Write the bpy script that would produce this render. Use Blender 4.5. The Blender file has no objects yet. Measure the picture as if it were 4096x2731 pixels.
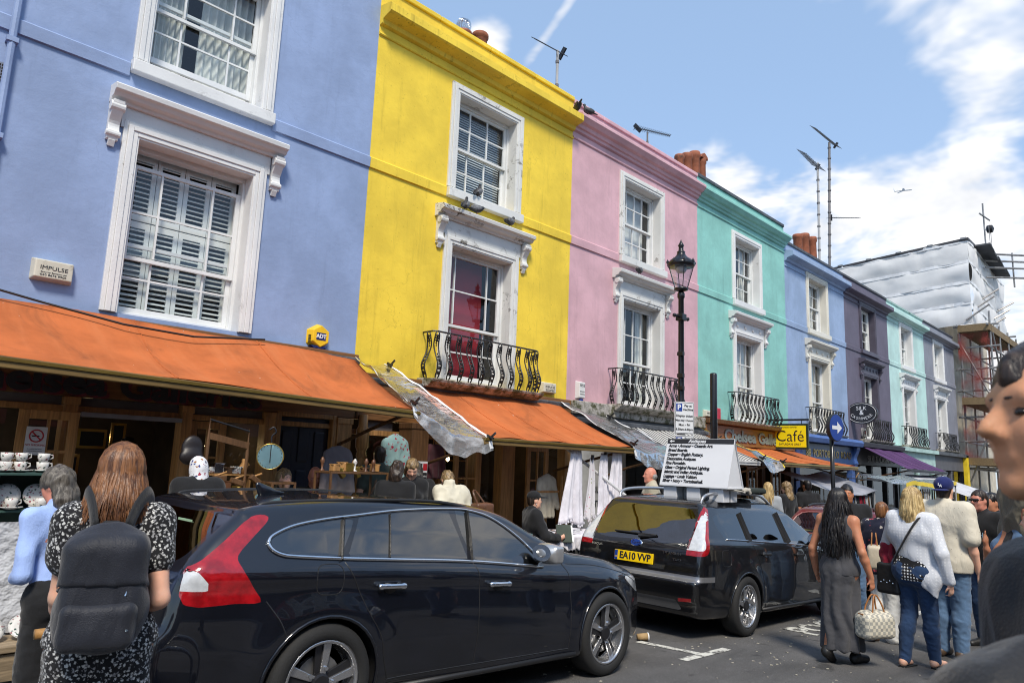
import bpy, math, random
import numpy as np
from mathutils import Vector, Matrix, Euler

random.seed(7); NR = np.random.RandomState(11)
SC = bpy.context.scene
COL = SC.collection
R = math.radians

# ------------------------------------------------------------------ camera
cam = bpy.data.cameras.new('camera'); camo = bpy.data.objects.new('camera', cam); COL.objects.link(camo)
YAW, PITCH, ROLL = R(45.5), R(9.467), R(2.219)
_f = Vector((math.sin(YAW)*math.cos(PITCH), math.cos(YAW)*math.cos(PITCH), math.sin(PITCH)))
_r = Vector((math.cos(YAW), -math.sin(YAW), 0)); _u = _r.cross(_f)
_r2 = _r*math.cos(ROLL)+_u*math.sin(ROLL); _u2 = -_r*math.sin(ROLL)+_u*math.cos(ROLL)
CAMP = Vector((0, 0, 1.72))
camo.matrix_world = Matrix(((_r2.x, _u2.x, -_f.x, CAMP.x), (_r2.y, _u2.y, -_f.y, CAMP.y), (_r2.z, _u2.z, -_f.z, CAMP.z), (0, 0, 0, 1)))
cam.sensor_width = 36; cam.lens = 25.01; cam.clip_start = .05; cam.clip_end = 3000
cam.dof.use_dof = True; cam.dof.focus_distance = 7.5; cam.dof.aperture_fstop = 5.6
SC.camera = camo
SC.view_settings.view_transform = 'Standard'; SC.view_settings.look = 'None'
SC.view_settings.gamma = 1; SC.view_settings.exposure = 0.46
SC.cycles.filter_width = 1.05; SC.cycles.max_bounces = 6; SC.cycles.diffuse_bounces = 3; SC.cycles.glossy_bounces = 3; SC.cycles.transparent_max_bounces = 16; SC.cycles.caustics_reflective = False; SC.cycles.caustics_refractive = False

# ------------------------------------------------------------------ sky and sun
SUN_EL, SUN_AZ = R(52), R(216)
wd = bpy.data.worlds.new('World'); SC.world = wd; wd.use_nodes = True
nt = wd.node_tree; nt.nodes.clear()
def wn(t, **k):
    n = nt.nodes.new(t)
    for a, b in k.items(): setattr(n, a, b)
    return n
def wm(op, a, b=None, c=None, clamp=False):
    n = wn('ShaderNodeMath', operation=op, use_clamp=clamp)
    for i, v in enumerate((a, b, c)):
        if v is None: continue
        if isinstance(v, (int, float)): n.inputs[i].default_value = v
        else: nt.links.new(v, n.inputs[i])
    return n.outputs[0]
sky = wn('ShaderNodeTexSky', sky_type='NISHITA', sun_disc=False, sun_elevation=SUN_EL, sun_rotation=SUN_AZ, altitude=30, air_density=1.0, dust_density=.6, ozone_density=1.6)
tc = wn('ShaderNodeTexCoord'); sx = wn('ShaderNodeSeparateXYZ'); nt.links.new(tc.outputs['Generated'], sx.inputs[0])
den = wm('ADD', wm('MAXIMUM', sx.outputs[2], 0.0), .22)
cu = wm('DIVIDE', sx.outputs[0], den); cv = wm('DIVIDE', sx.outputs[1], den)
cx = wn('ShaderNodeCombineXYZ'); nt.links.new(cu, cx.inputs[0]); nt.links.new(cv, cx.inputs[1])
def wnoise(scale, det, rough, off, dist=0.0):
    mp = wn('ShaderNodeMapping'); mp.inputs['Location'].default_value = off; nt.links.new(cx.outputs[0], mp.inputs[0])
    n = wn('ShaderNodeTexNoise'); n.inputs['Scale'].default_value = scale; n.inputs['Detail'].default_value = det
    n.inputs['Roughness'].default_value = rough; n.inputs['Distortion'].default_value = dist
    nt.links.new(mp.outputs[0], n.inputs['Vector']); return n.outputs[0]
n1 = wnoise(1.35, 5, .58, (3.1, .7, 0), .5); n2 = wnoise(4.2, 4, .62, (1.0, 5.2, 2), .3)
fb = wm('ADD', wm('MULTIPLY', n1, .68), wm('MULTIPLY', n2, .32))
def blob(d, wid, amp):                      # a cloud bank round a direction of the sky
    d = Vector(d).normalized()
    vm = wn('ShaderNodeVectorMath', operation='DOT_PRODUCT'); vm.inputs[1].default_value = d
    nt.links.new(tc.outputs['Generated'], vm.inputs[0])
    a = wm('SUBTRACT', 1.0, vm.outputs['Value'])
    e = wm('POWER', 2.718, wm('MULTIPLY', a, -1.0/(wid*wid)))
    return wm('MULTIPLY', e, amp)
bias = None
for d, w_, a_ in [((.822, .387, .418), .05, .10), ((.833, .412, .369), .05, .11), ((.888, .279, .364), .05, .13), ((.939, .169, .298), .05, .06), ((.967, .159, .199), .12, .24), ((.917, .282, .283), .08, .20), ((.86, .36, .36), .05, .06),
                  ((.853, .183, .489), .06, .13), ((.899, .134, .417), .04, .04), ((.916, .152, .371), .035, .06), ((.575, .624, .53), .030, .42), ((.70, .50, .50), .13, -.18), ((.845, .31, .45), .06, -.22), ((.885, .225, .405), .04, -.20), ((.93, .10, .36), .035, -.14), ((.80, .33, .50), .06, -.12)]:
    b_ = blob(d, w_, a_)
    bias = b_ if bias is None else wm('ADD', bias, b_)
# the broken vapour trail that crosses the sky
_a, _b = Vector((.622, .531, .576)), Vector((.619, .589, .52)); _n = _a.cross(_b).normalized()
vm = wn('ShaderNodeVectorMath', operation='DOT_PRODUCT'); vm.inputs[1].default_value = _n; nt.links.new(tc.outputs['Generated'], vm.inputs[0])
tr_ = wm('POWER', 2.718, wm('MULTIPLY', wm('MULTIPLY', vm.outputs['Value'], vm.outputs['Value']), -1/(.013**2)))
bias = wm('ADD', bias, wm('MULTIPLY', tr_, blob((.625, .54, .56), .10, .36)))
cov = wm('ADD', wm('MULTIPLY', wm('SUBTRACT', fb, .535), 1.55), bias)
cm = wn('ShaderNodeMapRange', interpolation_type='SMOOTHSTEP'); nt.links.new(cov, cm.inputs[0])
cm.inputs[1].default_value = .0; cm.inputs[2].default_value = .20
# soft grey modelling inside the clouds
cg = wn('ShaderNodeMapRange'); nt.links.new(n2, cg.inputs[0]); cg.inputs[1].default_value = .3; cg.inputs[2].default_value = .62
ccol = wn('ShaderNodeMix', data_type='RGBA'); nt.links.new(cg.outputs[0], ccol.inputs[0])
ccol.inputs[6].default_value = (4.6, 4.75, 5.0, 1); ccol.inputs[7].default_value = (6.4, 6.4, 6.5, 1)
mx = wn('ShaderNodeMix', data_type='RGBA'); nt.links.new(cm.outputs[0], mx.inputs[0])
hz = wn('ShaderNodeMix', data_type='RGBA'); hz.inputs[0].default_value = .5; hz.inputs[7].default_value = (3.0, 4.3, 6.3, 1)
nt.links.new(sky.outputs[0], hz.inputs[6])
nt.links.new(hz.outputs[2], mx.inputs[6]); nt.links.new(ccol.outputs[2], mx.inputs[7])
bg = wn('ShaderNodeBackground'); bg.inputs[1].default_value = .13; nt.links.new(mx.outputs[2], bg.inputs[0])
wo = wn('ShaderNodeOutputWorld'); nt.links.new(bg.outputs[0], wo.inputs[0])
sl = bpy.data.lights.new('sun', 'SUN'); sl.energy = 3.0; sl.angle = R(12); sl.color = (1, .92, .80)
so = bpy.data.objects.new('sun', sl); COL.objects.link(so)
sd = Vector((math.sin(SUN_AZ)*math.cos(SUN_EL), math.cos(SUN_AZ)*math.cos(SUN_EL), math.sin(SUN_EL)))
so.rotation_euler = (-sd).to_track_quat('-Z', 'Y').to_euler(); so.location = (-14, -18, 30)

# ------------------------------------------------------------------ shared numbers
DF = 8.2                                    # the terrace's wall plane
SLOPE = .035
def zg(X): return -SLOPE*(X-5.05)           # the street runs downhill along +X
# ------------------------------------------------------------------ materials
def lin(c): 
    c = c/255.0
    return c/12.92 if c <= .04045 else ((c+.055)/1.055)**2.4
def S(r, g, b): return (lin(r), lin(g), lin(b))
MATS = {}
def newmat(name):
    m = bpy.data.materials.new(name); m.use_nodes = True; t = m.node_tree; t.nodes.clear()
    o = t.nodes.new('ShaderNodeOutputMaterial'); return m, t, o
def lk(t, a, b): t.links.new(a, b)
def coords(t, kind='Object', scale=(1, 1, 1)):
    c = t.nodes.new('ShaderNodeTexCoord'); mp = t.nodes.new('ShaderNodeMapping'); mp.inputs['Scale'].default_value = scale
    lk(t, c.outputs[kind], mp.inputs[0]); return mp.outputs[0]
def noise(t, vec, scale, det=4, rough=.55, dist=0):
    n = t.nodes.new('ShaderNodeTexNoise'); n.inputs['Scale'].default_value = scale; n.inputs['Detail'].default_value = det
    n.inputs['Roughness'].default_value = rough; n.inputs['Distortion'].default_value = dist; lk(t, vec, n.inputs['Vector']); return n.outputs[0]
def ramp(t, fac, lo, hi, smooth=True):
    n = t.nodes.new('ShaderNodeMapRange'); n.interpolation_type = 'SMOOTHSTEP' if smooth else 'LINEAR'
    n.inputs[1].default_value = lo; n.inputs[2].default_value = hi; lk(t, fac, n.inputs[0]); return n.outputs[0]
def mixc(t, fac, a, b):
    n = t.nodes.new('ShaderNodeMix'); n.data_type = 'RGBA'
    for i, v in ((0, fac), (6, a), (7, b)):
        if isinstance(v, (int, float)): n.inputs[i].default_value = v
        elif isinstance(v, tuple): n.inputs[i].default_value = (*v[:3], 1)
        else: lk(t, v, n.inputs[i])
    return n.outputs[2]
def mth(t, op, a, b=0):
    n = t.nodes.new('ShaderNodeMath'); n.operation = op
    for i, v in ((0, a), (1, b)):
        if isinstance(v, (int, float)): n.inputs[i].default_value = v
        else: lk(t, v, n.inputs[i])
    return n.outputs[0]
def princ(t, o, col, rough=.6, metal=0, coat=0, spec=.5, bump=None, bstr=.3, bdist=.01, sheen=0, **kw):
    p = t.nodes.new('ShaderNodeBsdfPrincipled')
    if isinstance(col, tuple): p.inputs['Base Color'].default_value = (*col[:3], 1)
    else: lk(t, col, p.inputs['Base Color'])
    if isinstance(rough, (int, float)): p.inputs['Roughness'].default_value = rough
    else: lk(t, rough, p.inputs['Roughness'])
    p.inputs['Metallic'].default_value = metal; p.inputs['Coat Weight'].default_value = coat; p.inputs['Coat Roughness'].default_value = .03
    p.inputs['Specular IOR Level'].default_value = spec; p.inputs['Sheen Weight'].default_value = sheen
    for k, v in kw.items(): p.inputs[k.replace('_', ' ')].default_value = v
    if bump is not None:
        b = t.nodes.new('ShaderNodeBump'); b.inputs['Strength'].default_value = bstr; b.inputs['Distance'].default_value = bdist
        lk(t, bump, b.inputs['Height']); lk(t, b.outputs[0], p.inputs['Normal'])
    lk(t, p.outputs[0], o.inputs[0]); return p
def dk(c, f): return tuple(x*f for x in c[:3])
def pm(name, col, rough=.6, metal=0, var=.15, vscale=3, bump=.2, bscale=60, bdist=.004, coat=0, spec=.5, stretch=(1, 1, 1), dirt=None, dscale=2, dlo=.55, dhi=.75, sheen=0):
    """plain procedural material: base colour with noise variation, fine bump, optional blotches of dirt"""
    if name in MATS: return MATS[name]
    m, t, o = newmat(name); v = coords(t, scale=stretch)
    n = noise(t, v, vscale, 3)
    c = mixc(t, ramp(t, n, .3, .7), dk(col, 1-var), dk(col, 1+var*.6))
    if dirt:
        d = noise(t, v, dscale, 5, .68, .4); c = mixc(t, ramp(t, d, dlo, dhi), c, dirt)
    princ(t, o, c, rough, metal, coat, spec, noise(t, v, bscale, 2) if bump else None, bump, bdist, sheen)
    MATS[name] = m; return m
def stucco(name, col, stain=.5):
    """painted render: brush marks, patchy weathering, runs of dirt"""
    m, t, o = newmat(name); v = coords(t)
    big = noise(t, v, 1.1, 4, .62)
    c = mixc(t, ramp(t, big, .35, .68), dk(col, .84), dk(col, 1.05))
    vo = t.nodes.new('ShaderNodeTexVoronoi'); vo.feature = 'DISTANCE_TO_EDGE'; vo.inputs['Scale'].default_value = .8; nv = t.nodes.new('ShaderNodeTexNoise'); nv.inputs['Scale'].default_value = 3.5; nv.inputs['Detail'].default_value = 4; lk(t, v, nv.inputs['Vector'])
    va = t.nodes.new('ShaderNodeVectorMath'); va.operation = 'MULTIPLY_ADD'; va.inputs[1].default_value = (.6, .6, .6); lk(t, nv.outputs['Color'], va.inputs[0]); lk(t, v, va.inputs[2]); lk(t, va.outputs[0], vo.inputs['Vector'])
    crk = mth(t, 'MULTIPLY', mth(t, 'SUBTRACT', 1.0, ramp(t, vo.outputs['Distance'], .002, .007)), mth(t, 'MULTIPLY', ramp(t, big, .5, .6), .10+stain*.28)); c = mixc(t, crk, c, dk(col, .45))
    vs = coords(t, scale=(5, 5, .35)); run = noise(t, vs, 1.6, 5, .7)
    c = mixc(t, mth(t, 'MULTIPLY', ramp(t, run, .52, .8), .15+stain*.6), c, dk(col, .5))
    h = noise(t, v, 7, 5, .68); sp = noise(t, v, 31, 1, .5)
    c = mixc(t, mth(t, 'MULTIPLY', ramp(t, sp, .72, .76), stain*.6), c, dk(col, .3))
    princ(t, o, c, .62, 0, 0, .35, h, .28, .02)
    return m
def flakepaint(name, col=(.74, .74, .72), amt=.5, under=(.10, .085, .06)):
    """old white gloss paint, cracked and flaking in places"""
    if name in MATS: return MATS[name]
    m, t, o = newmat(name); v = coords(t)
    n = noise(t, v, 1.7, 4, .5)
    c = mixc(t, ramp(t, n, .3, .7), dk(col, .88), col)
    d = noise(t, v, 7, 6, .72, .6); area = ramp(t, noise(t, v, 1.1, 3), .5, .72)
    fl = mth(t, 'MULTIPLY', ramp(t, d, .60-.06*amt, .63-.04*amt), mth(t, 'MULTIPLY', area, amt*1.4))
    c = mixc(t, fl, c, under)
    run = noise(t, coords(t, scale=(6, 6, .6)), 2, 6, .7); c = mixc(t, mth(t, 'MULTIPLY', ramp(t, run, .58, .82), .35*amt), c, dk(under, 2.2))
    princ(t, o, c, .45, 0, 0, .4, mth(t, 'SUBTRACT', noise(t, v, 40, 3), mth(t, 'MULTIPLY', fl, 1.5)), .35, .006)
    MATS[name] = m; return m
def woodm(name, col, rough=.5, along='z'):
    if name in MATS: return MATS[name]
    m, t, o = newmat(name)
    sc = {'z': (14, 14, .9), 'x': (.9, 14, 14), 'y': (14, .9, 14)}[along]
    n = noise(t, coords(t, scale=sc), 2.2, 6, .65, .6); b = noise(t, coords(t), 1.1, 3)
    c = mixc(t, ramp(t, n, .3, .72), dk(col, .55), dk(col, 1.15)); c = mixc(t, mth(t, 'MULTIPLY', ramp(t, b, .4, .7), .5), c, dk(col, .6))
    princ(t, o, c, rough, 0, 0, .4, n, .25, .004); MATS[name] = m; return m
def canvasm(name, col, dirtc, folds=True, rough=.85):
    if name in MATS: return MATS[name]
    m, t, o = newmat(name); v = coords(t)
    c = mixc(t, ramp(t, noise(t, v, 1.3, 5, .65), .3, .7), dk(col, .74), dk(col, 1.08)); c = mixc(t, mth(t, 'MULTIPLY', ramp(t, noise(t, coords(t, scale=(7, .7, .7)), 1.0, 4, .6), .45, .75), .5), c, (col[0]*1.05, col[1]*1.25, col[2]*1.5))
    c = mixc(t, mth(t, 'MULTIPLY', ramp(t, noise(t, coords(t, scale=(1.1, .5, .5)), 1.7, 5, .7, .8), .50, .76), .6), c, dirtc)
    sp = noise(t, v, 17, 2, .5); c = mixc(t, ramp(t, sp, .765, .78), c, (.6, .58, .52))
    w = noise(t, v, 420, 2)
    princ(t, o, c, rough, 0, 0, .2, mth(t, 'ADD', mth(t, 'MULTIPLY', w, .2), noise(t, coords(t, scale=(2.5, .6, .6)), 1.6, 4)), .35, .02)
    MATS[name] = m; return m
def glassm(name, tint=(.9, .95, .95), ior=1.5, wav=.02, rough=.01, scale=2.0):
    if name in MATS: return MATS[name]
    m, t, o = newmat(name)
    lw = t.nodes.new('ShaderNodeLayerWeight'); lw.inputs[0].default_value = .5; f0 = ((ior-1)/(ior+1))**2*1.6
    fac = mth(t, 'ADD', f0, mth(t, 'MULTIPLY', mth(t, 'POWER', lw.outputs['Facing'], 4.0), 1-f0))
    tr = t.nodes.new('ShaderNodeBsdfTransparent'); tr.inputs[0].default_value = (*tint, 1)
    gl = t.nodes.new('ShaderNodeBsdfGlossy'); gl.inputs['Roughness'].default_value = rough
    b = t.nodes.new('ShaderNodeBump'); b.inputs['Strength'].default_value = wav; b.inputs['Distance'].default_value = .1
    lk(t, noise(t, coords(t), scale, 2), b.inputs['Height']); lk(t, b.outputs[0], gl.inputs['Normal'])
    mx = t.nodes.new('ShaderNodeMixShader'); lk(t, fac, mx.inputs[0]); lk(t, tr.outputs[0], mx.inputs[1]); lk(t, gl.outputs[0], mx.inputs[2])
    lk(t, mx.outputs[0], o.inputs[0]); MATS[name] = m; return m
def plasticm(name, tint=(.85, .86, .88)):
    """clear crumpled polythene sheet"""
    if name in MATS: return MATS[name]
    m, t, o = newmat(name); v = coords(t)
    h = mth(t, 'ADD', noise(t, v, 3, 3, .55, 1.2), mth(t, 'MULTIPLY', noise(t, coords(t, scale=(2, 5, 5)), 2, 3, .6, 1), .6))
    b = t.nodes.new('ShaderNodeBump'); b.inputs['Strength'].default_value = .5; b.inputs['Distance'].default_value = .05; lk(t, h, b.inputs['Height'])
    gl = t.nodes.new('ShaderNodeBsdfGlossy'); gl.inputs['Roughness'].default_value = .22; lk(t, b.outputs[0], gl.inputs['Normal'])
    df = t.nodes.new('ShaderNodeBsdfDiffuse'); df.inputs[0].default_value = (*tint, 1); lk(t, b.outputs[0], df.inputs['Normal'])
    tr = t.nodes.new('ShaderNodeBsdfTransparent'); tr.inputs[0].default_value = (.93, .94, .95, 1)
    m1 = t.nodes.new('ShaderNodeMixShader'); lk(t, mth(t, 'ADD', .16, mth(t, 'MULTIPLY', ramp(t, h, .65, 1.25), .55)), m1.inputs[0]); lk(t, tr.outputs[0], m1.inputs[1]); lk(t, df.outputs[0], m1.inputs[2])
    m2 = t.nodes.new('ShaderNodeMixShader'); fr = t.nodes.new('ShaderNodeLayerWeight'); fr.inputs[0].default_value = .12; lk(t, b.outputs[0], fr.inputs['Normal'])
    lk(t, fr.outputs[0], m2.inputs[0]); lk(t, m1.outputs[0], m2.inputs[1]); lk(t, gl.outputs[0], m2.inputs[2]); lk(t, m2.outputs[0], o.inputs[0])
    MATS[name] = m; return m

# ------------------------------------------------------------------ objects
INV = {}
def tagp(o, label=None, cat=None, group=None, kind=None):
    if label: o['label'] = label
    if cat: o['category'] = cat
    if group: o['group'] = group
    if kind: o['kind'] = kind
    return o
def thing(name, label, cat, loc=(0, 0, 0), rot=None, group=None, local=False):
    """an Empty at the thing's base; local=True: its parts are modelled in its own frame, else in world coordinates"""
    o = bpy.data.objects.new(name, None); COL.objects.link(o); o.empty_display_size = .1
    o.location = loc
    if rot is not None: o.rotation_euler = rot
    M = Matrix.Translation(Vector(loc)) @ (Euler(rot).to_matrix().to_4x4() if rot is not None else Matrix())
    INV[o.name] = Matrix() if local else M.inverted()
    return tagp(o, label, cat, group)
def link(name, me, mat=None, parent=None, loc=None, rot=None, mats=None):
    o = bpy.data.objects.new(name, me); COL.objects.link(o)
    if mats:
        for m in mats: me.materials.append(m)
    elif mat and not me.materials: me.materials.append(mat)
    if parent is not None:
        o.parent = parent; o.matrix_parent_inverse = INV.get(parent.name, Matrix())
    if loc is not None: o.location = loc
    if rot is not None: o.rotation_euler = rot
    return o
def mesh(name, v, f, smooth=False):
    me = bpy.data.meshes.new(name); me.from_pydata([tuple(p) for p in v], [], [tuple(q) for q in f]); me.update()
    if smooth: me.polygons.foreach_set('use_smooth', np.ones(len(me.polygons), dtype=bool))
    return me
class MB:
    def __init__(s): s.v = []; s.f = []
    def add(s, vs, fs):
        n = len(s.v); s.v += [tuple(p) for p in vs]; s.f += [tuple(i+n for i in q) for q in fs]; return s
    def box(s, x0, x1, y0, y1, z0, z1):
        return s.add([(x0, y0, z0), (x1, y0, z0), (x1, y1, z0), (x0, y1, z0), (x0, y0, z1), (x1, y0, z1), (x1, y1, z1), (x0, y1, z1)],
                     [(0, 3, 2, 1), (4, 5, 6, 7), (0, 1, 5, 4), (1, 2, 6, 5), (2, 3, 7, 6), (3, 0, 4, 7)])
    def obox(s, c, h, M=None):
        M = M or Matrix.Identity(3); n = len(s.v); t = MB().box(-h[0], h[0], -h[1], h[1], -h[2], h[2])
        return s.add([Vector(c)+M @ Vector(p) for p in t.v], t.f)
    def quad(s, *p): return s.add(p, [tuple(range(len(p)))])
    def prism(s, poly, axis, a, b):
        """poly in the plane across axis; x: (y,z), y: (x,z), z: (x,y)"""
        def P(q, t): return (t, q[0], q[1]) if axis == 'x' else (q[0], t, q[1]) if axis == 'y' else (q[0], q[1], t)
        n = len(poly); vs = [P(q, a) for q in poly]+[P(q, b) for q in poly]
        return s.add(vs, [tuple(range(n))[::-1], tuple(range(n, 2*n))]+[(i, (i+1) % n, (i+1) % n+n, i+n) for i in range(n)])
    def tube(s, pts, r, n=8, closed=False, sq=None):
        pts = [Vector(p) for p in pts]; m = len(pts); rr = r if isinstance(r, (list, tuple)) else [r]*m
        vs = []; up = None
        for i, p in enumerate(pts):
            d = (pts[(i+1) % m]-pts[i-1]) if closed else (pts[min(i+1, m-1)]-pts[max(i-1, 0)])
            d.normalize()
            if up is None: up = Vector((0, 0, 1)) if abs(d.z) < .9 else Vector((1, 0, 0))
            a = d.cross(up).normalized(); b = a.cross(d).normalized(); up = b
            for k in range(n):
                t = 2*math.pi*k/n; vs.append(p+(a*math.cos(t)*(sq or 1)+b*math.sin(t))*rr[i])
        fs = []
        for i in range(m if closed else m-1):
            j = (i+1) % m
            for k in range(n):
                l = (k+1) % n; fs.append((i*n+k, i*n+l, j*n+l, j*n+k))
        if not closed: fs += [tuple(range(n))[::-1], tuple(range((m-1)*n, m*n))]
        return s.add(vs, fs)
    def lathe(s, prof, c=(0, 0, 0), n=16, M=None):
        """profile (r,z) turned round z (then M)"""
        M = M or Matrix.Identity(3); c = Vector(c); vs = []
        for r, z in prof:
            for k in range(n):
                t = 2*math.pi*k/n; vs.append(c+M @ Vector((r*math.cos(t), r*math.sin(t), z)))
        fs = []
        for i in range(len(prof)-1):
            for k in range(n):
                l = (k+1) % n; fs.append((i*n+k, i*n+l, (i+1)*n+l, (i+1)*n+k))
        if prof[0][0] > 1e-4: fs.append(tuple(range(n))[::-1])
        if prof[-1][0] > 1e-4: fs.append(tuple(range((len(prof)-1)*n, len(prof)*n)))
        return s.add(vs, fs)
    def grid(s, fn, nu, nv):
        vs = [fn(i/nu, j/nv) for i in range(nu+1) for j in range(nv+1)]
        return s.add(vs, [(i*(nv+1)+j, (i+1)*(nv+1)+j, (i+1)*(nv+1)+j+1, i*(nv+1)+j+1) for i in range(nu) for j in range(nv)])
    def mesh(s, name, smooth=False): return mesh(name, s.v, s.f, smooth)
    def build(s, name, mat=None, parent=None, smooth=False, bevel=0, solid=0, subd=0, loc=None, rot=None):
        o = link(name, s.mesh(name, smooth), mat, parent, loc, rot)
        if solid:
            m = o.modifiers.new('solid', 'SOLIDIFY'); m.thickness = solid; m.offset = 0
        if bevel:
            m = o.modifiers.new('bevel', 'BEVEL'); m.width = bevel; m.segments = 2; m.limit_method = 'ANGLE'; m.harden_normals = False
        if subd:
            m = o.modifiers.new('sub', 'SUBSURF'); m.levels = m.render_levels = subd
        return o
def frame3(d, up=(0, 0, 1)):
    """3x3 with z along d"""
    d = Vector(d).normalized(); a = Vector(up).cross(d)
    if a.length < 1e-4: a = Vector((1, 0, 0))
    a.normalize(); b = d.cross(a); return Matrix((a, b, d)).transposed()
TXT = {}
def lettering(s, size, mat, M, parent=None, name='lettering', width=None, shear=0, bold=0, extrude=.002, align='CENTER', spacing=1):
    """text lying in the frame M's xy plane, reading along x"""
    cu = bpy.data.curves.new(name, 'FONT'); cu.body = s; cu.size = size; cu.align_x = align; cu.align_y = 'CENTER'
    cu.shear = shear; cu.offset = bold; cu.extrude = extrude; cu.resolution_u = 3; cu.space_character = spacing
    t = bpy.data.objects.new('tmp', cu); COL.objects.link(t); bpy.context.view_layer.update()
    me = bpy.data.meshes.new_from_object(t.evaluated_get(bpy.context.evaluated_depsgraph_get()))
    bpy.data.objects.remove(t); me.name = name
    if width and len(me.vertices):
        xs = [v.co.x for v in me.vertices]; k = width/(max(xs)-min(xs)); me.transform(Matrix.Diagonal((k, 1, 1, 1)))
    me.transform(M); me.materials.clear()
    return link(name, me, mat, parent)
def face_M(o, x, y):
    """4x4 whose x,y axes are the given world directions, origin o"""
    x = Vector(x).normalized(); y = Vector(y).normalized(); z = x.cross(y).normalized(); y = z.cross(x)
    return Matrix(((x.x, y.x, z.x, o[0]), (x.y, y.y, z.y, o[1]), (x.z, y.z, z.z, o[2]), (0, 0, 0, 1)))

# ------------------------------------------------------------------ implicit surfaces (bodies, cloth, hair, coachwork)
_LAT = NR.rand(32, 32, 32).astype(np.float32)
def vnoise(P):
    P = np.asarray(P); i = np.floor(P).astype(int); f = P-i; f = f*f*(3-2*f); i &= 31; j = (i+1) & 31
    r = 0
    for a in (0, 1):
        for b in (0, 1):
            for c in (0, 1):
                w = (f[..., 0] if a else 1-f[..., 0])*(f[..., 1] if b else 1-f[..., 1])*(f[..., 2] if c else 1-f[..., 2])
                r = r+w*_LAT[(j if a else i)[..., 0], (j if b else i)[..., 1], (j if c else i)[..., 2]]
    return r*2-1
def fbm(P, o=3):
    r = 0; a = 1
    for k in range(o): r = r+a*vnoise(P+k*7.3); P = P*2.03; a *= .5
    return r
def cap(a, b, ra, rb=None, k=.02, sq=None, op='+'): return dict(t='c', a=np.array(a, float), b=np.array(b, float), ra=ra, rb=ra if rb is None else rb, k=k, sq=sq, op=op)
def ell(c, r, k=.02, M=None, op='+'): return dict(t='e', c=np.array(c, float), r=np.array(r, float), k=k, M=M, op=op)
def rbox(c, h, r, k=.02, M=None, op='+'): return dict(t='b', c=np.array(c, float), h=np.array(h, float), r=r, k=k, M=M, op=op)
def pbounds(p):
    if p['t'] == 'c':
        lo = np.minimum(p['a']-p['ra'], p['b']-p['rb']); hi = np.maximum(p['a']+p['ra'], p['b']+p['rb'])
        if p['sq']:
            e = max(p['ra'], p['rb'])*max(0, p['sq'][1]-1); lo = lo-e; hi = hi+e
        return lo, hi
    e = np.ones(3)*(np.max(p['r']) if p['t'] == 'e' else np.linalg.norm(p['h'])+p['r'])
    if p['M'] is None: e = p['r'] if p['t'] == 'e' else p['h']+p['r']
    return p['c']-e, p['c']+e
def pdist(p, X):
    if p['t'] == 'c':
        a, b = p['a'], p['b']; q = X-a; sc = 1.0
        ba = b-a
        if p['sq']:
            n, s = p['sq']; n = np.array(n, float); n /= np.linalg.norm(n); q = q+(q@n)[..., None]*n*(1/s-1); ba = ba+(ba@n)*n*(1/s-1); sc = min(1.0, s)
        h = np.clip((q@ba)/max(ba@ba, 1e-9), 0, 1)
        return (np.linalg.norm(q-h[..., None]*ba, axis=-1)-(p['ra']+(p['rb']-p['ra'])*h))*sc
    q = X-p['c']
    if p['M'] is not None: q = q@np.array(p['M'])
    if p['t'] == 'e':
        k0 = np.linalg.norm(q/p['r'], axis=-1); k1 = np.linalg.norm(q/(p['r']**2), axis=-1)
        return k0*(k0-1)/np.maximum(k1, 1e-6)
    d = np.abs(q)-p['h']; return np.linalg.norm(np.maximum(d, 0), axis=-1)+np.minimum(d.max(-1), 0)-p['r']
def smin(a, b, k):
    h = np.clip(.5+.5*(b-a)/k, 0, 1); return b*(1-h)+a*h-k*h*(1-h)
def smax(a, b, k): return -smin(-a, -b, k)
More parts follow.
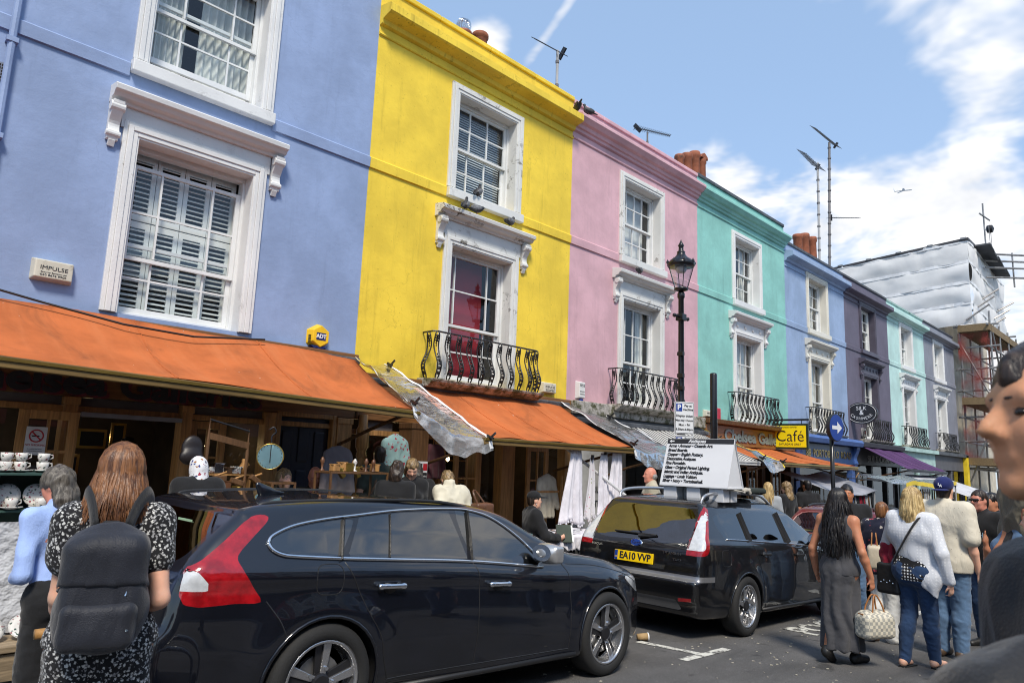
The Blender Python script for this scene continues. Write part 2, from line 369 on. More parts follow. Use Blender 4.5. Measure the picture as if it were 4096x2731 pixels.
def nets(F, org, h):
    """naive surface nets on a scalar grid (negative inside)"""
    nx, ny, nz = F.shape; ins = F < 0
    c = np.zeros((nx-1, ny-1, nz-1), np.int8)
    for a in (0, 1):
        for b in (0, 1):
            for d in (0, 1): c += ins[a:nx-1+a, b:ny-1+b, d:nz-1+d]
    act = (c > 0) & (c < 8); idx = np.argwhere(act); id3 = -np.ones(act.shape, np.int64); id3[act] = np.arange(len(idx))
    s = np.zeros((len(idx), 3)); w = np.zeros(len(idx))
    I, J, K = idx.T; off = [(0, 0, 0), (1, 0, 0), (0, 1, 0), (1, 1, 0), (0, 0, 1), (1, 0, 1), (0, 1, 1), (1, 1, 1)]
    for e0, e1 in ((0, 1), (2, 3), (4, 5), (6, 7), (0, 2), (1, 3), (4, 6), (5, 7), (0, 4), (1, 5), (2, 6), (3, 7)):
        o0, o1 = np.array(off[e0]), np.array(off[e1])
        f0 = F[I+o0[0], J+o0[1], K+o0[2]]; f1 = F[I+o1[0], J+o1[1], K+o1[2]]; m = (f0 < 0) != (f1 < 0)
        t = np.where(m, f0/np.where(m, f0-f1, 1), 0); s += np.where(m[:, None], o0+t[:, None]*(o1-o0), 0); w += m
    V = (idx+s/w[:, None])*h+org; Q = []
    for ax in range(3):
        sl0 = [slice(None)]*3; sl1 = [slice(None)]*3; sl0[ax] = slice(0, -1); sl1[ax] = slice(1, None)
        a = ins[tuple(sl0)]; b = ins[tuple(sl1)]; e = np.argwhere(a != b); u, v = (ax+1) % 3, (ax+2) % 3
        e = e[(e[:, u] > 0) & (e[:, v] > 0) & (e[:, u] < F.shape[u]-1) & (e[:, v] < F.shape[v]-1)]
        fl = a[tuple(e.T)]
        def cell(du, dv):
            q = e.copy(); q[:, u] -= du; q[:, v] -= dv; return id3[tuple(q.T)]
        q = np.stack([cell(1, 1), cell(0, 1), cell(0, 0), cell(1, 0)], 1); q[~fl] = q[~fl][:, ::-1]; Q.append(q)
    return V, np.concatenate(Q)
def field(prims, X, F=None):
    for p in prims:
        d = pdist(p, X); F = d if F is None else (smin(F, d, p['k']) if p['op'] == '+' else smax(F, -d, p['k']))
    return F
def sdf(prims, h, cut=None, disp=None, smooth=2, inflate=0.0, post=()):
    """mesh of a smooth union; cut: list of (axis vector, offset) half-spaces kept where v.x>offset; disp(V)->offset along normal"""
    B = [pbounds(p) for p in list(prims)+list(post) if p['op'] == '+']; m = 3*h+.03+inflate
    lo = np.min([b[0] for b in B], 0)-m; hi = np.max([b[1] for b in B], 0)+m
    n = np.ceil((hi-lo)/h).astype(int)+1
    F = np.full(n, .5, np.float64)
    def put(p):
        a, b = pbounds(p); e = p['k']+3*h+.02+inflate
        i0 = np.clip(np.floor((a-e-lo)/h).astype(int), 0, n-1); i1 = np.clip(np.ceil((b+e-lo)/h).astype(int)+1, 1, n)
        g = np.stack(np.meshgrid(*[lo[k]+h*np.arange(i0[k], i1[k]) for k in range(3)], indexing='ij'), -1)
        s = tuple(slice(i0[k], i1[k]) for k in range(3)); d = pdist(p, g)
        F[s] = smin(F[s], d, p['k']) if p['op'] == '+' else smax(F[s], -d, p['k'])
    for p in prims: put(p)
    F -= inflate
    if cut:
        g = np.stack(np.meshgrid(*[lo[k]+h*np.arange(n[k]) for k in range(3)], indexing='ij'), -1)
        for ax, o in cut: F = np.maximum(F, o-g@np.array(ax, float))
    for p in post: put(p)
    V, Q = nets(F, lo, h)
    if smooth and len(Q):
        E = np.concatenate([Q[:, [0, 1]], Q[:, [1, 2]], Q[:, [2, 3]], Q[:, [3, 0]]]); N = len(V)
        cnt = np.bincount(E[:, 0], minlength=N)+np.bincount(E[:, 1], minlength=N)
        for _ in range(smooth):
            A = np.stack([np.bincount(E[:, 0], V[E[:, 1], k], N)+np.bincount(E[:, 1], V[E[:, 0], k], N) for k in range(3)], 1)/np.maximum(cnt, 1)[:, None]
            V = V*.5+A*.5
    if disp is not None: V = V+vnormals(V, Q)*disp(V)[:, None]
    return V, Q
def vnormals(V, Q):
    fn = np.cross(V[Q[:, 2]]-V[Q[:, 0]], V[Q[:, 3]]-V[Q[:, 1]]); N = np.zeros_like(V)
    for k in range(4): np.add.at(N, Q[:, k], fn)
    return N/np.maximum(np.linalg.norm(N, axis=1), 1e-9)[:, None]
def npmesh(name, V, Q, smooth=True):
    me = bpy.data.meshes.new(name); me.vertices.add(len(V)); me.vertices.foreach_set('co', np.asarray(V, np.float32).ravel())
    k = Q.shape[1]; me.loops.add(len(Q)*k); me.loops.foreach_set('vertex_index', np.asarray(Q, np.int32).ravel())
    me.polygons.add(len(Q)); me.polygons.foreach_set('loop_start', np.arange(0, len(Q)*k, k, dtype=np.int32))
    me.polygons.foreach_set('use_smooth', np.full(len(Q), smooth)); me.update(); me.validate(); return me
def blob_obj(name, prims, h, mat, parent=None, **kw):
    V, Q = sdf(prims, h, **kw); return link(name, npmesh(name, V, Q), mat, parent)
def rotz(a): return Matrix.Rotation(a, 3, 'Z')
# ------------------------------------------------------------------ ground, road, pavements
def asphalt(name, col, sp=.5):
    m, t, o = newmat(name); v = coords(t)
    a = noise(t, v, 1.1, 5, .6); f = noise(t, v, 160, 3, .7); f2 = noise(t, v, 55, 2, .5)
    c = mixc(t, ramp(t, a, .3, .7), dk(col, .8), dk(col, 1.2))
    c = mixc(t, ramp(t, f, .52, .68), c, dk(col, 2.6)); c = mixc(t, ramp(t, f2, .66, .72), c, dk(col, .35))
    st = noise(t, coords(t, scale=(.25, 1.4, 1)), 1.5, 4, .65); c = mixc(t, mth(t, 'MULTIPLY', ramp(t, st, .45, .72), .6), c, dk(col, .5)); oil = noise(t, v, 2.3, 4, .6, .5); c = mixc(t, mth(t, 'MULTIPLY', ramp(t, oil, .60, .70), .7), c, dk(col, .35)); vo = t.nodes.new('ShaderNodeTexVoronoi'); vo.inputs['Scale'].default_value = 9; lk(t, v, vo.inputs['Vector']); c = mixc(t, mth(t, 'MULTIPLY', mth(t, 'SUBTRACT', 1.0, ramp(t, vo.outputs['Distance'], .05, .09)), mth(t, 'MULTIPLY', ramp(t, oil, .42, .5), .5)), c, dk(col, .4))
    princ(t, o, c, mth(t, 'SUBTRACT', .86, mth(t, 'MULTIPLY', f, .15)), 0, 0, .4, mth(t, 'ADD', f, mth(t, 'MULTIPLY', f2, .5)), .5, .006); return m
M_road = asphalt('asphalt', (.088, .085, .083)); M_pave = asphalt('paving_stone', (.26, .245, .22))
M_ground = pm('ground_soil', (.12, .115, .1), .9)
def slopesheet(name, x0, x1, y0, y1, dz, mat, nx=60, label=None):
    b = MB(); b.grid(lambda u, v: (x0+(x1-x0)*u, y0+(y1-y0)*v, zg(x0+(x1-x0)*u)+dz), nx, 2)
    # faces from grid wind downwards/upwards depending on order; flip to face up
    b.f = [q[::-1] for q in b.f] if (y1-y0)*(x1-x0) < 0 else b.f
    o = b.build(name, mat); tagp(o, kind='structure'); return o
slopesheet('ground', -300, 900, -500, 500, -.16, M_ground, 8)
slopesheet('road', -40, 140, -5.6, 5.8, 0, M_road)
KY = 5.8
def pavement(name, y0, y1, kerb_side):
    b = MB(); n = 45
    for i in range(n):
        xa = -40+180*i/n; xb = -40+180*(i+1)/n
        b.add([(xa, y0, zg(xa)-.12), (xb, y0, zg(xb)-.12), (xb, y1, zg(xb)-.12), (xa, y1, zg(xa)-.12), (xa, y0, zg(xa)+.12), (xb, y0, zg(xb)+.12), (xb, y1, zg(xb)+.12), (xa, y1, zg(xa)+.12)],
              [(4, 5, 6, 7), (0, 1, 5, 4), (2, 3, 7, 6)])
    return tagp(b.build(name, M_pave), kind='structure')
pv = pavement('pavement', KY+.16, 9.6, -1); pavement('far_pavement', -10.5, -5.6, 1)
M_kerb = pm('kerb_granite', (.26, .25, .235), .75, var=.25, vscale=6, bump=.4, bscale=80)
kme = None
for s, yy, par in ((1, KY+.08, pv),):
    for i in range(28):
        xa = -3+i*.92; b = MB()
        for x_ in (0,): b.box(0, .905, -.078, .078, -.14, .125)
        if kme is None: kme = b.mesh('kerbstone'); kme.materials.append(M_kerb)
        o = link('kerbstone', kme, None, par, (xa, yy, zg(xa)), (0, math.atan(SLOPE), 0))
M_line = pm('road_paint', (.62, .61, .55), .7, var=.2, vscale=20, dirt=(.10, .095, .09), dscale=11, dlo=.50, dhi=.62)
def rp(x, y): return (x, y, zg(x)+.005)
b = MB(); b.quad(rp(6.14, 3.62), rp(6.99, 3.62), rp(6.99, 3.72), rp(6.14, 3.72))
tagp(b.build('bay_line', M_line), kind='structure')
b = MB(); b.quad(rp(6.47, 3.725), rp(6.57, 3.725), rp(6.47, 4.35), rp(6.37, 4.35))
tagp(b.build('bay_stem_line', M_line), kind='structure')
MM = face_M((9.35, 3.60, zg(9.35)+.006), (1, 0, -SLOPE), (0, 1, 0))
o = lettering('POOL', .55, M_line, MM, width=1.45, bold=.012, name='road_lettering'); tagp(o, kind='structure')
b = MB(); b.quad(rp(11.4, 3.2), rp(14.2, 3.2), rp(14.2, 3.3), rp(11.4, 3.3)); tagp(b.build('centre_line', M_line), kind='structure')

# ------------------------------------------------------------------ terrace of painted houses
M_white = flakepaint('white_gloss_paint', (.76, .76, .75), .25); M_whiteold = flakepaint('peeling_white_paint', (.72, .72, .69), .95)
M_cream = flakepaint('cream_paint', (.74, .71, .62), .4); M_sash = pm('sash_white', (.72, .73, .72), .4, var=.08)
M_lead = pm('lead_flashing', (.085, .09, .10), .55, metal=.2, var=.4, vscale=5, dirt=(.25, .25, .25), dscale=9, dlo=.62, dhi=.75)
M_slate = pm('roof_slate', (.06, .065, .075), .7); M_room = pm('dim_room', (.07, .065, .06), .9); M_black = pm('black_iron', (.012, .012, .013), .38, var=.3, bump=.3)
M_glass = glassm('window_glass', (.94, .97, .97), 1.55, .012, .006, 1.3); M_darkwood = woodm('dark_stained_wood', (.15, .075, .032)); M_wood = woodm('oak_shopfront', (.52, .27, .095), .4)
M_mossy = pm('mossy_stone', (.42, .39, .35), .85, var=.3, vscale=9, dirt=(.07, .07, .03), dscale=6, dlo=.42, dhi=.62, bump=.8, bscale=30, bdist=.02)
M_louv = pm('shutter_white', (.78, .80, .78), .45, var=.05); M_blind = pm('venetian_slat', (.68, .74, .78), .5); M_curt = pm('net_curtain', (.75, .76, .72), .9); M_red = pm('red_blind', (.30, .015, .028), .75, var=.3, vscale=.8); M_pale = pm('pale_roller_blind', (.74, .75, .74), .85)

def wall_mesh(x0, x1, z0, z1, holes, y, t=.26):
    """front sheet with openings, their reveals, the two ends and the top"""
    xs = sorted({x0, x1, *[h[0] for h in holes], *[h[1] for h in holes]}); zs = sorted({z0, z1, *[h[2] for h in holes], *[h[3] for h in holes]})
    b = MB()
    for i in range(len(xs)-1):
        for j in range(len(zs)-1):
            cx_, cz_ = (xs[i]+xs[i+1])/2, (zs[j]+zs[j+1])/2
            if any(h[0] < cx_ < h[1] and h[2] < cz_ < h[3] for h in holes): continue
            b.quad((xs[i], y, zs[j]), (xs[i+1], y, zs[j]), (xs[i+1], y, zs[j+1]), (xs[i], y, zs[j+1]))
    for a, c, d, e in holes:
        b.quad((a, y, d), (a, y+t, d), (a, y+t, e), (a, y, e)); b.quad((c, y, d), (c, y, e), (c, y+t, e), (c, y+t, d))
        b.quad((a, y, e), (a, y+t, e), (c, y+t, e), (c, y, e)); b.quad((a, y, d), (c, y, d), (c, y+t, d), (a, y+t, d))
    D = 9.0
    b.quad((x0, y, z0), (x0, y, z1), (x0, y+D, z1), (x0, y+D, z0)); b.quad((x1, y, z0), (x1, y+D, z0), (x1, y+D, z1), (x1, y, z1))
    b.quad((x0, y+D, z0), (x0, y+D, z1), (x1, y+D, z1), (x1, y+D, z0))
    b.quad((x0, y, z0), (x0, y+D, z0), (x1, y+D, z0), (x1, y, z0))
    return b
def sash_window(T, wc, z0, z1, cols, rows, mid=.5, fill=None, mat=M_sash, y=DF+.2, hw=.63, openup=0, opendn=0):
    """box sash: the frame is the part, its bars and panes its pieces; a dim room behind"""
    b = MB(); f = .055
    b.box(wc-hw-.07, wc-hw, y-.03, y+.10, z0, z1); b.box(wc+hw, wc+hw+.07, y-.03, y+.10, z0, z1); b.box(wc-hw, wc+hw, y-.03, y+.10, z1-.07, z1); b.box(wc-hw, wc+hw, y-.05, y+.10, z0, z0+.05)
    W = b.build('window', mat, T, bevel=.006)
    zm = z0+.05+(z1-z0-.12)*mid
    for k, (za, zb, yy) in enumerate(((zm-.02-openup, z1-.07-openup, y+.0), (z0+.05+opendn, zm+.02+opendn, y+.045))):
        s = MB()
        s.box(wc-hw, wc-hw+f, yy, yy+.04, za, zb); s.box(wc+hw-f, wc+hw, yy, yy+.04, za, zb)
        s.box(wc-hw+f, wc+hw-f, yy, yy+.04, za, za+f*(1.3 if k else .8)); s.box(wc-hw+f, wc+hw-f, yy, yy+.04, zb-f*.8, zb)
        s.build('sash', mat, W, bevel=.004)
        xa, xb = wc-hw+f, wc+hw-f; tot = sum(cols); cxs = [xa]
        for c in cols: cxs.append(cxs[-1]+(xb-xa)*c/tot)
        za2, zb2 = za+f, zb-f*.8; rz = [za2+(zb2-za2)*i/rows for i in range(rows+1)]
        for q in cxs[1:-1]: MB().box(q-.011, q+.011, yy+.005, yy+.035, za2, zb2).build('glazing_bar', mat, W)
        for q in rz[1:-1]: MB().box(xa, xb, yy+.007, yy+.033, q-.011, q+.011).build('glazing_bar', mat, W)
        for i in range(len(cxs)-1):
            for j in range(rows):
                g = .012; tl = random.uniform(-.004, .004)
                MB().add([(cxs[i]+g, yy+.018, rz[j]+g), (cxs[i+1]-g, yy+.018+tl, rz[j]+g), (cxs[i+1]-g, yy+.018+tl*1.6, rz[j+1]-g), (cxs[i]+g, yy+.018+tl*.6, rz[j+1]-g)], [(0, 1, 2, 3)]).build('pane', M_glass, W)
    r = MB(); ya, yb = y+.11, y+2.2; x0, x1 = wc-hw-.5, wc+hw+.5; q0, q1 = z0-.01, z1+.25
    r.quad((x0, yb, q0), (x1, yb, q0), (x1, yb, q1), (x0, yb, q1)); r.quad((x0, ya, q0), (x0, yb, q0), (x0, yb, q1), (x0, ya, q1)); r.quad((x1, ya, q0), (x1, ya, q1), (x1, yb, q1), (x1, yb, q0))
    r.quad((x0, ya, q1), (x0, yb, q1), (x1, yb, q1), (x1, ya, q1)); r.quad((x0, ya, q0), (x1, ya, q0), (x1, yb, q0), (x0, yb, q0))
    r.build('room', M_room, W)
    yi = y+.15
    if fill == 'shutters':
        n = 4; pw = 2*hw/n
        for tz0, tz1 in ((z0+.06, z0+.06+(z1-z0)*.545), (z0+.075+(z1-z0)*.545, z1-.05)):
            for i in range(n):
                xa = wc-hw+i*pw+.004; xb = xa+pw-.008
                s = MB(); s.box(xa, xa+.05, yi, yi+.03, tz0, tz1); s.box(xb-.05, xb, yi, yi+.03, tz0, tz1); s.box(xa+.05, xb-.05, yi, yi+.03, tz0, tz0+.07); s.box(xa+.05, xb-.05, yi, yi+.03, tz1-.07, tz1)
                s.build('shutter_frame', M_louv, W)
                z = tz0+.09
                while z < tz1-.09:
                    MB().obox(((xa+xb)/2, yi+.015, z+.02), (pw/2-.056, .028, .004), Matrix.Rotation(R(32), 3, 'X')).build('louvre_slat', M_louv, W); z += .058
    elif fill == 'venetian':
        z = z0+.08
        while z < z1-.08:
            MB().obox((wc, yi+.02, z), (hw-.01, .022, .0025), Matrix.Rotation(R(52), 3, 'X')).build('blind_slat', M_blind, W); z += .043
    elif fill == 'curtains':
        for xa, xb, m in ((wc-hw, wc-hw*.32, M_curt), (wc-.02, wc+hw*.98, M_curt)):
            c = MB(); c.grid(lambda u, v: (xa+(xb-xa)*u, yi+.05+.035*math.sin(u*42+math.sin(v*5)*.6)+.01*math.sin(u*17), z0+(z1-z0)*v), 60, 6); c.build('curtain', m, W, smooth=True)
    elif fill == 'red':
        c = MB(); c.grid(lambda u, v: (wc-hw+.1+(2*hw-.3)*u, yi+.10+.006*math.sin(v*7), z0+.02+(z1-z0)*v), 4, 16); c.build('roller_blind', M_red, W, smooth=True)
    elif fill == 'pale':
        c = MB(); c.grid(lambda u, v: (wc-hw+.02+(2*hw-.04)*u, yi+.06+.004*math.sin(u*19), z0+(z1-z0)*(.02+.98*v)), 20, 3); c.build('roller_blind', M_pale, W, smooth=True)
    elif fill == 'half':
        c = MB(); c.grid(lambda u, v: (wc-hw+(hw*.75)*u, yi+.05+.03*math.sin(u*26), z0+(z1-z0)*v), 30, 3); c.build('curtain', M_curt, W, smooth=True)
        c = MB(); c.grid(lambda u, v: (wc+hw*.55+(hw*.45)*u, yi+.05+.03*math.sin(u*20), z0+(z1-z0)*v), 20, 3); c.build('curtain', M_curt, W, smooth=True)
    return W
def architrave(T, wc, z0, z1, mat, wide=.83, sill=True, y=DF):
    """moulded surround: three steps"""
    b = MB(); inn = .68
    for k, (o, p) in enumerate(((wide, .035), (wide-.045, .055), (wide-.10, .042))):
        i = (wide-.045, wide-.10, inn)[k]; top = z1+(o-inn); itop = z1+(i-inn); zb = z0-(.0 if not sill else .0)
        b.box(wc-o, wc-i, y-p, y+.02, zb, top); b.box(wc+i, wc+o, y-p, y+.02, zb, top); b.box(wc-i, wc+i, y-p, y+.02, itop, top)
    o = b.build('architrave', mat, T, bevel=.006)
    lin_ = MB()
    lin_.box(wc-inn-.004, wc-inn+.001, y-.03, y+.17, z0, z1); lin_.box(wc+inn-.001, wc+inn+.004, y-.03, y+.17, z0, z1); lin_.box(wc-inn, wc+inn, y-.03, y+.17, z1-.004, z1+.001)
    # linings give the reveals their white paint
    b2 = MB(); b2.box(wc-inn-.0, wc-inn+.018, y-.028, y+.172, z0, z1-.018); b2.box(wc+inn-.018, wc+inn, y-.028, y+.172, z0, z1-.018); b2.box(wc-inn, wc+inn, y-.028, y+.172, z1-.018, z1)
    b2.build('reveal_lining', mat, T)
    if sill:
        MB().prism([(y-.10, z0-.17), (y-.10, z0-.03), (y+.18, z0+.005), (y+.18, z0-.17)], 'x', wc-wide-.01, wc+wide+.01).build('sill', mat, T, bevel=.01)
    return o
def scroll_bracket(name, x, w, y, ztop, h, mat, parent):
    """console: S profile with a volute top and bottom"""
    P = []
    for i in range(15):
        t = i/14; z = ztop-h*t; p = .055+.10*max(0, math.cos(t*math.pi*.9))**1.2+.035*math.exp(-((t-.82)/.09)**2)
        P.append((y-p, z))
    b = MB(); b.prism([(y, ztop)]+P+[(y, ztop-h)], 'x', x-w/2, x+w/2)
    for zz, r, pp in ((ztop-.06, .055, .10), (ztop-h*.84, .034, .055)):
        b.lathe([(r, -w*.62), (r, w*.62)], (x, y-pp, zz), 12, Matrix.Rotation(R(90), 3, 'Y'))
    b.prism([(y-.02, ztop-h+.02), (y-.06, ztop-h), (y-.03, ztop-h-.07), (y, ztop-h-.05)], 'x', x-w*.3, x+w*.3)
    return b.build(name, mat, parent, bevel=.005)
def hood(T, wc, z, mat, hw=1.03, y=DF, br=True, dent=0):
    P = [(y, z-.17), (y-.07, z-.17), (y-.09, z-.135), (y-.15, z-.125), (y-.18, z-.085), (y-.22, z-.075), (y-.23, z-.02), (y-.20, z), (y, z+.03)]
    H = MB().prism(P, 'x', wc-hw, wc+hw).build('hood', mat, T, bevel=.004)
    MB().box(wc-.86, wc+.86, y-.03, y+.01, z-.40, z-.17).build('frieze', mat, H)
    if br:
        for s in (-1, 1): scroll_bracket('bracket', wc+s*.935, .115, y, z-.172, .42, mat, H)
    for i in range(dent):
        xx = wc-.62+1.24*i/(dent-1); MB().lathe([(.055, 0), (.055, .02), (.03, .03), (0, .03)], (xx, y-.03, z-.29), 10, Matrix.Rotation(R(90), 3, 'X')).build('rosette', mat, H)
    return H
BAL = None
def baluster_mesh():
    global BAL
    if BAL: return BAL
    b = MB()
    def off(t): return 0.01+.075*math.exp(-((t-.27)/.20)**2)-.03*math.exp(-((t-.72)/.16)**2)
    for s in (-1, 1):
        pts = []
        for i in range(15):
            t = i/14; sp = .034-.010*math.sin(t*math.pi*2)+.012*math.exp(-((t-.3)/.16)**2)
            if t > .93: sp *= .55
            if t < .05: sp *= .5
            pts.append((s*sp, -off(t), t*.70))
        b.tube(pts, .0105, 5)
    for t in (.10, .15, .20, .25, .30, .35, .40): b.box(-.042, .042, -off(t)-.006, -off(t)+.006, t*.70-.006, t*.70+.006)
    # leaf ornaments
    for t, w in ((.22, .034), (.30, .036), (.38, .034), (.45, .028), (.51, .018), (.80, .040), (.85, .056), (.90, .045), (.75, .020), (.70, .012), (.12, .026)):
        b.add([(-w, -off(t), t*.7), (0, -off(t)-.016, t*.7-.02), (w, -off(t), t*.7), (0, -off(t)-.012, t*.7+.028), (0, -off(t)+.012, t*.7)], [(0, 1, 3), (1, 2, 3), (0, 3, 4), (3, 2, 4), (0, 4, 1), (1, 4, 2)])
    b.tube([(0, -off(.78), .546), (0, -off(.9), .63)], .008, 5)
    BAL = b.mesh('baluster', True); BAL.materials.append(M_black); return BAL
def balcony(T, wc, z, mat=M_mossy, hw=1.12, proj=.34, y=DF, n=11):
    B = MB().prism([(y, z-.13), (y-proj*.75, z-.11), (y-proj-.02, z-.04), (y-proj-.04, z), (y, z+.02)], 'x', wc-hw-.07, wc+hw+.07).build('balcony', mat, T, bevel=.012)
    zr = z+.70; yf = y-proj+.06
    MB().tube([(wc-hw, y-.01, zr), (wc-hw, yf+.04, zr), (wc-hw+.04, yf, zr), (wc+hw-.04, yf, zr), (wc+hw, yf+.04, zr), (wc+hw, y-.01, zr)], .014, 6).build('rail', M_black, B)
    me = baluster_mesh()
    for i in range(n):
        xx = wc-hw+.05+(2*hw-.1)*i/(n-1); link('baluster', me, None, B, (xx, yf, z))
    for s in (-1, 1):
        link('baluster', me, None, B, (wc+s*hw, yf+.13, z), (0, 0, s*R(90)))
    return B
def cornice(T, x0, x1, zc, ztop, mat, capm, y=DF, proj=.27, style=0):
    if style == 0:
        P = [(y, zc-.02), (y-.06, zc), (y-.08, zc+.06), (y-proj*.62, zc+.085), (y-proj*.9, zc+.10), (y-proj, zc+.12), (y-proj, zc+.24), (y-proj+.04, zc+.26), (y, zc+.30)]
    else:
        P = [(y, zc-.02), (y-.05, zc), (y-.06, zc+.05), (y-.10, zc+.06), (y-.12, zc+.12), (y-.18, zc+.14), (y-.23, zc+.20), (y-.25, zc+.22), (y-.25, zc+.27), (y-.22, zc+.30), (y, zc+.34)]
    MB().prism(P, 'x', x0+.002, x1-.002).build('cornice', mat, T, bevel=.004)
    MB().prism([(y, zc-.17), (y-.022, zc-.165), (y-.03, zc-.15), (y-.022, zc-.13), (y, zc-.12)], 'x', x0+.002, x1-.002).build('bead_moulding', mat, T)
    n = max(3, int((x1-x0)/.9)); w = (x1-x0)/n
    for i in range(n):
        MB().box(x0+i*w+.004, x0+(i+1)*w-.004, y-.035, y+.30, ztop+.004, ztop+.085).build('coping_stone', capm, T, bevel=.012)
def house(x0, x1, wc, col, label, trim, up, dn, ztop=8.55, zc=7.95, zb=2.80, lowz=2.88, zs=5.73, hoodm=None, bal=True, copm=None, cst=0, stain=.5, balm=M_mossy, dent=0, wallm=None, sillz=5.90, toplow=5.0, topup=7.52, sashm=M_sash, hw=1.03):
    T = thing('terraced_house', label, 'house', ((x0+x1)/2, DF, zg(wc)), group='painted terraced houses')
    wm_ = wallm or stucco('stucco_'+str(len(INV)), col, stain)
    holes = [(wc-.68, wc+.68, sillz, topup), (wc-.68, wc+.68, lowz, toplow)]
    wall_mesh(x0, x1, zb, ztop, holes, DF).build('wall', wm_, T)
    MB().box(x0+.01, x1-.01, DF+.32, DF+8.9, ztop-.5, ztop-.42).build('roof', M_slate, T)
    if zs:
        P = [(DF, zs-.005), (DF-.028, zs+.0), (DF-.035, zs+.14), (DF-.005, zs+.165), (DF, zs+.165)]
        for a, c in ((x0+.002, wc-.845), (wc+.845, x1-.002)): MB().prism(P, 'x', a, c).build('string_course', wm_, T)
    if zc: cornice(T, x0, x1, zc, ztop, wm_ if stain < .7 else stucco('weathered_'+wm_.name, col, 1.5), copm or wm_, style=cst)
    architrave(T, wc, sillz, topup, trim); sash_window(T, wc, sillz, topup, mat=sashm, **up)
    architrave(T, wc, lowz, toplow, trim, sill=False); sash_window(T, wc, lowz, toplow, mat=sashm, **dn)
    hood(T, wc, 5.53, hoodm or trim, dent=dent, hw=hw)
    if bal: balcony(T, wc, 2.83, balm)
    return T, wm_
EQ3 = dict(cols=(1, 1, 1), rows=2); NW = dict(cols=(.5, 1.1, .5), rows=2); EQ4 = dict(cols=(1, 1, 1, 1), rows=2)
C_blue, C_yel, C_pink, C_teal, C_peri, C_purp, C_mint, C_grey = S(144, 163, 199), S(241, 208, 68), S(214, 172, 180), S(142, 200, 190), S(150, 171, 202), S(104, 98, 114), S(188, 220, 214), S(138, 141, 152)
H_blue, W_blue = house(-3.2, 5.32, 3.0, C_blue, 'big periwinkle blue house at the left with white framed shuttered window', M_white, dict(cols=(.55, 1.1, .5), rows=2, fill='curtains', openup=.0, opendn=.12), dict(cols=(.5, 1.05, .5), rows=2, mid=.42, fill='shutters', openup=.16, opendn=0), ztop=9.6, zc=9.05, zb=3.02, lowz=3.10, bal=False, stain=.15, sillz=5.95, topup=7.6, toplow=5.07, hw=1.0)
H_yel, W_yel = house(5.32, 9.78, 7.58, C_yel, 'bright yellow house with peeling window surrounds and an iron balcony', M_whiteold, dict(cols=(.9, 1, 1), rows=2, fill='venetian'), dict(cols=(.35, 1.3, .45), rows=2, mid=.42, fill='red'), stain=.71)
H_pink, W_pink = house(9.78, 14.4, 12.13, C_pink, 'rose pink house behind the street lamp', M_whiteold, dict(fill='pale', **EQ4), dict(fill='half', mid=.42, **EQ4), cst=1, ztop=8.52, zc=7.98, stain=.35)
H_teal, W_teal = house(14.4, 19.2, 16.9, C_teal, 'turquoise house with rosettes under the window hood', M_white, dict(fill='half', **EQ4), dict(fill='curtains', mid=.42, **EQ4), cst=1, ztop=8.55, zc=7.96, copm=M_lead, dent=4, stain=.4)
H_peri, W_peri = house(19.2, 23.75, 21.5, C_peri, 'narrow pale blue house between the turquoise and the dark purple house', M_cream, dict(fill='half', **EQ3), dict(fill='half', mid=.42, **EQ3), ztop=8.12, zc=7.6, copm=M_lead, topup=7.45, dent=4)
H_purp, W_purp = house(23.75, 28.1, 25.95, C_purp, 'dark purple grey house with dark window frames', pm('purple_trim', dk(C_purp, .62), .5), dict(fill='half', **EQ3), dict(fill='half', mid=.42, **EQ3), ztop=8.12, zc=7.55, copm=M_slate, topup=7.4, dent=5)
H_mint, W_mint = house(28.1, 32.75, 30.3, C_mint, 'pale mint green house beside the dark purple one', M_white, dict(fill='half', **EQ3), dict(fill='half', mid=.42, **EQ3), ztop=8.1, zc=7.55, topup=7.4, dent=5, copm=pm('mint_coping', dk(C_mint, .6), .8, dirt=(.06, .07, .06), dscale=5))
H_grey, W_grey = house(32.75, 37.6, 34.9, C_grey, 'slate grey house at the end beside the scaffolding', M_white, dict(fill='half', **EQ3), dict(fill='half', mid=.42, **EQ3), ztop=8.1, zc=7.55, topup=7.4, dent=5, copm=M_slate)
# ------------------------------------------------------------------ shopfronts (parts of their houses)
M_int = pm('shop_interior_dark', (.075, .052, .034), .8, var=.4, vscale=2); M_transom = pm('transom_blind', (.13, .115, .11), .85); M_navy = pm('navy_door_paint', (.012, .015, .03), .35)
M_gold = pm('gilt', (.5, .33, .08), .3, metal=.9); M_dark = pm('dark_cloth', (.012, .012, .014), .85)
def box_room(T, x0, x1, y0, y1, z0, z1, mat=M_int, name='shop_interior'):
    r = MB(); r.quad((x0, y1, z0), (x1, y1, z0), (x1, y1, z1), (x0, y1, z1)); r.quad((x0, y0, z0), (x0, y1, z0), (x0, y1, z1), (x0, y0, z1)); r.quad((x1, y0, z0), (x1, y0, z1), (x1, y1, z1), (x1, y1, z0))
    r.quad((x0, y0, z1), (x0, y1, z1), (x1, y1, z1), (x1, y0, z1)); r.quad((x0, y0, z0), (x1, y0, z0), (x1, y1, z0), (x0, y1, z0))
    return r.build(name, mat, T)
def post(T, x0, x1, z1, mat, y0=8.04, y1=8.22, z0=None, name='post'):
    z0 = zg((x0+x1)/2)+.1 if z0 is None else z0
    b = MB(); b.box(x0, x1, y0, y1, z0, z1); b.box(x0-.015, x1+.015, y0-.015, y1, z0, z0+.28); b.box(x0-.012, x1+.012, y0-.012, y1, z1-.08, z1)
    return b.build(name, mat, T, bevel=.008)
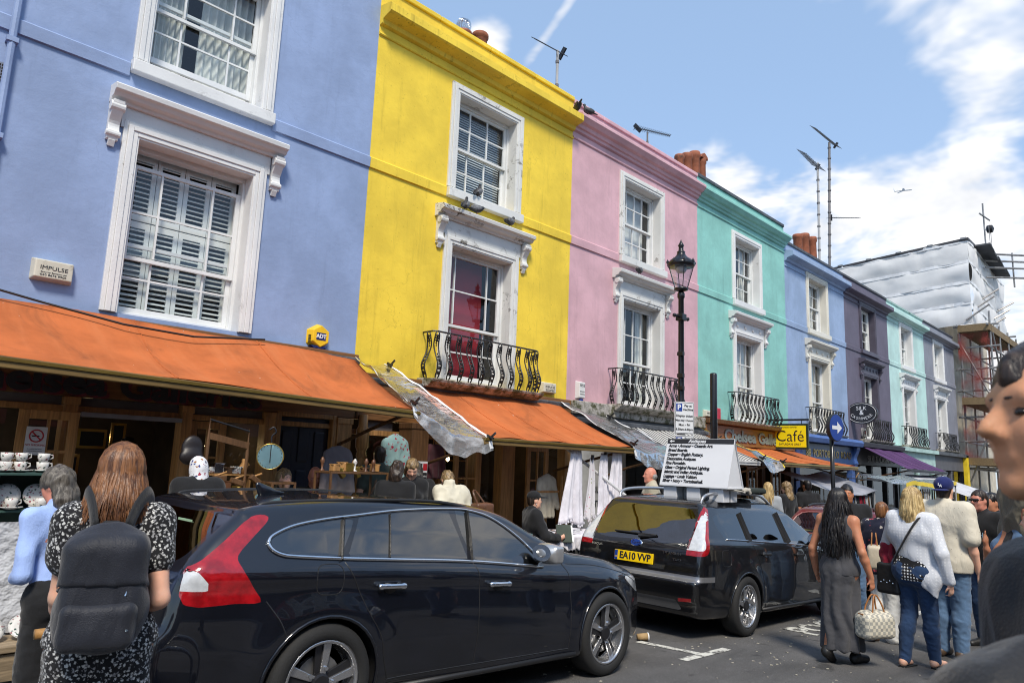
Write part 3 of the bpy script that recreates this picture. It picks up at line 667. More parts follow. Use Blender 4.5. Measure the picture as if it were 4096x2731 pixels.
def glass_door(T, x0, x1, z1, mat, y=8.0, cols=2, rows=4, name='glazed_door', ang=0):
    z0 = zg(x0)+.16; b = MB(); s = .085
    b.box(0, s, -.02, .02, 0, z1-z0); b.box(x1-x0-s, x1-x0, -.02, .02, 0, z1-z0); b.box(s, x1-x0-s, -.02, .02, z1-z0-s, z1-z0); b.box(s, x1-x0-s, -.02, .02, 0, .45)
    D = b.build(name, mat, T, bevel=.005); D.matrix_world = D.matrix_world
    W = x1-x0-2*s; Hh = z1-z0-s-.45
    kids = [D]
    for i in range(1, cols): kids.append(MB().box(s+W*i/cols-.013, s+W*i/cols+.013, -.015, .015, .45, .45+Hh).build('glazing_bar', mat, D))
    for j in range(1, rows): kids.append(MB().box(s, s+W, -.013, .013, .45+Hh*j/rows-.013, .45+Hh*j/rows+.013).build('glazing_bar', mat, D))
    for i in range(cols):
        for j in range(rows): kids.append(MB().quad((s+W*i/cols+.014, 0, .45+Hh*j/rows+.014), (s+W*(i+1)/cols-.014, 0, .45+Hh*j/rows+.014), (s+W*(i+1)/cols-.014, 0, .45+Hh*(j+1)/rows-.014), (s+W*i/cols+.014, 0, .45+Hh*(j+1)/rows-.014)).build('pane', M_glass, D))
    D.location = (x0, y, z0); D.rotation_euler = (0, 0, ang)
    return D
def shopglass(T, x0, x1, z0, z1, y=8.12): return MB().quad((x0, y, z0), (x1, y, z0), (x1, y, z1), (x0, y, z1)).build('shop_window', M_glass, T)
M_fascia = woodm('fascia_wood', (.26, .12, .042), .4, 'x'); M_fl = pm('fascia_letter_dark', (.02, .025, .03), .4); M_fls = pm('fascia_letter_shade', (.14, .02, .03), .5)
# blue house: antique gallery
T = H_blue
MB().box(-3.2, 5.30, 8.06, 8.24, 2.18, 3.03).build('fascia', M_fascia, T, bevel=.01)
lettering('Chelsea Galleries', .34, M_fls, face_M((2.47, 8.052, 2.295), (1, 0, 0), (0, 0, 1)), T, width=3.05, bold=.012, extrude=.003, name='fascia_lettering_shade')
lettering('Chelsea Galleries', .34, M_fl, face_M((2.44, 8.046, 2.315), (1, 0, 0), (0, 0, 1)), T, width=3.05, bold=.012, extrude=.004, name='fascia_lettering')
MB().box(-3.2, 5.3, 8.10, 8.16, 2.03, 2.09).build('transom_rail', M_wood, T, bevel=.006)
for a, c in ((-3.1, .6), (.72, 1.94), (2.08, 3.07), (3.21, 4.05)): MB().box(a, c, 8.13, 8.15, 2.092, 2.178).build('transom_panel', M_transom, T)
MB().box(2.09, 3.07, 7.99, 8.09, 1.985, 2.03).build('shutter_track', pm('galvanised', (.32, .33, .34), .4, metal=.8), T)
for a, c in ((.6, .72), (1.95, 2.075), (3.085, 3.2), (4.06, 4.20), (5.04, 5.26)): post(T, a, c, 2.177, M_wood)
glass_door(T, 1.56, 2.06, 2.02, M_wood, 7.92, 2, 4); glass_door(T, 3.22, 3.64, 2.02, M_wood, 8.16, 2, 4)
shopglass(T, 3.66, 4.05, .6, 2.02); shopglass(T, -3.1, .6, .5, 2.02); shopglass(T, .74, 1.5, .5, 2.02)
# navy door with raised panels
d = MB(); d.box(4.27, 4.97, 8.14, 8.19, .15, 2.14); D = d.build('street_door', M_navy, T)
for x0, x1, z0, z1 in ((4.33, 4.47, 1.45, 1.98), (4.55, 4.69, 1.6, 2.03), (4.77, 4.91, 1.45, 1.98), (4.33, 4.47, .3, 1.3), (4.55, 4.69, .95, 1.5), (4.77, 4.91, .3, 1.3), (4.55, 4.69, .3, .82)):
    MB().box(x0, x1, 8.122, 8.145, z0, z1).build('door_panel', M_navy, D, bevel=.012)
f = MB(); f.box(4.205, 4.265, 8.05, 8.2, .15, 2.2); f.box(4.975, 5.035, 8.05, 8.2, .15, 2.2); f.box(4.265, 4.975, 8.05, 8.2, 2.145, 2.2); f.build('door_frame', M_wood, T, bevel=.008)
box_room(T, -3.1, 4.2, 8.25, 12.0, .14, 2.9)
for x, z, w, h in ((2.35, 1.35, .2, .5), (2.82, 1.6, .16, .75), (2.55, 1.78, .3, .22)):
    p = MB(); p.box(x-w/2, x+w/2, 9.2, 9.23, z-h/2, z+h/2); fr = p.build('picture_frame', M_gold, T); MB().box(x-w/2+.03, x+w/2-.03, 9.19, 9.2, z-h/2+.03, z+h/2-.03).build('picture', M_dark, fr)
# yellow house shop
T = H_yel
MB().box(5.33, 9.76, 8.06, 8.24, 2.18, 2.81).build('fascia', M_fascia, T, bevel=.01); MB().box(5.33, 9.76, 8.10, 8.16, 1.98, 2.05).build('transom_rail', M_wood, T)
for a, c in ((5.45, 5.97), (6.3, 7.9), (8.42, 9.6)): MB().box(a, c, 8.13, 8.15, 2.052, 2.178).build('transom_panel', M_transom, T)
post(T, 5.99, 6.28, 2.17, M_darkwood, 7.7, 8.0); post(T, 8.06, 8.36, 2.17, M_wood); post(T, 9.6, 9.74, 2.17, M_wood); post(T, 6.78, 6.9, 2.17, M_wood); post(T, 7.5, 7.62, 2.17, M_wood)
# turned column by the party wall
MB().lathe([(.09, 0), (.09, .3), (.06, .34), (.05, .5), (.07, .9), (.05, 1.4), (.065, 1.45), (.04, 1.5), (.07, 1.56), (.055, 1.62), (.085, 1.68), (.085, 1.9), (.06, 1.95), (.06, 2.1)], (5.40, 8.0, .14), 12).build('turned_column', M_wood, T, smooth=True)
glass_door(T, 6.93, 7.44, 1.96, M_wood, 7.9, 2, 3); glass_door(T, 8.53, 9.05, 1.96, M_wood, 7.95, 2, 3)
shopglass(T, 5.5, 5.95, .5, 1.98); shopglass(T, 6.3, 6.78, .5, 1.98); shopglass(T, 7.63, 8.05, .3, 1.98); shopglass(T, 9.08, 9.6, .4, 1.98)
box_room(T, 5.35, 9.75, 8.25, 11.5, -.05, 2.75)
for i in range(5): MB().box(7.65+i*.01, 8.0, 8.6, 8.9, .35+i*.33, .37+i*.33).build('glass_shelf', M_wood, T)
# pink house: white shop, shutter fascia
T = H_pink; M_wsh = pm('white_shop_paint', (.5, .5, .48), .6, var=.2)
MB().box(9.79, 14.39, 8.0, 8.24, 2.58, 2.82).build('fascia_cornice', M_mossy, T, bevel=.02); MB().box(9.79, 14.39, 8.05, 8.24, 2.1, 2.575).build('fascia', pm('grey_fascia', (.06, .062, .07), .5, var=.3), T)
MB().box(9.79, 14.39, 7.93, 8.04, 2.42, 2.52).build('awning_box', M_lead, T, bevel=.02)
MB().box(10.05, 11.2, 8.08, 8.2, -.1, 2.09).build('white_panel', M_wsh, T)
lettering('TRUE', .16, M_fl, face_M((10.55, 8.074, 1.25), (1, 0, 0), (0, 0, 1)), T, bold=.004, name='panel_lettering'); lettering('VINTAGE', .16, M_fl, face_M((10.62, 8.074, 1.0), (1, 0, 0), (0, 0, 1)), T, bold=.004, name='panel_lettering')
for a in (9.8, 11.25, 12.8, 14.2): post(T, a, a+.16, 2.1, M_wsh)
shopglass(T, 11.45, 12.78, .3, 2.05); box_room(T, 9.85, 14.3, 8.25, 11, -.3, 2.7)
# turquoise house: second gallery
T = H_teal; M_ochre = woodm('ochre_fascia', (.30, .13, .04), .4, 'x')
MB().box(14.42, 19.18, 8.02, 8.22, 2.25, 2.70).build('fascia', M_ochre, T, bevel=.01); MB().prism([(8.2, 2.70), (7.86, 2.72), (7.84, 2.80), (8.2, 2.86)], 'x', 14.42, 19.18).build('fascia_cornice', M_darkwood, T)
lettering('Chelsea Galleries', .36, M_fls, face_M((17.02, 8.012, 2.455), (1, 0, 0), (0, 0, 1)), T, width=3.5, bold=.012, extrude=.003, name='fascia_lettering_shade')
lettering('Chelsea Galleries', .36, pm('sign_green_grey', (.16, .22, .22), .4), face_M((17.0, 8.006, 2.475), (1, 0, 0), (0, 0, 1)), T, width=3.5, bold=.012, extrude=.004, name='fascia_lettering')
for a in (14.45, 15.9, 17.2, 18.9): post(T, a, a+.2, 2.24, M_darkwood)
glass_door(T, 16.2, 16.75, 1.8, M_wood, 7.95, 2, 3); glass_door(T, 17.5, 18.05, 1.8, M_wood, 7.95, 2, 3)
shopglass(T, 14.68, 15.88, .2, 2.2); box_room(T, 14.45, 19.15, 8.25, 11, -.45, 2.7)
# pale blue house: blue shopfront with gilt lettering
T = H_peri; M_shopblue = pm('shop_blue', S(70, 100, 160), .45, var=.12)
MB().box(19.22, 23.73, 8.0, 8.24, 1.98, 2.52).build('fascia', pm('fascia_blue', S(48, 74, 120), .4), T, bevel=.01); MB().prism([(8.2, 2.525), (7.78, 2.54), (7.74, 2.66), (7.80, 2.74), (8.2, 2.8)], 'x', 19.22, 23.73).build('fascia_cornice', M_shopblue, T)
for a in (19.24, 23.45): scroll_bracket('corbel', a+.13, .24, 8.02, 2.53, .6, M_shopblue, T); post(T, a, a+.26, 1.97, M_shopblue)
[lettering(w_, .3, M_gold, face_M((x_, 7.99, 2.24), (1, 0, 0), (0, 0, 1)), T, width=l_, extrude=.004, name='fascia_lettering') for w_, x_, l_ in (('88', 20.0, .3), ('PORTOBELLO', 21.3, 1.9), ('ROAD', 22.85, .85))]
shopglass(T, 19.6, 23.4, .1, 1.95); box_room(T, 19.3, 23.7, 8.25, 11, -.6, 2.7)
# dark purple house: cashmere shop
T = H_purp; M_dkf = pm('dark_fascia', (.02, .02, .024), .4)
MB().box(23.77, 28.08, 8.0, 8.24, 2.0, 2.55).build('fascia', M_dkf, T); MB().prism([(8.2, 2.56), (7.82, 2.57), (7.78, 2.70), (8.2, 2.8)], 'x', 23.77, 28.08).build('fascia_cornice', M_slate, T)
[lettering(w_, .3, pm('pale_letter', (.55, .55, .52), .4), face_M((x_, 7.99, 2.2), (1, 0, 0), (0, 0, 1)), T, width=l_, extrude=.004, name='fascia_lettering') for w_, x_, l_ in (('SILK', 25.05, .6), ('&', 25.6, .2), ('CASHMERE', 26.75, 1.75))]
for a in (23.8, 25.2, 26.7, 27.85): post(T, a, a+.15, 1.99, M_dkf)
shopglass(T, 23.97, 27.83, .0, 1.97); box_room(T, 23.8, 28.0, 8.25, 11, -.8, 2.7)
for T, x0, x1, W_ in ((H_mint, 28.1, 32.75, pm('mint_shop', dk(C_mint, .8), .6)), (H_grey, 32.75, 37.6, pm('grey_shop', (.10, .10, .11), .6))):
    MB().box(x0+.02, x1-.02, 8.0, 8.24, 2.0, 2.6).build('fascia', W_, T); MB().box(x0+.02, x1-.02, 7.85, 8.22, 2.605, 2.74).build('fascia_cornice', W_ if T is H_mint else M_lead, T)
    for a in (x0+.03, (x0+x1)/2, x1-.25): post(T, a, a+.2, 1.99, W_)
    shopglass(T, x0+.25, x1-.25, -.3, 1.97); box_room(T, x0+.05, x1-.05, 8.25, 11, -1.1, 2.7)
MB().box(37.2, 37.58, 7.85, 8.0, .3, 2.7).build('yellow_pilaster', pm('yellow_paint', S(230, 200, 40), .6), H_grey)
# lead gutters along the foot of the rendered walls
for T, a, c, z in ((H_blue, -3.2, 5.31, 3.03), (H_yel, 5.34, 9.7, 2.80)):
    MB().prism([(DF+.005, z-.10), (DF-.16, z-.13), (DF-.17, z-.06), (DF-.03, z+.02), (DF+.005, z+.02)], 'x', a, c).build('lead_gutter', M_lead, T, bevel=.01)
# rain pipe and wires on the blue wall
b = MB(); b.tube([(1.08, DF-.05, 3.05), (1.08, DF-.05, 9.0)], .035, 8)
for z in (3.6, 4.6, 5.6, 6.6, 7.6): b.box(1.03, 1.13, DF-.09, DF, z, z+.05)
b.build('rain_pipe', W_blue, H_blue)
b = MB(); b.tube([(1.0, 8.0, 3.15), (1.6, 7.9, 3.04), (2.3, 7.75, 2.92), (3.0, 7.75, 2.90), (3.9, 7.95, 3.02)], .012, 6); tagp(b.build('cable', M_black, None), 'thin black cable drooping over the left orange awning', 'cable')
b = MB(); b.box(1.0, 1.09, DF-.015, DF+.01, 5.2, 5.38)
for i in range(4):
    for j in range(3): pass
AB = b.build('air_brick', pm('air_brick_grey', (.22, .25, .33), .8), H_blue)
for i in range(3):
    for j in range(5): MB().box(1.012+i*.026, 1.03+i*.026, DF-.018, DF-.012, 5.215+j*.032, 5.235+j*.032).build('air_hole', M_dark, AB)

# ------------------------------------------------------------------ awnings
M_or = canvasm('orange_canvas', S(188, 104, 58), S(112, 68, 44)); M_beam = woodm('awning_beam', (.20, .125, .04), .6, 'x'); M_pur = canvasm('purple_canvas', S(86, 58, 98), S(60, 42, 70))
def stripem():
    m, t, o = newmat('striped_canvas'); v = coords(t)
    w = t.nodes.new('ShaderNodeTexWave'); w.wave_type = 'BANDS'; w.bands_direction = 'X'; w.inputs['Scale'].default_value = 2.2; w.inputs['Distortion'].default_value = 0
    lk(t, v, w.inputs['Vector']); c = mixc(t, ramp(t, w.outputs['Fac'], .47, .53), (.03, .03, .035), (.62, .61, .57))
    c = mixc(t, mth(t, 'MULTIPLY', ramp(t, noise(t, v, 2, 5), .5, .8), .4), c, (.12, .11, .09)); princ(t, o, c, .85); return m
def awning(label, xa, xb, yt, zt, yf, zf, mat, beam=M_beam, sag=.07, xoff=0, arms=True, bz=.05, drop=0, seams=3):
    """sloping canvas with a front beam and folding arms; zt, zf: heights at the two ends"""
    A = thing('shop_awning', label, 'awning', ((xa+xb)/2, yf, (zf[0]+zf[1])/2))
    b = MB()
    def P(u, v):
        x = xa+(xb-xa)*u+xoff*v; z0 = zt[0]+(zt[1]-zt[0])*u; z1 = zf[0]+(zf[1]-zf[0])*u
        s = sag*math.sin(math.pi*min(v, 1))*(1-.25*math.cos(u*math.pi*2*seams))
        return (x, yt+(yf-yt)*v, z0+(z1-z0)*v-s+.012*math.sin(u*23+v*4))
    b.grid(P, 40, 14); b.build('canvas', mat, A, smooth=True, solid=.006)
    for k in range(1, seams+1):
        u = k/(seams+1); s = MB(); s.tube([Vector(P(u, j/12))+Vector((0, -.002, .006)) for j in range(13)], .006, 4); s.build('seam', mat, A)
    x0, x1 = xa+xoff, xb+xoff
    q = Matrix.Rotation(math.atan2(zf[1]-zf[0], x1-x0), 3, 'Y').transposed()
    MB().obox(((x0+x1)/2, yf-.02, (zf[0]+zf[1])/2-bz), ((x1-x0)/2+.02, .035, .045), q).build('front_beam', beam, A, bevel=.006)
    MB().obox(((x0+x1)/2, yf-.062, (zf[0]+zf[1])/2-bz+.02), ((x1-x0)/2+.015, .006, .012), q).build('beam_trim', M_gold if beam is M_beam else beam, A)
    if arms:
        for x, zz in ((x0+.15, zf[0]), (x1-.15, zf[1])): MB().tube([(x, yf, zz-bz), (x+.02, yf+.75, zz-bz-.18), (x, 8.05, zz-.42)], .022, 8).build('arm', M_darkwood, A)
    return A
awning('long burnt orange canvas awning over the gallery below the blue house', -3.0, 5.22, 8.05, (3.12, 2.97), 6.66, (2.49, 2.25), M_or, seams=5)
awning('orange canvas awning below the yellow house with bird droppings on it', 6.22, 9.45, 8.08, (2.70, 2.71), 6.58, (2.0, 1.99), M_or, xoff=.02)
awning('black and white striped awning below the pink house', 10.55, 14.25, 8.02, (2.46, 2.46), 6.75, (1.9, 1.9), stripem(), beam=pm('white_bar', (.6, .6, .58), .5), sag=.02, seams=1)
awning('orange canvas awning behind the cafe sign under the turquoise house', 14.55, 19.35, 8.02, (2.23, 2.23), 6.55, (1.90, 1.90), M_or, sag=.05)
awning('purple canvas awning over the cashmere shop', 24.0, 28.3, 7.95, (2.60, 2.56), 6.62, (1.93, 1.90), M_pur, beam=M_slate, sag=.03, seams=4)
# polythene sheets clamped between the awnings
M_poly = plasticm('clear_polythene'); M_clamp = pm('clamp_black', (.015, .015, .018), .4)
def poly(label, A0, A1, B0, B1, sag, lip, tape=None, nu=26, nv=34, seed=1, group=None):
    """sheet bridging edge A0-A1 and edge B0-B1 (back to front), a crumpled lip hanging at the front"""
    T = thing('polythene_sheet', label, 'plastic sheet', B1); A0, A1, B0, B1 = map(Vector, (A0, A1, B0, B1)); b = MB()
    def P(u, v):
        vv = min(v/.85, 1); a = A0.lerp(A1, vv); c = B0.lerp(B1, vv); p = a.lerp(c, u); p.z -= sag*math.sin(math.pi*u)*(.5+.5*vv)
        if v > .85: p = p+Vector((0, -.05*(v-.85)/.15, -lip*(v-.85)/.15*(.6+.4*math.sin(u*3.1))))
        n = fbm(np.array([[p.x*3.3+seed, p.y*3.3, p.z*3.3]]), 3)[0]; return p+Vector((n*.03, n*.03, n*.055))
    b.grid(P, nu, nv); b.build('sheet', M_poly, T, smooth=True)
    for u, v in ((.02, .84), (.97, .86), (.95, .05)):
        p = P(u, v); c = MB(); c.obox(p+Vector((0, 0, .03)), (.012, .05, .018), Matrix.Rotation(.5, 3, 'X')); c.obox(p+Vector((.02, -.05, .06)), (.008, .05, .012), Matrix.Rotation(-.6, 3, 'X')); c.obox(p+Vector((-.02, -.05, .03)), (.008, .05, .012), Matrix.Rotation(.3, 3, 'X')); c.build('spring_clamp', M_clamp, T)
    if tape:
        c = MB()
        for uu, n_ in ((.02, 'edge'), (.98, 'edge')):
            c.grid(lambda a, v: P(min(1, max(0, uu+(a-.5)*.05)), v*.97)+Vector((0, -.006, .006)), 1, 20)
        c.build('tape_edge', tape, T)
M_tw = pm('white_tape', (.66, .66, .66), .5); M_ty = pm('yellow_tape', S(235, 205, 40), .5)
poly('crumpled clear plastic sheet hung between the two left orange awnings', (5.2, 8.0, 3.03), (5.12, 6.62, 2.30), (5.75, 8.1, 2.98), (6.36, 6.55, 2.0), .16, .24, M_tw)
poly('clear plastic sheet with white seams between the orange and striped awnings', (9.45, 8.05, 2.76), (9.47, 6.55, 2.03), (10.75, 8.0, 2.60), (10.85, 6.5, 1.93), .05, .26, M_tw, seed=5)
poly('plastic sheet with yellow tape at the far end of the striped awning', (14.0, 8.0, 2.62), (14.1, 6.6, 1.98), (14.75, 8.0, 2.42), (14.75, 6.45, 1.92), .08, .16, M_ty, seed=9)
T = thing('polythene_sheet', 'yellow taped plastic sheet over the market stalls near the red car', 'plastic sheet', (19.5, 6.2, 1.7))
b = MB(); b.grid(lambda u, v: Vector((18.6+4.6*u, 6.5-1.3*v, 1.66-.12*v+.05*math.sin(u*9)+.05*fbm(np.array([[u*9., v*5., 3.]]))[0])), 30, 10); b.build('sheet', M_poly, T, smooth=True)
b = MB(); b.grid(lambda u, v: Vector((18.6+4.6*u, 5.2-.02, 1.56+.05*math.sin(u*9)-.10*v+.03*fbm(np.array([[u*9., 5., 3.]]))[0])), 30, 2); b.build('tape_edge', M_ty, T)

# ------------------------------------------------------------------ alarm boxes
M_cream2 = pm('cream_plastic', (.60, .58, .48), .45, var=.1, dirt=(.2, .19, .15), dscale=8); M_ink = pm('ink_black', (.015, .015, .018), .5)
def alarm(x, z, w, h, label, mat=M_cream2, lines=(('IMPULSE', .055, .01), ('Security Systems Ltd', .018, -.03), ('020 8676 9900', .028, -.055)), d=.09):
    T = thing('alarm_box', label, 'alarm box', (x, DF, z)); y = DF
    b = MB(); a = .02; b.add([(x-w/2, y, z-h/2), (x+w/2, y, z-h/2), (x+w/2, y, z+h/2), (x-w/2, y, z+h/2), (x-w/2+a, y-d, z-h/2+a), (x+w/2-a, y-d, z-h/2+a), (x+w/2-a, y-d, z+h/2-a), (x-w/2+a, y-d, z+h/2-a)], [(4, 5, 6, 7), (0, 1, 5, 4), (1, 2, 6, 5), (2, 3, 7, 6), (3, 0, 4, 7)])
    b.build('casing', mat, T, bevel=.01)
    for s, sz, dz in lines: lettering(s, sz, M_ink, face_M((x, y-d-.002, z+dz*(h/.2)), (1, 0, 0), (0, 0, 1)), T, width=min(w*.78, len(s)*sz*.62), extrude=.001)
    return T
alarm(1.71, 3.41, .37, .22, 'cream alarm box on the blue wall left of the shuttered window')
alarm(9.24, 2.98, .36, .20, 'cream alarm box on the yellow wall beside the balcony'); alarm(14.75, 2.94, .30, .17, 'cream alarm box low on the turquoise wall', lines=(('IMPULSE', .05, .0),))
a = alarm(10.13, 3.03, .20, .32, 'tall white alarm box with blue lamp on the pink wall', pm('white_plastic', (.7, .7, .68), .4), (('RSS', .07, .05), ('SECURITY', .028, -.02), ('SYSTEMS', .028, -.05)))
MB().lathe([(.04, 0), (.04, .03), (.02, .05), (0, .055)], (10.13, DF-.06, 2.86), 12, Matrix.Rotation(R(180), 3, 'X')).build('blue_lamp', pm('blue_lamp', (.01, .03, .25), .2), a)
T = thing('red_box', 'flat red box on the turquoise wall beside a cream alarm box', 'box', (15.2, DF, 2.95)); MB().box(15.09, 15.32, DF-.07, DF, 2.82, 3.10).build('casing', pm('red_plastic', S(205, 60, 78), .5), T, bevel=.015); MB().box(15.12, 15.29, DF-.074, DF-.069, 2.85, 3.07).build('cover', pm('red_plastic2', S(190, 52, 70), .4), T)
T = thing('alarm_box', 'small white alarm box with a red mark on the purple wall', 'alarm box', (25.0, DF, 2.95)); MB().prism([(24.86, 3.2), (25.14, 3.2), (25.14, 2.95), (25.0, 2.82), (24.86, 2.95)], 'y', DF-.09, DF).build('casing', pm('white_plastic', (.7, .7, .68), .4), T, bevel=.02)
lettering('M', .16, pm('red_mark', (.5, .02, .03), .5), face_M((25.0, DF-.093, 3.06), (1, 0, 0), (0, 0, 1)), T, bold=.008)
# hexagonal yellow alarm
T = thing('alarm_box', 'yellow hexagonal alarm box at the right of the blue wall', 'alarm box', (4.72, DF, 3.18)); c = (4.72, 3.19); r0 = .165
hx = [(c[0]+r0*math.cos(R(60*k+30)), c[1]+r0*1.08*math.sin(R(60*k+30))) for k in range(6)]; hi = [(c[0]+.13*math.cos(R(60*k+30))+.012, c[1]+.13*1.08*math.sin(R(60*k+30))+.012) for k in range(6)]
M_ay = pm('alarm_yellow', S(235, 190, 30), .35); M_ab = pm('alarm_blue', (.012, .022, .13), .35)
b = MB(); b.add([(p[0], DF, p[1]) for p in hx]+[(p[0], DF-.10, p[1]) for p in hi], [(6, 7, 8, 9, 10, 11)]+[(k, (k+1) % 6, (k+1) % 6+6, k+6) for k in range(6)]); b.build('casing', M_ay, T, bevel=.008)
MB().box(4.665, 4.80, DF-.104, DF-.099, 3.15, 3.245).build('badge', M_ab, T); lettering('ADT', .07, pm('badge_white', (.75, .75, .75), .4), face_M((4.732, DF-.106, 3.197), (1, 0, 0), (0, 0, 1)), T, bold=.003)
b = MB(); b.add([(4.59, DF-.06, 3.06), (4.72, DF-.06, 2.995), (4.85, DF-.06, 3.06), (4.72, DF-.112, 3.04)], [(0, 1, 3), (1, 2, 3), (0, 3, 2)]); b.prism([(4.60, 3.075), (4.72, 3.0), (4.84, 3.075)], 'y', DF-.085, DF-.01).build('strobe', M_ab, T)
for i in range(6): MB().box(4.585, 4.615, DF-.07, DF-.035, 3.11+i*.018, 3.118+i*.018).build('louvre', pm('alarm_dark', (.12, .09, .01), .5), T)

# ------------------------------------------------------------------ street lamp, posts and signs
M_post = pm('gloss_black_post', (.010, .010, .012), .28, var=.3, vscale=8, bump=.15)
LX, LY = 9.96, 5.97; LZ = zg(LX)+.12
T = thing('street_lamp', 'tall black street lamp with glass lantern in front of the pink house', 'street lamp', (LX, LY, LZ))
MB().lathe([(.13, 0), (.13, .35), (.11, .40), (.115, .46), (.08, .52), (.065, 1.0), (.06, 1.05), (.058, 2.2), (.066, 2.24), (.066, 2.3), (.05, 2.34), (.044, 4.46), (.06, 4.49), (.06, 4.55), (.04, 4.58)], (LX, LY, LZ), 18).build('column', M_post, T, smooth=True)
b = MB(); b.tube([(LX-.19, LY, LZ+4.16), (LX+.19, LY, LZ+4.16)], .02, 8)
for s in (-1, 1): b.lathe([(0, -.035), (.03, -.022), (.034, 0), (.03, .022), (0, .035)], (LX+s*.20, LY, LZ+4.16), 10)
b.box(LX-.065, LX+.065, LY-.065, LY+.065, LZ+4.10, LZ+4.21); b.build('ladder_bar', M_post, T, smooth=False, bevel=.008)
LB = LZ+4.58; K_ = .70
def lz(p): return [(r_*K_, (z_-4.52)*K_) for r_, z_ in p]
MB().lathe(lz([(.05, 4.52), (.16, 4.56), (.165, 4.60), (.12, 4.62)]), (LX, LY, LB), 18).build('lantern_base', M_post, T, smooth=True)
b = MB(); b.lathe(lz([(.145, 4.615), (.29, 5.13)]), (LX, LY, LB), 8); b.f = b.f[:8]; b.build('lantern_glass', glassm('lantern_glass', (.90, .93, .96), 1.7, .01), T)
b = MB()
for k in range(4):
    t = R(90*k+45); b.tube([(LX+.148*K_*math.cos(t), LY+.148*K_*math.sin(t), LB+.09*K_), (LX+.293*K_*math.cos(t), LY+.293*K_*math.sin(t), LB+.62*K_)], .007, 5)
b.build('lantern_frame', M_post, T)
MB().lathe(lz([(.30, 5.12), (.325, 5.16), (.32, 5.20), (.25, 5.28), (.16, 5.34), (.11, 5.40), (.09, 5.46), (.10, 5.48), (.06, 5.51), (.055, 5.60), (.075, 5.63), (.05, 5.68), (.02, 5.74), (0, 5.80)]), (LX, LY, LB), 20).build('lantern_roof', M_post, T, smooth=True)
for k in range(8):
    t = R(45*k); c_, s_ = math.cos(t), math.sin(t); MB().lathe([(0, 0), (.022, .015), (.024, .045), (.009, .066), (0, .09)], (LX+.22*c_, LY+.22*s_, LB+.65*K_), 6).build('crown_finial', M_post, T)
MB().lathe(lz([(.09, 4.98), (.13, 5.04), (.13, 5.11), (0, 5.11)]), (LX, LY, LB), 14).build('lamp_unit', pm('lamp_reflector', (.7, .7, .7), .3), T, smooth=True)
for z in (1.9, 3.2, 3.0, 3.55): MB().obox((LX-.06, LY-.03, LZ+z), (.03, .05, .03)).build('clip', M_post, T)
# parking plates banded to the column
M_plate = pm('sign_white', (.72, .73, .74), .35, var=.05, bump=0); M_pblue = pm('sign_blue', (.015, .05, .27), .35, var=.1, bump=0)
fx, fy = Vector((.80, -.60, 0)), Vector((0, 0, 1)); fn = fx.cross(fy)
def plate(label, cz, w, h, lines, P=True, d=.0):
    o = Vector((LX, LY, LZ))+fn*.12; o.z = cz; T = thing('parking_sign', label, 'sign', tuple(o)); M_ = face_M(tuple(o), fx, fy)
    q = MB().box(-w/2, w/2, -h/2, h/2, -.006, .006); q.v = [tuple(M_ @ Vector(p)) for p in q.v]; q.build('plate', M_plate, T, bevel=.004)
    q = MB()
    for a in ((-w/2+.01, w/2-.01, h/2-.016, h/2-.010), (-w/2+.01, w/2-.01, -h/2+.010, -h/2+.016), (-w/2+.01, -w/2+.016, -h/2+.01, h/2-.01), (w/2-.016, w/2-.01, -h/2+.01, h/2-.01)): q.box(a[0], a[1], a[2], a[3], .006, .008)
    q.v = [tuple(M_ @ Vector(p)) for p in q.v]; q.build('border', M_ink, T)
    if P:
        q = MB().box(-w/2+.025, -w/2+.125, h/2-.15, h/2-.03, .006, .008); q.v = [tuple(M_ @ Vector(p)) for p in q.v]; q.build('blue_square', M_pblue, T)
        lettering('P', .11, M_plate, M_ @ Matrix.Translation((-w/2+.075, h/2-.09, .009)), T, bold=.005, extrude=.001)
    for s, x, y, sz in lines: lettering(s, sz, M_ink, M_ @ Matrix.Translation((x, y, .0085)), T, extrude=.001, bold=.0012)
plate('white parking plate on the lamp post reading pay at machine', LZ+2.53, .32, .50, [('Pay at', .06, .19, .05), ('machine', .06, .13, .05), ('Display ticket', 0, .03, .05), ('Max stay 4 hours', 0, -.04, .042), ('Mon - Fri', 0, -.11, .05), ('8.30am-6.30pm', 0, -.18, .045)])
plate('white parking plate on the lamp post reading permit holders only', LZ+2.06, .32, .40, [('Permit', .07, .15, .05), ('holders', .07, .10, .05), ('only', .07, .05, .05), ('Saturday', 0, -.05, .05), ('8.30am-1.30pm', 0, -.13, .045)])
plate('small white plate low on the lamp post about antique traders', LZ+1.79, .34, .11, [('Antique traders', 0, 0, .05)], P=False)
# plain black pole
T = thing('signpost', 'plain black pole standing just right of the street lamp', 'post', (11.0, 5.97, zg(11)+.12)); MB().lathe([(.06, 0), (.06, 3.38), (.05, 3.40), (0, 3.41)], (11.0, 5.97, zg(11)+.12), 14).build('pole', M_post, T, smooth=True)
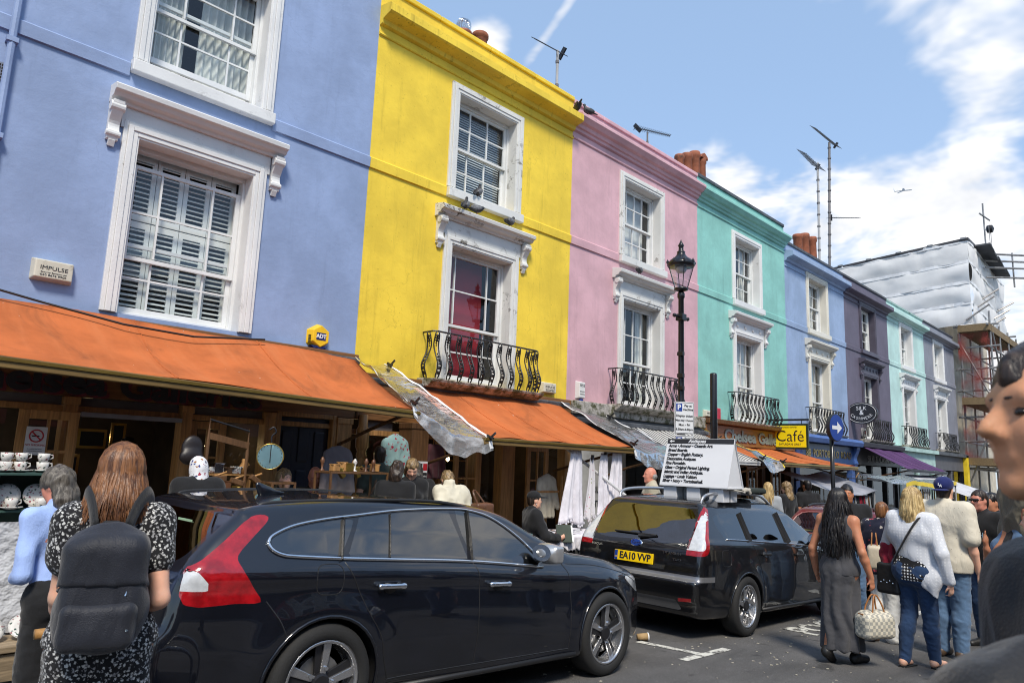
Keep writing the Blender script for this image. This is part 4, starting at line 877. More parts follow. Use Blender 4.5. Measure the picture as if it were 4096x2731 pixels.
# blue arrow sign
AX, AY = 16.25, 5.98; T = thing('arrow_signpost', 'round blue sign with white arrow on a black post', 'sign', (AX, AY, zg(AX)+.12))
MB().lathe([(.045, 0), (.045, 2.95), (0, 2.96)], (AX, AY, zg(AX)+.12), 12).build('pole', M_post, T, smooth=True)
an = Vector((-.16, -.985, 0)).normalized(); ax_ = Vector((0, 0, 1)).cross(an); M3 = frame3(an); cc = Vector((AX, AY, 2.70))+an*.10
MB().lathe([(.30, -.05), (.30, .02), (.287, .025), (0, .025)], cc, 32, M3).build('disc', pm('sign_rim', (.02, .02, .022), .4), T)
MB().lathe([(.282, .026), (.282, .029), (0, .029)], cc, 32, M3).build('blue_face', M_pblue, T)
M_ = face_M(tuple(cc+an*.031), ax_, (0, 0, 1)); q = MB(); q.prism([(-.19, -.04), (.02, -.04), (.02, -.13), (.21, 0), (.02, .13), (.02, .04), (-.19, .04)], 'z', 0, .003); q.v = [tuple(M_ @ Vector(p)) for p in q.v]; q.build('arrow', M_plate, T)
# cafe sign hanging from a bracket
CX = 18.0; T = thing('cafe_sign', 'yellow cafe sign hanging from a black bracket', 'sign', (CX, 7.6, 2.25))
M_sy = pm('sign_yellow', S(245, 225, 20), .4, var=.04, bump=0)
MB().box(CX-.02, CX+.02, 7.16, 8.2, 2.985, 3.03).build('bracket', M_post, T)
for y in (7.35, 7.95): MB().tube([(CX, y, 2.9), (CX, y, 2.99)], .01, 6).build('hook', M_post, T)
MB().box(CX-.03, CX+.03, 7.18, 8.10, 2.27, 2.91).build('board', pm('sign_green', (.012, .03, .02), .4), T, bevel=.006); MB().box(CX-.034, CX-.0305, 7.23, 8.05, 2.32, 2.86).build('yellow_face', M_sy, T)
def xface(y, z, x=CX-.037): return face_M((x, y, z), (0, -1, 0), (0, 0, 1))
lettering('Café', .40, M_ink, xface(7.64, 2.585), T, width=.70, bold=-.002, extrude=.001); lettering('SATURDAYS ONLY', .075, M_ink, xface(7.64, 2.39), T, width=.56, extrude=.001); lettering('Chelsea Galleries', .045, M_ink, xface(7.64, 2.82), T, width=.36, extrude=.001)
# oval sign
OX = 24.0; T = thing('oval_shop_sign', 'black oval silk and cashmere sign on the purple house', 'sign', (OX, 7.85, 3.3))
MB().box(OX-.015, OX+.015, 7.7, 8.25, 3.42, 3.86).build('bracket_board', M_dkf, T)
M3 = frame3((-1, 0, 0)); E2 = M3 @ Matrix.Diagonal((.47, .345, 1)).to_3x3()
MB().lathe([(1, -.05), (1, .05), (0, .05)], (OX, 7.86, 3.62), 40, E2).build('oval_board', M_dkf, T); r_ = MB(); r_.tube([(OX-.053, 7.86+.43*math.cos(R(10*k)), 3.62+.305*math.sin(R(10*k))) for k in range(36)], .007, 4, True); r_.build('oval_line', M_plate, T)
lettering('SILK', .17, M_plate, face_M((OX-.056, 7.86, 3.77), (0, -1, 0), (0, 0, 1)), T, extrude=.001); lettering('&', .2, M_plate, face_M((OX-.056, 7.86, 3.63), (0, -1, 0), (0, 0, 1)), T, bold=.004, extrude=.001)
for i, ch in enumerate('CASHMERE'):
    a = (i-3.5)*.30; lettering(ch, .13, M_plate, face_M((OX-.056, 7.86-.33*math.sin(a*.98), 3.66-.215*math.cos(a)), (0, -math.cos(a*.75), math.sin(a*.75)), (0, math.sin(a*.75), math.cos(a*.75))), T, extrude=.001)
# no-smoking notice and card stickers
T = thing('no_smoking_notice', 'white no smoking notice on the open glazed door', 'notice', (1.72, 7.88, 1.72)); MB().box(1.63, 1.80, 7.878, 7.884, 1.60, 1.86).build('card', M_plate, T)
M_nr = pm('notice_red', (.45, .02, .03), .5); q = MB(); q.tube([(1.715+.055*math.cos(R(15*k)), 7.875, 1.775+.055*math.sin(R(15*k))) for k in range(24)], .006, 4, True); q.tube([(1.677, 7.875, 1.737+.075), (1.753, 7.875, 1.737)], .006, 4); q.build('red_ring', M_nr, T)
MB().box(1.68, 1.74, 7.874, 7.877, 1.768, 1.779).build('cigarette', M_ink, T); lettering('NO SMOKING', .026, M_nr, face_M((1.715, 7.876, 1.69), (1, 0, 0), (0, 0, 1)), T, extrude=.001); lettering('It is against the law to', .013, M_ink, face_M((1.715, 7.876, 1.655), (1, 0, 0), (0, 0, 1)), T, extrude=.001); lettering('smoke in these premises', .013, M_ink, face_M((1.715, 7.876, 1.635), (1, 0, 0), (0, 0, 1)), T, extrude=.001)
T = thing('card_stickers', 'white payment card stickers on the shop pillar', 'sticker', (6.2, 7.69, 1.4)); MB().box(6.1, 6.27, 7.685, 7.69, 1.28, 1.66).build('card', M_plate, T)
for i in range(3):
    for j in range(2): MB().box(6.11+j*.085, 6.18+j*.085, 7.682, 7.685, 1.30+i*.12, 1.39+i*.12).build('card_mark', (M_nr, M_pblue, M_ink)[(i+j) % 3], T)
lettering('VISA', .03, M_plate, face_M((6.23, 7.68, 1.46), (1, 0, 0), (0, 0, 1)), T, extrude=.001)
# ------------------------------------------------------------------ the other side of the street (seen mirrored in glass and paint)
YO = -8.5
_oc = [(.62, .60, .55), (.55, .45, .22), (.60, .60, .62), (.30, .10, .08), (.52, .50, .45), (.30, .40, .50), (.62, .58, .45), (.45, .26, .24), (.6, .6, .58), (.35, .42, .36)]
M_od = pm('far_window_glass', (.03, .035, .04), .08, bump=0)
for i in range(11):
    x0 = -14+i*5.0; x1 = x0+4.98; c = _oc[i % 10]; g = zg(x0+2.5)
    T = thing('opposite_house', 'house across the street, mirrored only in glass and paint', 'house', (x0+2.5, YO, g), group='houses across the street')
    hw_ = 6.9+.4*(i % 3); m = pm('far_stucco_%d' % i, c, .8, bump=0)
    MB().box(x0, x1, YO-7, YO, g-.1, hw_).build('wall', m, T); MB().prism([(YO, hw_-.55), (YO+.3, hw_-.4), (YO+.3, hw_-.28), (YO, hw_-.25)], 'x', x0, x1).build('cornice', m, T)
    MB().box(x0+.05, x1-.05, YO+.003, YO+.08, g, 2.5).build('shopfront', pm('far_shopfront', (.04, .035, .03), .4), T)
    for zz in (2.9, 4.75):
        for xx in (x0+1.3, x0+3.6):
            W = MB().box(xx-.6, xx+.6, YO+.003, YO+.09, zz-.1, zz+1.4).build('window', M_white, T); MB().box(xx-.5, xx+.5, YO+.091, YO+.10, zz, zz+1.3).build('pane', M_od, W)
    b = MB(); b.grid(lambda u, v: (x0+.2+4.5*u, YO+.1+1.4*v, 2.75-.6*v), 2, 2); b.build('awning', (M_or, M_pur, pm('far_white_canvas', (.6, .6, .58), .8), pm('far_red_canvas', (.35, .03, .03), .8))[i % 4], T)
# ------------------------------------------------------------------ cars
def catmull(P, n=8, closed=False):
    P = [np.array(p, float) for p in P]; out = []; N = len(P)
    for i in range(N if closed else N-1):
        p0 = P[(i-1) % N] if closed or i > 0 else P[i]; p1 = P[i]; p2 = P[(i+1) % N]; p3 = P[(i+2) % N] if closed or i+2 < N else P[i+1]
        for k in range(n):
            t = k/n; out.append(.5*((2*p1)+(-p0+p2)*t+(2*p0-5*p1+4*p2-p3)*t*t+(-p0+3*p1-3*p2+p3)*t**3))
    if not closed: out.append(P[-1])
    return np.array(out)
def polydist(poly, X, Z):
    """signed distance (negative inside) and nearest boundary point"""
    best = np.full(X.shape, 1e9); bx = np.zeros_like(X); bz = np.zeros_like(X); ins = np.zeros(X.shape, bool); n = len(poly)
    for i in range(n):
        a = poly[i]; b = poly[(i+1) % n]; d = b-a; L = max(d@d, 1e-12)
        t = np.clip(((X-a[0])*d[0]+(Z-a[1])*d[1])/L, 0, 1); px = a[0]+t*d[0]; pz = a[1]+t*d[1]; q = (X-px)**2+(Z-pz)**2
        m = q < best; best = np.where(m, q, best); bx = np.where(m, px, bx); bz = np.where(m, pz, bz)
        if a[1] != b[1]: ins ^= ((a[1] > Z) != (b[1] > Z)) & (X < (b[0]-a[0])*(Z-a[1])/(b[1]-a[1])+a[0])
    return np.sqrt(best)*np.where(ins, -1, 1), bx, bz
def smooth1(y, n):
    k = np.hanning(n*2+1); k /= k.sum(); return np.convolve(np.pad(y, n, 'edge'), k, 'valid')
class CarBody:
    def __init__(s, outline, wx, wz, belt, k=.075, arch=.37, axles=(0, 2.7), zc=.33):
        s.out = catmull(outline, 6, True); s.k = k; s.x0, s.x1 = s.out[:, 0].min()-.12, s.out[:, 0].max()+.12; s.g = .01
        s.nx = int((s.x1-s.x0)/s.g)+1; s.nz = int(1.8/s.g)+1
        X, Z = np.meshgrid(s.x0+s.g*np.arange(s.nx), s.g*np.arange(s.nz), indexing='ij'); s.P, _, _ = polydist(s.out, X, Z)
        xs = np.arange(-1.4, 4.2, .01); s.wx = smooth1(np.interp(xs, *zip(*wx)), 14); zs = np.arange(-.3, 2.0, .01); s.wz = smooth1(np.interp(zs, *zip(*wz)), 4); s.belt = belt; s.axles = axles; s.arch = arch; s.zc = zc
    def prof(s, x, z):
        u = np.clip((x-s.x0)/s.g, 0, s.nx-1.001); v = np.clip(z/s.g, 0, s.nz-1.001); i = u.astype(int); j = v.astype(int); a = u-i; b = v-j; P = s.P
        return P[i, j]*(1-a)*(1-b)+P[i+1, j]*a*(1-b)+P[i, j+1]*(1-a)*b+P[i+1, j+1]*a*b
    def w(s, x, z):
        zz = z-(np.interp(x, *zip(*s.belt))-s.belt[0][1]); w_ = np.interp(x, np.arange(-1.4, 4.2, .01)[:len(s.wx)], s.wx)*np.interp(zz, np.arange(-.3, 2.0, .01)[:len(s.wz)], s.wz)
        for a in s.axles:                                   # swelling over the wheels
            r = np.hypot(x-a, z-s.zc); w_ = w_+.022*np.exp(-((r-s.arch-.02)/.11)**2)*(z > .1)
        return w_
    def F(s, P): return smax(s.prof(P[..., 0], P[..., 2]), (np.abs(P[..., 1])-s.w(P[..., 0], P[..., 2]))*.95, s.k)
    def grad(s, P, e=.004):
        G = np.zeros_like(P)
        for k in range(3):
            d = np.zeros(3); d[k] = e; G[:, k] = (s.F(P+d)-s.F(P-d))
        return G/np.maximum(np.linalg.norm(G, axis=1), 1e-9)[:, None]
    def yside(s, x, z):
        """outer y (positive) of the flank at x,z"""
        x = np.atleast_1d(np.asarray(x, float)); z = np.atleast_1d(np.asarray(z, float)); lo = np.zeros_like(x); hi = np.full_like(x, 1.1)
        for _ in range(26):
            m = (lo+hi)/2; f = s.F(np.stack([x, m, z], -1)); lo = np.where(f < 0, m, lo); hi = np.where(f < 0, hi, m)
        return lo
    def xend(s, y, z, front):
        y = np.atleast_1d(np.asarray(y, float)); z = np.atleast_1d(np.asarray(z, float)); a = np.full_like(y, 1.2); b = np.full_like(y, s.x1 if front else s.x0)
        for _ in range(28):
            m = (a+b)/2; f = s.F(np.stack([m, y, z], -1)); a = np.where(f < 0, m, a); b = np.where(f < 0, b, m)
        return a
    def mesh(s, h):
        lo = np.array([s.x0, -1.08, .08]); n = np.ceil((np.array([s.x1, 1.08, 1.62])-lo)/h).astype(int)+1
        x = lo[0]+h*np.arange(n[0]); z = lo[2]+h*np.arange(n[2]); X, Z = np.meshgrid(x, z, indexing='ij'); pr = s.prof(X, Z); w_ = s.w(X, Z)
        F = np.empty(n)
        for j in range(n[1]): F[:, j, :] = smax(pr, (abs(lo[1]+h*j)-w_)*.95, s.k)
        V, Q = nets(F, lo, h)
        for _ in range(4): V = V-s.grad(V)*s.F(V)[:, None]
        return V, Q
def partition(B, V, Q, regions):
    """regions: (name, view 'side'|'rear'|'front', polygon, |y| range, tests). Gives every quad a region, slides border vertices onto the outlines."""
    V = V.copy(); c = V[Q].mean(1); N = B.grad(c); lab = np.zeros(len(Q), int)
    for r, (nm, view, poly, yr, hard) in enumerate(regions, 1):
        if view == 'side': d, _, _ = polydist(poly, c[:, 0], c[:, 2]); m = (d < 0) & (np.abs(c[:, 1]) > yr[0]) & (np.abs(c[:, 1]) < yr[1])
        elif view == 'arch': d = np.hypot(c[:, 0]-poly[0], c[:, 2]-poly[1])-poly[2]; m = (d < 0) & (np.abs(c[:, 1]) > yr[0])
        else:
            d, _, _ = polydist(poly, c[:, 1], c[:, 2]); m = (d < 0) & ((c[:, 0] < yr[0]) if view == 'rear' else (c[:, 0] > yr[0])) & ((N[:, 0] < -.12) if view == 'rear' else (N[:, 0] > .12))
        lab[m & ((lab == 0) | hard)] = r
    for r, (nm, view, poly, yr, hard) in enumerate(regions, 1):
        inn = np.zeros(len(V), bool); inn[Q[lab == r].ravel()] = True; out = np.zeros(len(V), bool); out[Q[lab != r].ravel()] = True; i = np.where(inn & out)[0]
        if not len(i): continue
        P = V[i]
        if view == 'side':
            _, bx, bz = polydist(poly, P[:, 0], P[:, 2]); far = np.hypot(bx-P[:, 0], bz-P[:, 2]); ok = far < .035
            if yr[0] > .05:
                nearp = np.abs(np.abs(P[:, 1])-yr[0]) < far; P[nearp, 1] = np.sign(P[nearp, 1])*yr[0]; ok &= ~nearp
            P[ok, 0] = bx[ok]; P[ok, 2] = bz[ok]
        elif view == 'arch':
            r_ = np.hypot(P[:, 0]-poly[0], P[:, 2]-poly[1]); ok = np.abs(r_-poly[2]) < .05; P[ok, 0] = poly[0]+(P[ok, 0]-poly[0])/r_[ok]*poly[2]; P[ok, 2] = poly[1]+(P[ok, 2]-poly[1])/r_[ok]*poly[2]
        else:
            _, by, bz = polydist(poly, P[:, 1], P[:, 2]); ok = np.hypot(by-P[:, 1], bz-P[:, 2]) < .04; P[ok, 1] = by[ok]; P[ok, 2] = bz[ok]
        for _ in range(2):
            f = B.F(P); g = B.grad(P)
            if view in ('side', 'arch'): g = g*np.array([0, 1, 0])*np.sign(1) ; st = f/np.where(np.abs(g[:, 1]) > .3, g[:, 1], np.inf); P[:, 1] -= np.clip(st, -.02, .02)
            else: st = f/np.where(np.abs(g[:, 0]) > .3, g[:, 0], np.inf); P[:, 0] -= np.clip(st, -.02, .02)
        V[i] = P
    return V, lab
def submesh(name, V, Q, B, off=0, split=None):
    u, inv = np.unique(Q, return_inverse=True); v = V[u]; n = B.grad(v); me = npmesh(name, v+n*off, inv.reshape(Q.shape)); me.normals_split_custom_set_from_vertices([tuple(x) for x in n]); return me
def paintm(name, col, flake=.35):
    m, t, o = newmat(name); v = coords(t); d = noise(t, v, 3, 4, .6); dust = noise(t, v, 60, 2)
    c = mixc(t, ramp(t, d, .35, .7), dk(col, .8), dk(col, 1.15)); p = princ(t, o, c, .38, flake, 1.0, .25); p.inputs['Coat Roughness'].default_value = .015; p.inputs['Coat IOR'].default_value = 1.6
    return m
M_tyre = pm('tyre_rubber', (.014, .014, .014), .8, bump=.5, bscale=90); M_rimd = pm('rim_dark', (.05, .05, .055), .35, metal=.7); M_rims = pm('rim_silver', (.55, .55, .56), .25, metal=.9, var=.08); M_chrome = pm('chrome', (.75, .76, .78), .12, metal=1, var=.04, bump=0)
M_cglass = glassm('car_glass', (.11, .125, .14), 2.0, .004, .004, .8); M_cglassd = glassm('privacy_glass', (.03, .033, .036), 2.0, .006, .004, .8); M_trim = pm('black_trim', (.014, .014, .015), .5); M_trimg = pm('grey_bumper_plastic', (.06, .06, .062), .6)
M_seat = pm('car_seat_cloth', (.05, .052, .056), .85); M_tail = pm('tail_lamp_red', (.33, .006, .010), .12, coat=1, var=.35, vscale=14, bump=.25, bscale=45); M_lampw = pm('lamp_clear', (.58, .60, .62), .12, coat=1, var=.12, vscale=25, bump=.3, bscale=50)
M_plateY = pm('plate_yellow', S(248, 205, 10), .35, var=.05, bump=0)
def wheel(T, x, y, zc, r, rr, spokes, near, two=True):
    s = -1 if near else 1                       # outward along y
    M3 = Matrix.Rotation(R(-90*s), 3, 'X')       # local z -> outward
    w = .105; P = [(rr, -w), (r-.02, -w), (r, -w+.03), (r, w-.035), (r-.012, w-.012), (r-.05, w), (rr+.01, w-.006), (rr, w-.02)]
    W = MB().lathe(P+[P[0]], (x, y, zc), 40, M3).build('wheel', M_tyre, T, smooth=True)
    MB().lathe([(rr, -w), (rr, w-.025), (rr+.006, w-.012), (rr-.014, w-.012), (rr-.02, w-.03), (rr-.03, -w)], (x, y, zc), 40, M3).build('rim', M_rims, W, smooth=True)
    MB().lathe([(0, -.02), (rr-.03, -.02)], (x, y, zc), 24, M3).build('brake_disc', M_rimd, W); MB().lathe([(0, .03), (.15, .03), (.15, .0)], (x, y, zc), 24, M3).build('disc_rotor', pm('disc_steel', (.3, .3, .3), .4, metal=.8), W)
    for k in range(spokes):
        a = 2*math.pi*k/spokes+.3; Rk = Matrix.Rotation(a, 3, 'Z'); b = MB()
        if two:
            for pl in ([(.03, -.03), (rr-.02, -.055), (rr-.02, .0), (.05, .004)], ): b.prism(pl, 'z', .045, .066)
            b2 = MB().prism([(.05, .004), (rr-.02, .0), (rr-.02, .05), (.03, .035)], 'z', .035, .054)
            b2.v = [tuple(Vector((x, y, zc))+M3 @ (Rk @ Vector(p))) for p in b2.v]; b2.build('spoke_side', M_rimd, W, bevel=.004)
        else:
            b.prism([(.03, -.028), (.13, -.022), (rr-.02, -.075), (rr-.02, -.038), (.16, 0), (rr-.02, .038), (rr-.02, .075), (.13, .022), (.03, .028)], 'z', .04, .066)
        b.v = [tuple(Vector((x, y, zc))+M3 @ (Rk @ Vector(p))) for p in b.v]; b.build('spoke', M_rims, W, bevel=.006)
    MB().lathe([(.058, .03), (.058, .072), (.045, .078), (0, .078)], (x, y, zc), 20, M3).build('hub_cap', M_rimd, W)
    for k in range(5):
        a = 2*math.pi*k/5; MB().lathe([(.012, .05), (.012, .08), (0, .08)], Vector((x, y, zc))+M3 @ Vector((.085*math.cos(a), .085*math.sin(a), 0)), 8, M3).build('wheel_nut', M_chrome, W)
    return W
def car(label, loc, yaw, paint, D):
    T = thing('parked_car', label, 'car', loc, (0, math.atan(SLOPE), yaw), local=True)
    B = CarBody(D['outline'], D['wx'], D['wz'], D['belt'], D.get('k', .075), D['arch'], D['axles'], D['zc'])
    V, Q = B.mesh(D.get('h', .021)); V, lab = partition(B, V, Q, D['regions'])
    parts = {}
    body = link('body', submesh('body', V, Q[lab == 0], B), paint, T)
    cen = V[Q].mean(1)
    for r, (nm, view, poly, yr, hard) in enumerate(D['regions'], 1):
        if nm is None: continue
        mat = {'side_window': M_cglass, 'rear_side_window': D.get('qglass', M_cglassd), 'rear_window': D.get('rglass', M_cglassd), 'windscreen': M_cglass, 'tail_lamp': M_tail, 'reversing_lamp': M_lampw, 'headlamp': M_lampw, 'bumper_strip': D.get('strip', M_trimg), 'door': paint, 'lower_bumper': M_trimg, 'tailgate': paint, 'reflector': M_tail}[nm]
        for s in ((-1, 1) if view == 'side' else (0,)):
            m = (lab == r) & ((np.sign(cen[:, 1]) == s) if s else True)
            if m.any(): link(nm, submesh(nm, V, Q[m], B), mat, T)
    # wheel wells, wheels
    for a in B.axles:
        for s in (-1, 1):
            b = MB(); n = 20; pr = []
            for k in range(n+1):
                t = math.pi*(k/n)*1.16-.08*math.pi; pr.append((a+(B.arch+.004)*math.cos(t), B.zc+(B.arch+.004)*math.sin(t)))
            ys = [float(v) for v in B.yside([p[0] for p in pr], [max(.21, p[1]) for p in pr])]
            b.add([(p[0], s*(y_-.006), p[1]) for p, y_ in zip(pr, ys)]+[(p[0], s*.5, p[1]) for p in pr], [(k, k+1, k+n+2, k+n+1) for k in range(n)]); b.build('wheel_arch', M_trim, T, smooth=True)
            MB().tube([(p[0], s*(y_+.001), p[1]) for p, y_ in zip(pr, ys)], .011, 6).build('arch_lip', paint if not D.get('lip') else D['lip'], T, smooth=True)
            wheel(T, a, s*(D['track']), B.zc, B.zc, D['rim'], D['spokes'], s < 0, D.get('two', True))
    # lines on the flanks: shut lines, trims
    def onside(pts, s, off=0.0):
        x = np.array([p[0] for p in pts]); z = np.array([p[1] for p in pts]); y = B.yside(x, z); P = np.stack([x, s*y, z], 1); n = B.grad(P); return P+n*off
    for s in (-1, 1):
        for ln in D['shuts']:
            MB().tube([tuple(p) for p in onside(catmull(ln, 6), s, -.0015)], .0045, 5).build('shut_line', M_trim, T)
        for ln, r_, m_ in D['trims']: MB().tube([tuple(p) for p in onside(catmull(ln, 6), s, .004)], r_, 6).build('window_trim', m_, T, smooth=True)
        for (hx_, hz_) in D['handles']:
            p = onside([(hx_, hz_)], s)[0]; b = MB()
            V_, Q_ = sdf([cap((p[0]-.10, p[1]+s*.03, p[2]+.006), (p[0]+.09, p[1]+s*.034, p[2]), .013, .013, .01, ((0, 0, 1), 1.25)), cap((p[0]-.09, p[1], p[2]+.004), (p[0]-.09, p[1]+s*.03, p[2]+.004), .012), cap((p[0]+.08, p[1], p[2]), (p[0]+.08, p[1]+s*.03, p[2]), .012)], .006); link('door_handle', npmesh('door_handle', V_, Q_), D.get('handlem', M_chrome), T)
            MB().lathe([(.055, -.002), (.05, -.012), (0, -.02)], (p[0]-.0, p[1]+s*.004, p[2]-.004), 16, frame3((0, s, 0)) @ Matrix.Diagonal((1, .75, 1)).to_3x3()).build('handle_cup', M_trim, T, smooth=True)
        mx_, mz_ = D['mirror']; y0 = float(B.yside([mx_+.03], [mz_])[0])
        V_, Q_ = sdf([ell((mx_, s*(y0+.125), mz_+.055), (.075, .115, .075), .02), rbox((mx_+.03, s*(y0+.14), mz_+.05), (.03, .08, .045), .02, .03), cap((mx_+.05, s*(y0-.02), mz_-.01), (mx_+.02, s*(y0+.08), mz_+.0), .025, .02, .03)], .011); link('door_mirror', npmesh('door_mirror', V_, Q_), D.get('mirrorm', paint), T)
        MB().lathe([(.062, 0), (0, .001)], (mx_-.066, s*(y0+.13), mz_+.06), 16, frame3((-1, 0, 0)) @ Matrix.Diagonal((1.5, 1, 1)).to_3x3()).build('mirror_glass', M_chrome, T)
        for rl in D['rails']: MB().tube([tuple((p[0], s*p[1], p[2])) for p in catmull(rl, 6)], D.get('railr', .016), 8, sq=.8).build('roof_rail', D.get('railm', M_trim), T, smooth=True)
        if 'sill' in D: MB().tube([tuple(p) for p in onside(D['sill'], s, .002)], .02, 6).build('sill_trim', M_trim, T, smooth=True)
        if D.get('flap') and s < 0:
            fx_, fz_ = D['flap']; q = [(fx_+.088*math.copysign(abs(math.cos(R(15*k)))**.55, math.cos(R(15*k))), fz_+.085*math.copysign(abs(math.sin(R(15*k)))**.55, math.sin(R(15*k)))) for k in range(24)]
            MB().tube([tuple(p) for p in onside(q, s, -.001)], .004, 5, True).build('fuel_flap', M_trim, T)
    # cabin
    C = MB(); C.box(-.75, 2.3, -.72, .72, .28, .34); C.box(1.9, 2.3, -.70, .70, .34, .90); C.box(-.8, -.2, -.62, .62, .34, .80); C.build('cabin_floor', M_trim, T)
    for sx, n_ in ((1.18, 2), (.25, 3)):
        for k in range(2):
            yy = (-.37, .37)[k]
            blob_obj('seat', [rbox((sx+.1, yy, .50), (.22, .2, .07), .05, .03), rbox((sx-.17, yy, .80), (.05, .19, .27), .05, .05, Matrix.Rotation(-.22, 3, 'Y')), rbox((sx-.25, yy, 1.17), (.03, .10, .07), .04, .03)], .028, M_seat, T)
    Rw = frame3((-.85, 0, .5)); MB().tube([tuple(Vector((1.72, -.37, .90))+Rw @ Vector((.18*math.cos(R(15*k)), .18*math.sin(R(15*k)), 0))) for k in range(24)], .015, 6, True).build('steering_wheel', M_trim, T, smooth=True)
    b = MB(); b.obox((1.72, -.37, .90), (.05, .05, .02), Rw); b.obox((1.72, -.37, .90), (.17, .02, .01), Rw); b.build('steering_hub', M_trim, T)
    return T, B, onside
def rear_mark(B, y, z, off=.004):
    x = float(B.xend([y], [z], False)[0]); return x-off
def plate_rear(T, B, y, z, text, w=.52, h=.112, blue=True, tilt=.0):
    x = rear_mark(B, y, z, .012); M_ = face_M((x, y, z), (0, -1, 0), (.10+tilt, 0, 1))
    q = MB().box(-w/2, w/2, -h/2, h/2, -.008, .004); q.v = [tuple(M_ @ Vector(p)) for p in q.v]; Pn = q.build('number_plate', M_plateY, T, bevel=.003)
    if blue:
        q = MB().box(-w/2+.004, -w/2+.045, -h/2+.004, h/2-.004, .0041, .0055); q.v = [tuple(M_ @ Vector(p)) for p in q.v]; q.build('blue_band', M_pblue, Pn)
        lettering('GB', .024, M_plateY, M_ @ Matrix.Translation((-w/2+.025, -.02, .006)), Pn, extrude=.0005, name='band_lettering')
    lettering(text, .105, M_ink, M_ @ Matrix.Translation((.02 if blue else 0, 0, .005)), Pn, width=w*.80, bold=.0035, extrude=.0008, name='plate_lettering')
# ---- the dark blue estate in front
Z0 = .33
V60 = dict(
    outline=[(-.78, .20), (-.90, .34), (-.935, .50), (-.92, .63), (-.87, .70), (-.845, .84), (-.80, .97), (-.66, 1.12), (-.52, 1.235), (-.46, 1.28), (-.2, 1.318), (.35, 1.347), (.95, 1.352), (1.32, 1.33), (1.62, 1.27), (1.95, 1.12), (2.28, .985), (2.5, .95), (2.85, .90), (3.15, .82), (3.38, .72), (3.50, .60), (3.56, .46), (3.54, .30), (3.44, .19), (2.4, .175), (1.2, .175), (.2, .175)],
    wx=[(-1.3, .70), (-.95, .80), (-.7, .90), (-.3, .955), (.3, .98), (1.3, .985), (2.2, .98), (2.8, .955), (3.2, .88), (3.5, .72), (3.7, .55)],
    wz=[(-.3, .80), (.18, .86), (.35, .92), (.55, .942), (.72, .94), (.86, .925), (.93, .935), (.99, .915), (1.03, .875), (1.20, .785), (1.36, .69), (1.5, .52), (2, .2)],
    belt=[(-.9, 1.03), (0, 1.015), (1.1, .965), (1.93, .895), (2.6, .86), (3.6, .8)], arch=.365, axles=(0, 2.70), zc=Z0, track=.835, rim=.238, spokes=5, h=.02, k=.07,
    shuts=[[(.105, .99), (.16, .90), (.26, .72), (.37, .56), (.41, .42), (.46, .30)], [(1.15, .95), (1.19, .86), (1.20, .6), (1.19, .30)], [(2.12, .93), (2.18, .84), (2.21, .6), (2.20, .28)], [(.46, .29), (1.19, .285), (2.2, .27)], [(-.38, .80), (-.30, .70), (-.26, .62)], [(2.20, .90), (2.6, .87), (3.0, .79), (3.25, .70)]],
    trims=[([(-.365, 1.10), (-.345, 1.065), (-.29, 1.038), (-.20, 1.026), (.09, 1.008), (.5, .988), (1.15, .955), (1.90, .888)], .0125, M_chrome), ([(-.365, 1.10), (-.33, 1.14), (-.20, 1.19), (.0, 1.225), (.235, 1.25), (.6, 1.285), (1.05, 1.30), (1.3, 1.285), (1.5, 1.23), (1.72, 1.10), (1.93, .92)], .010, M_chrome)],
    handles=[(.43, .84), (1.38, .80)], mirror=(1.84, .95), rails=[[(-.36, .60, 1.285), (-.25, .61, 1.315), (.4, .63, 1.345), (1.0, .63, 1.345), (1.4, .60, 1.29)]], railr=.012, sill=[(.42, .235), (1.2, .225), (2.28, .225)], flap=(0, .90), mirrorm=pm('mirror_silver', (.5, .5, .5), .25, metal=.7), railm=M_trim, qglass=M_cglass,
    regions=[('side_window', 'side', catmull([(1.19, .975), (1.55, .945), (1.90, .91), (1.72, 1.09), (1.5, 1.215), (1.3, 1.27), (1.12, 1.285)], 4, True), (.3, 2), False), ('side_window', 'side', np.array([(.14, 1.02), (.5, 1.0), (1.12, .978), (1.05, 1.285), (.6, 1.27), (.27, 1.24)]), (.3, 2), False),
             ('rear_side_window', 'side', catmull([(-.345, 1.10), (-.315, 1.065), (-.20, 1.04), (.05, 1.025), (.10, 1.04), (.21, 1.20), (.19, 1.228), (.0, 1.21), (-.2, 1.175), (-.32, 1.13)], 4, True), (.3, 2), False),
             ('reversing_lamp', 'side', np.array([(-.80, .955), (-.745, .96), (-.695, .905), (-.69, .865), (-.80, .865)]), (.45, 2), False),
             ('tail_lamp', 'side', catmull([(-.34, 1.235), (-.44, 1.135), (-.535, 1.04), (-.525, .98), (-.46, .88), (-.41, .80), (-.55, .798), (-.795, .80), (-.80, .96), (-.72, 1.02), (-.60, 1.115), (-.44, 1.24)], 3, True), (.45, 2), False),
             ('headlamp', 'side', catmull([(3.02, .755), (3.20, .755), (3.42, .69), (3.50, .60), (3.38, .60), (3.2, .66)], 3, True), (.42, 2), False),
             ('rear_window', 'rear', catmull([(-.60, 1.0), (0, .985), (.60, 1.0), (.52, 1.21), (0, 1.23), (-.52, 1.21)], 5, True), (-.40,), False), ('windscreen', 'front', catmull([(-.70, 1.02), (0, 1.03), (.70, 1.02), (.55, 1.28), (0, 1.305), (-.55, 1.28)], 5, True), (1.3,), False),
             (None, 'arch', (0, Z0, .365), (.5,), True), (None, 'arch', (2.70, Z0, .365), (.5,), True)])
M_navyp = paintm('dark_navy_metallic', (.0035, .0045, .009), .1)
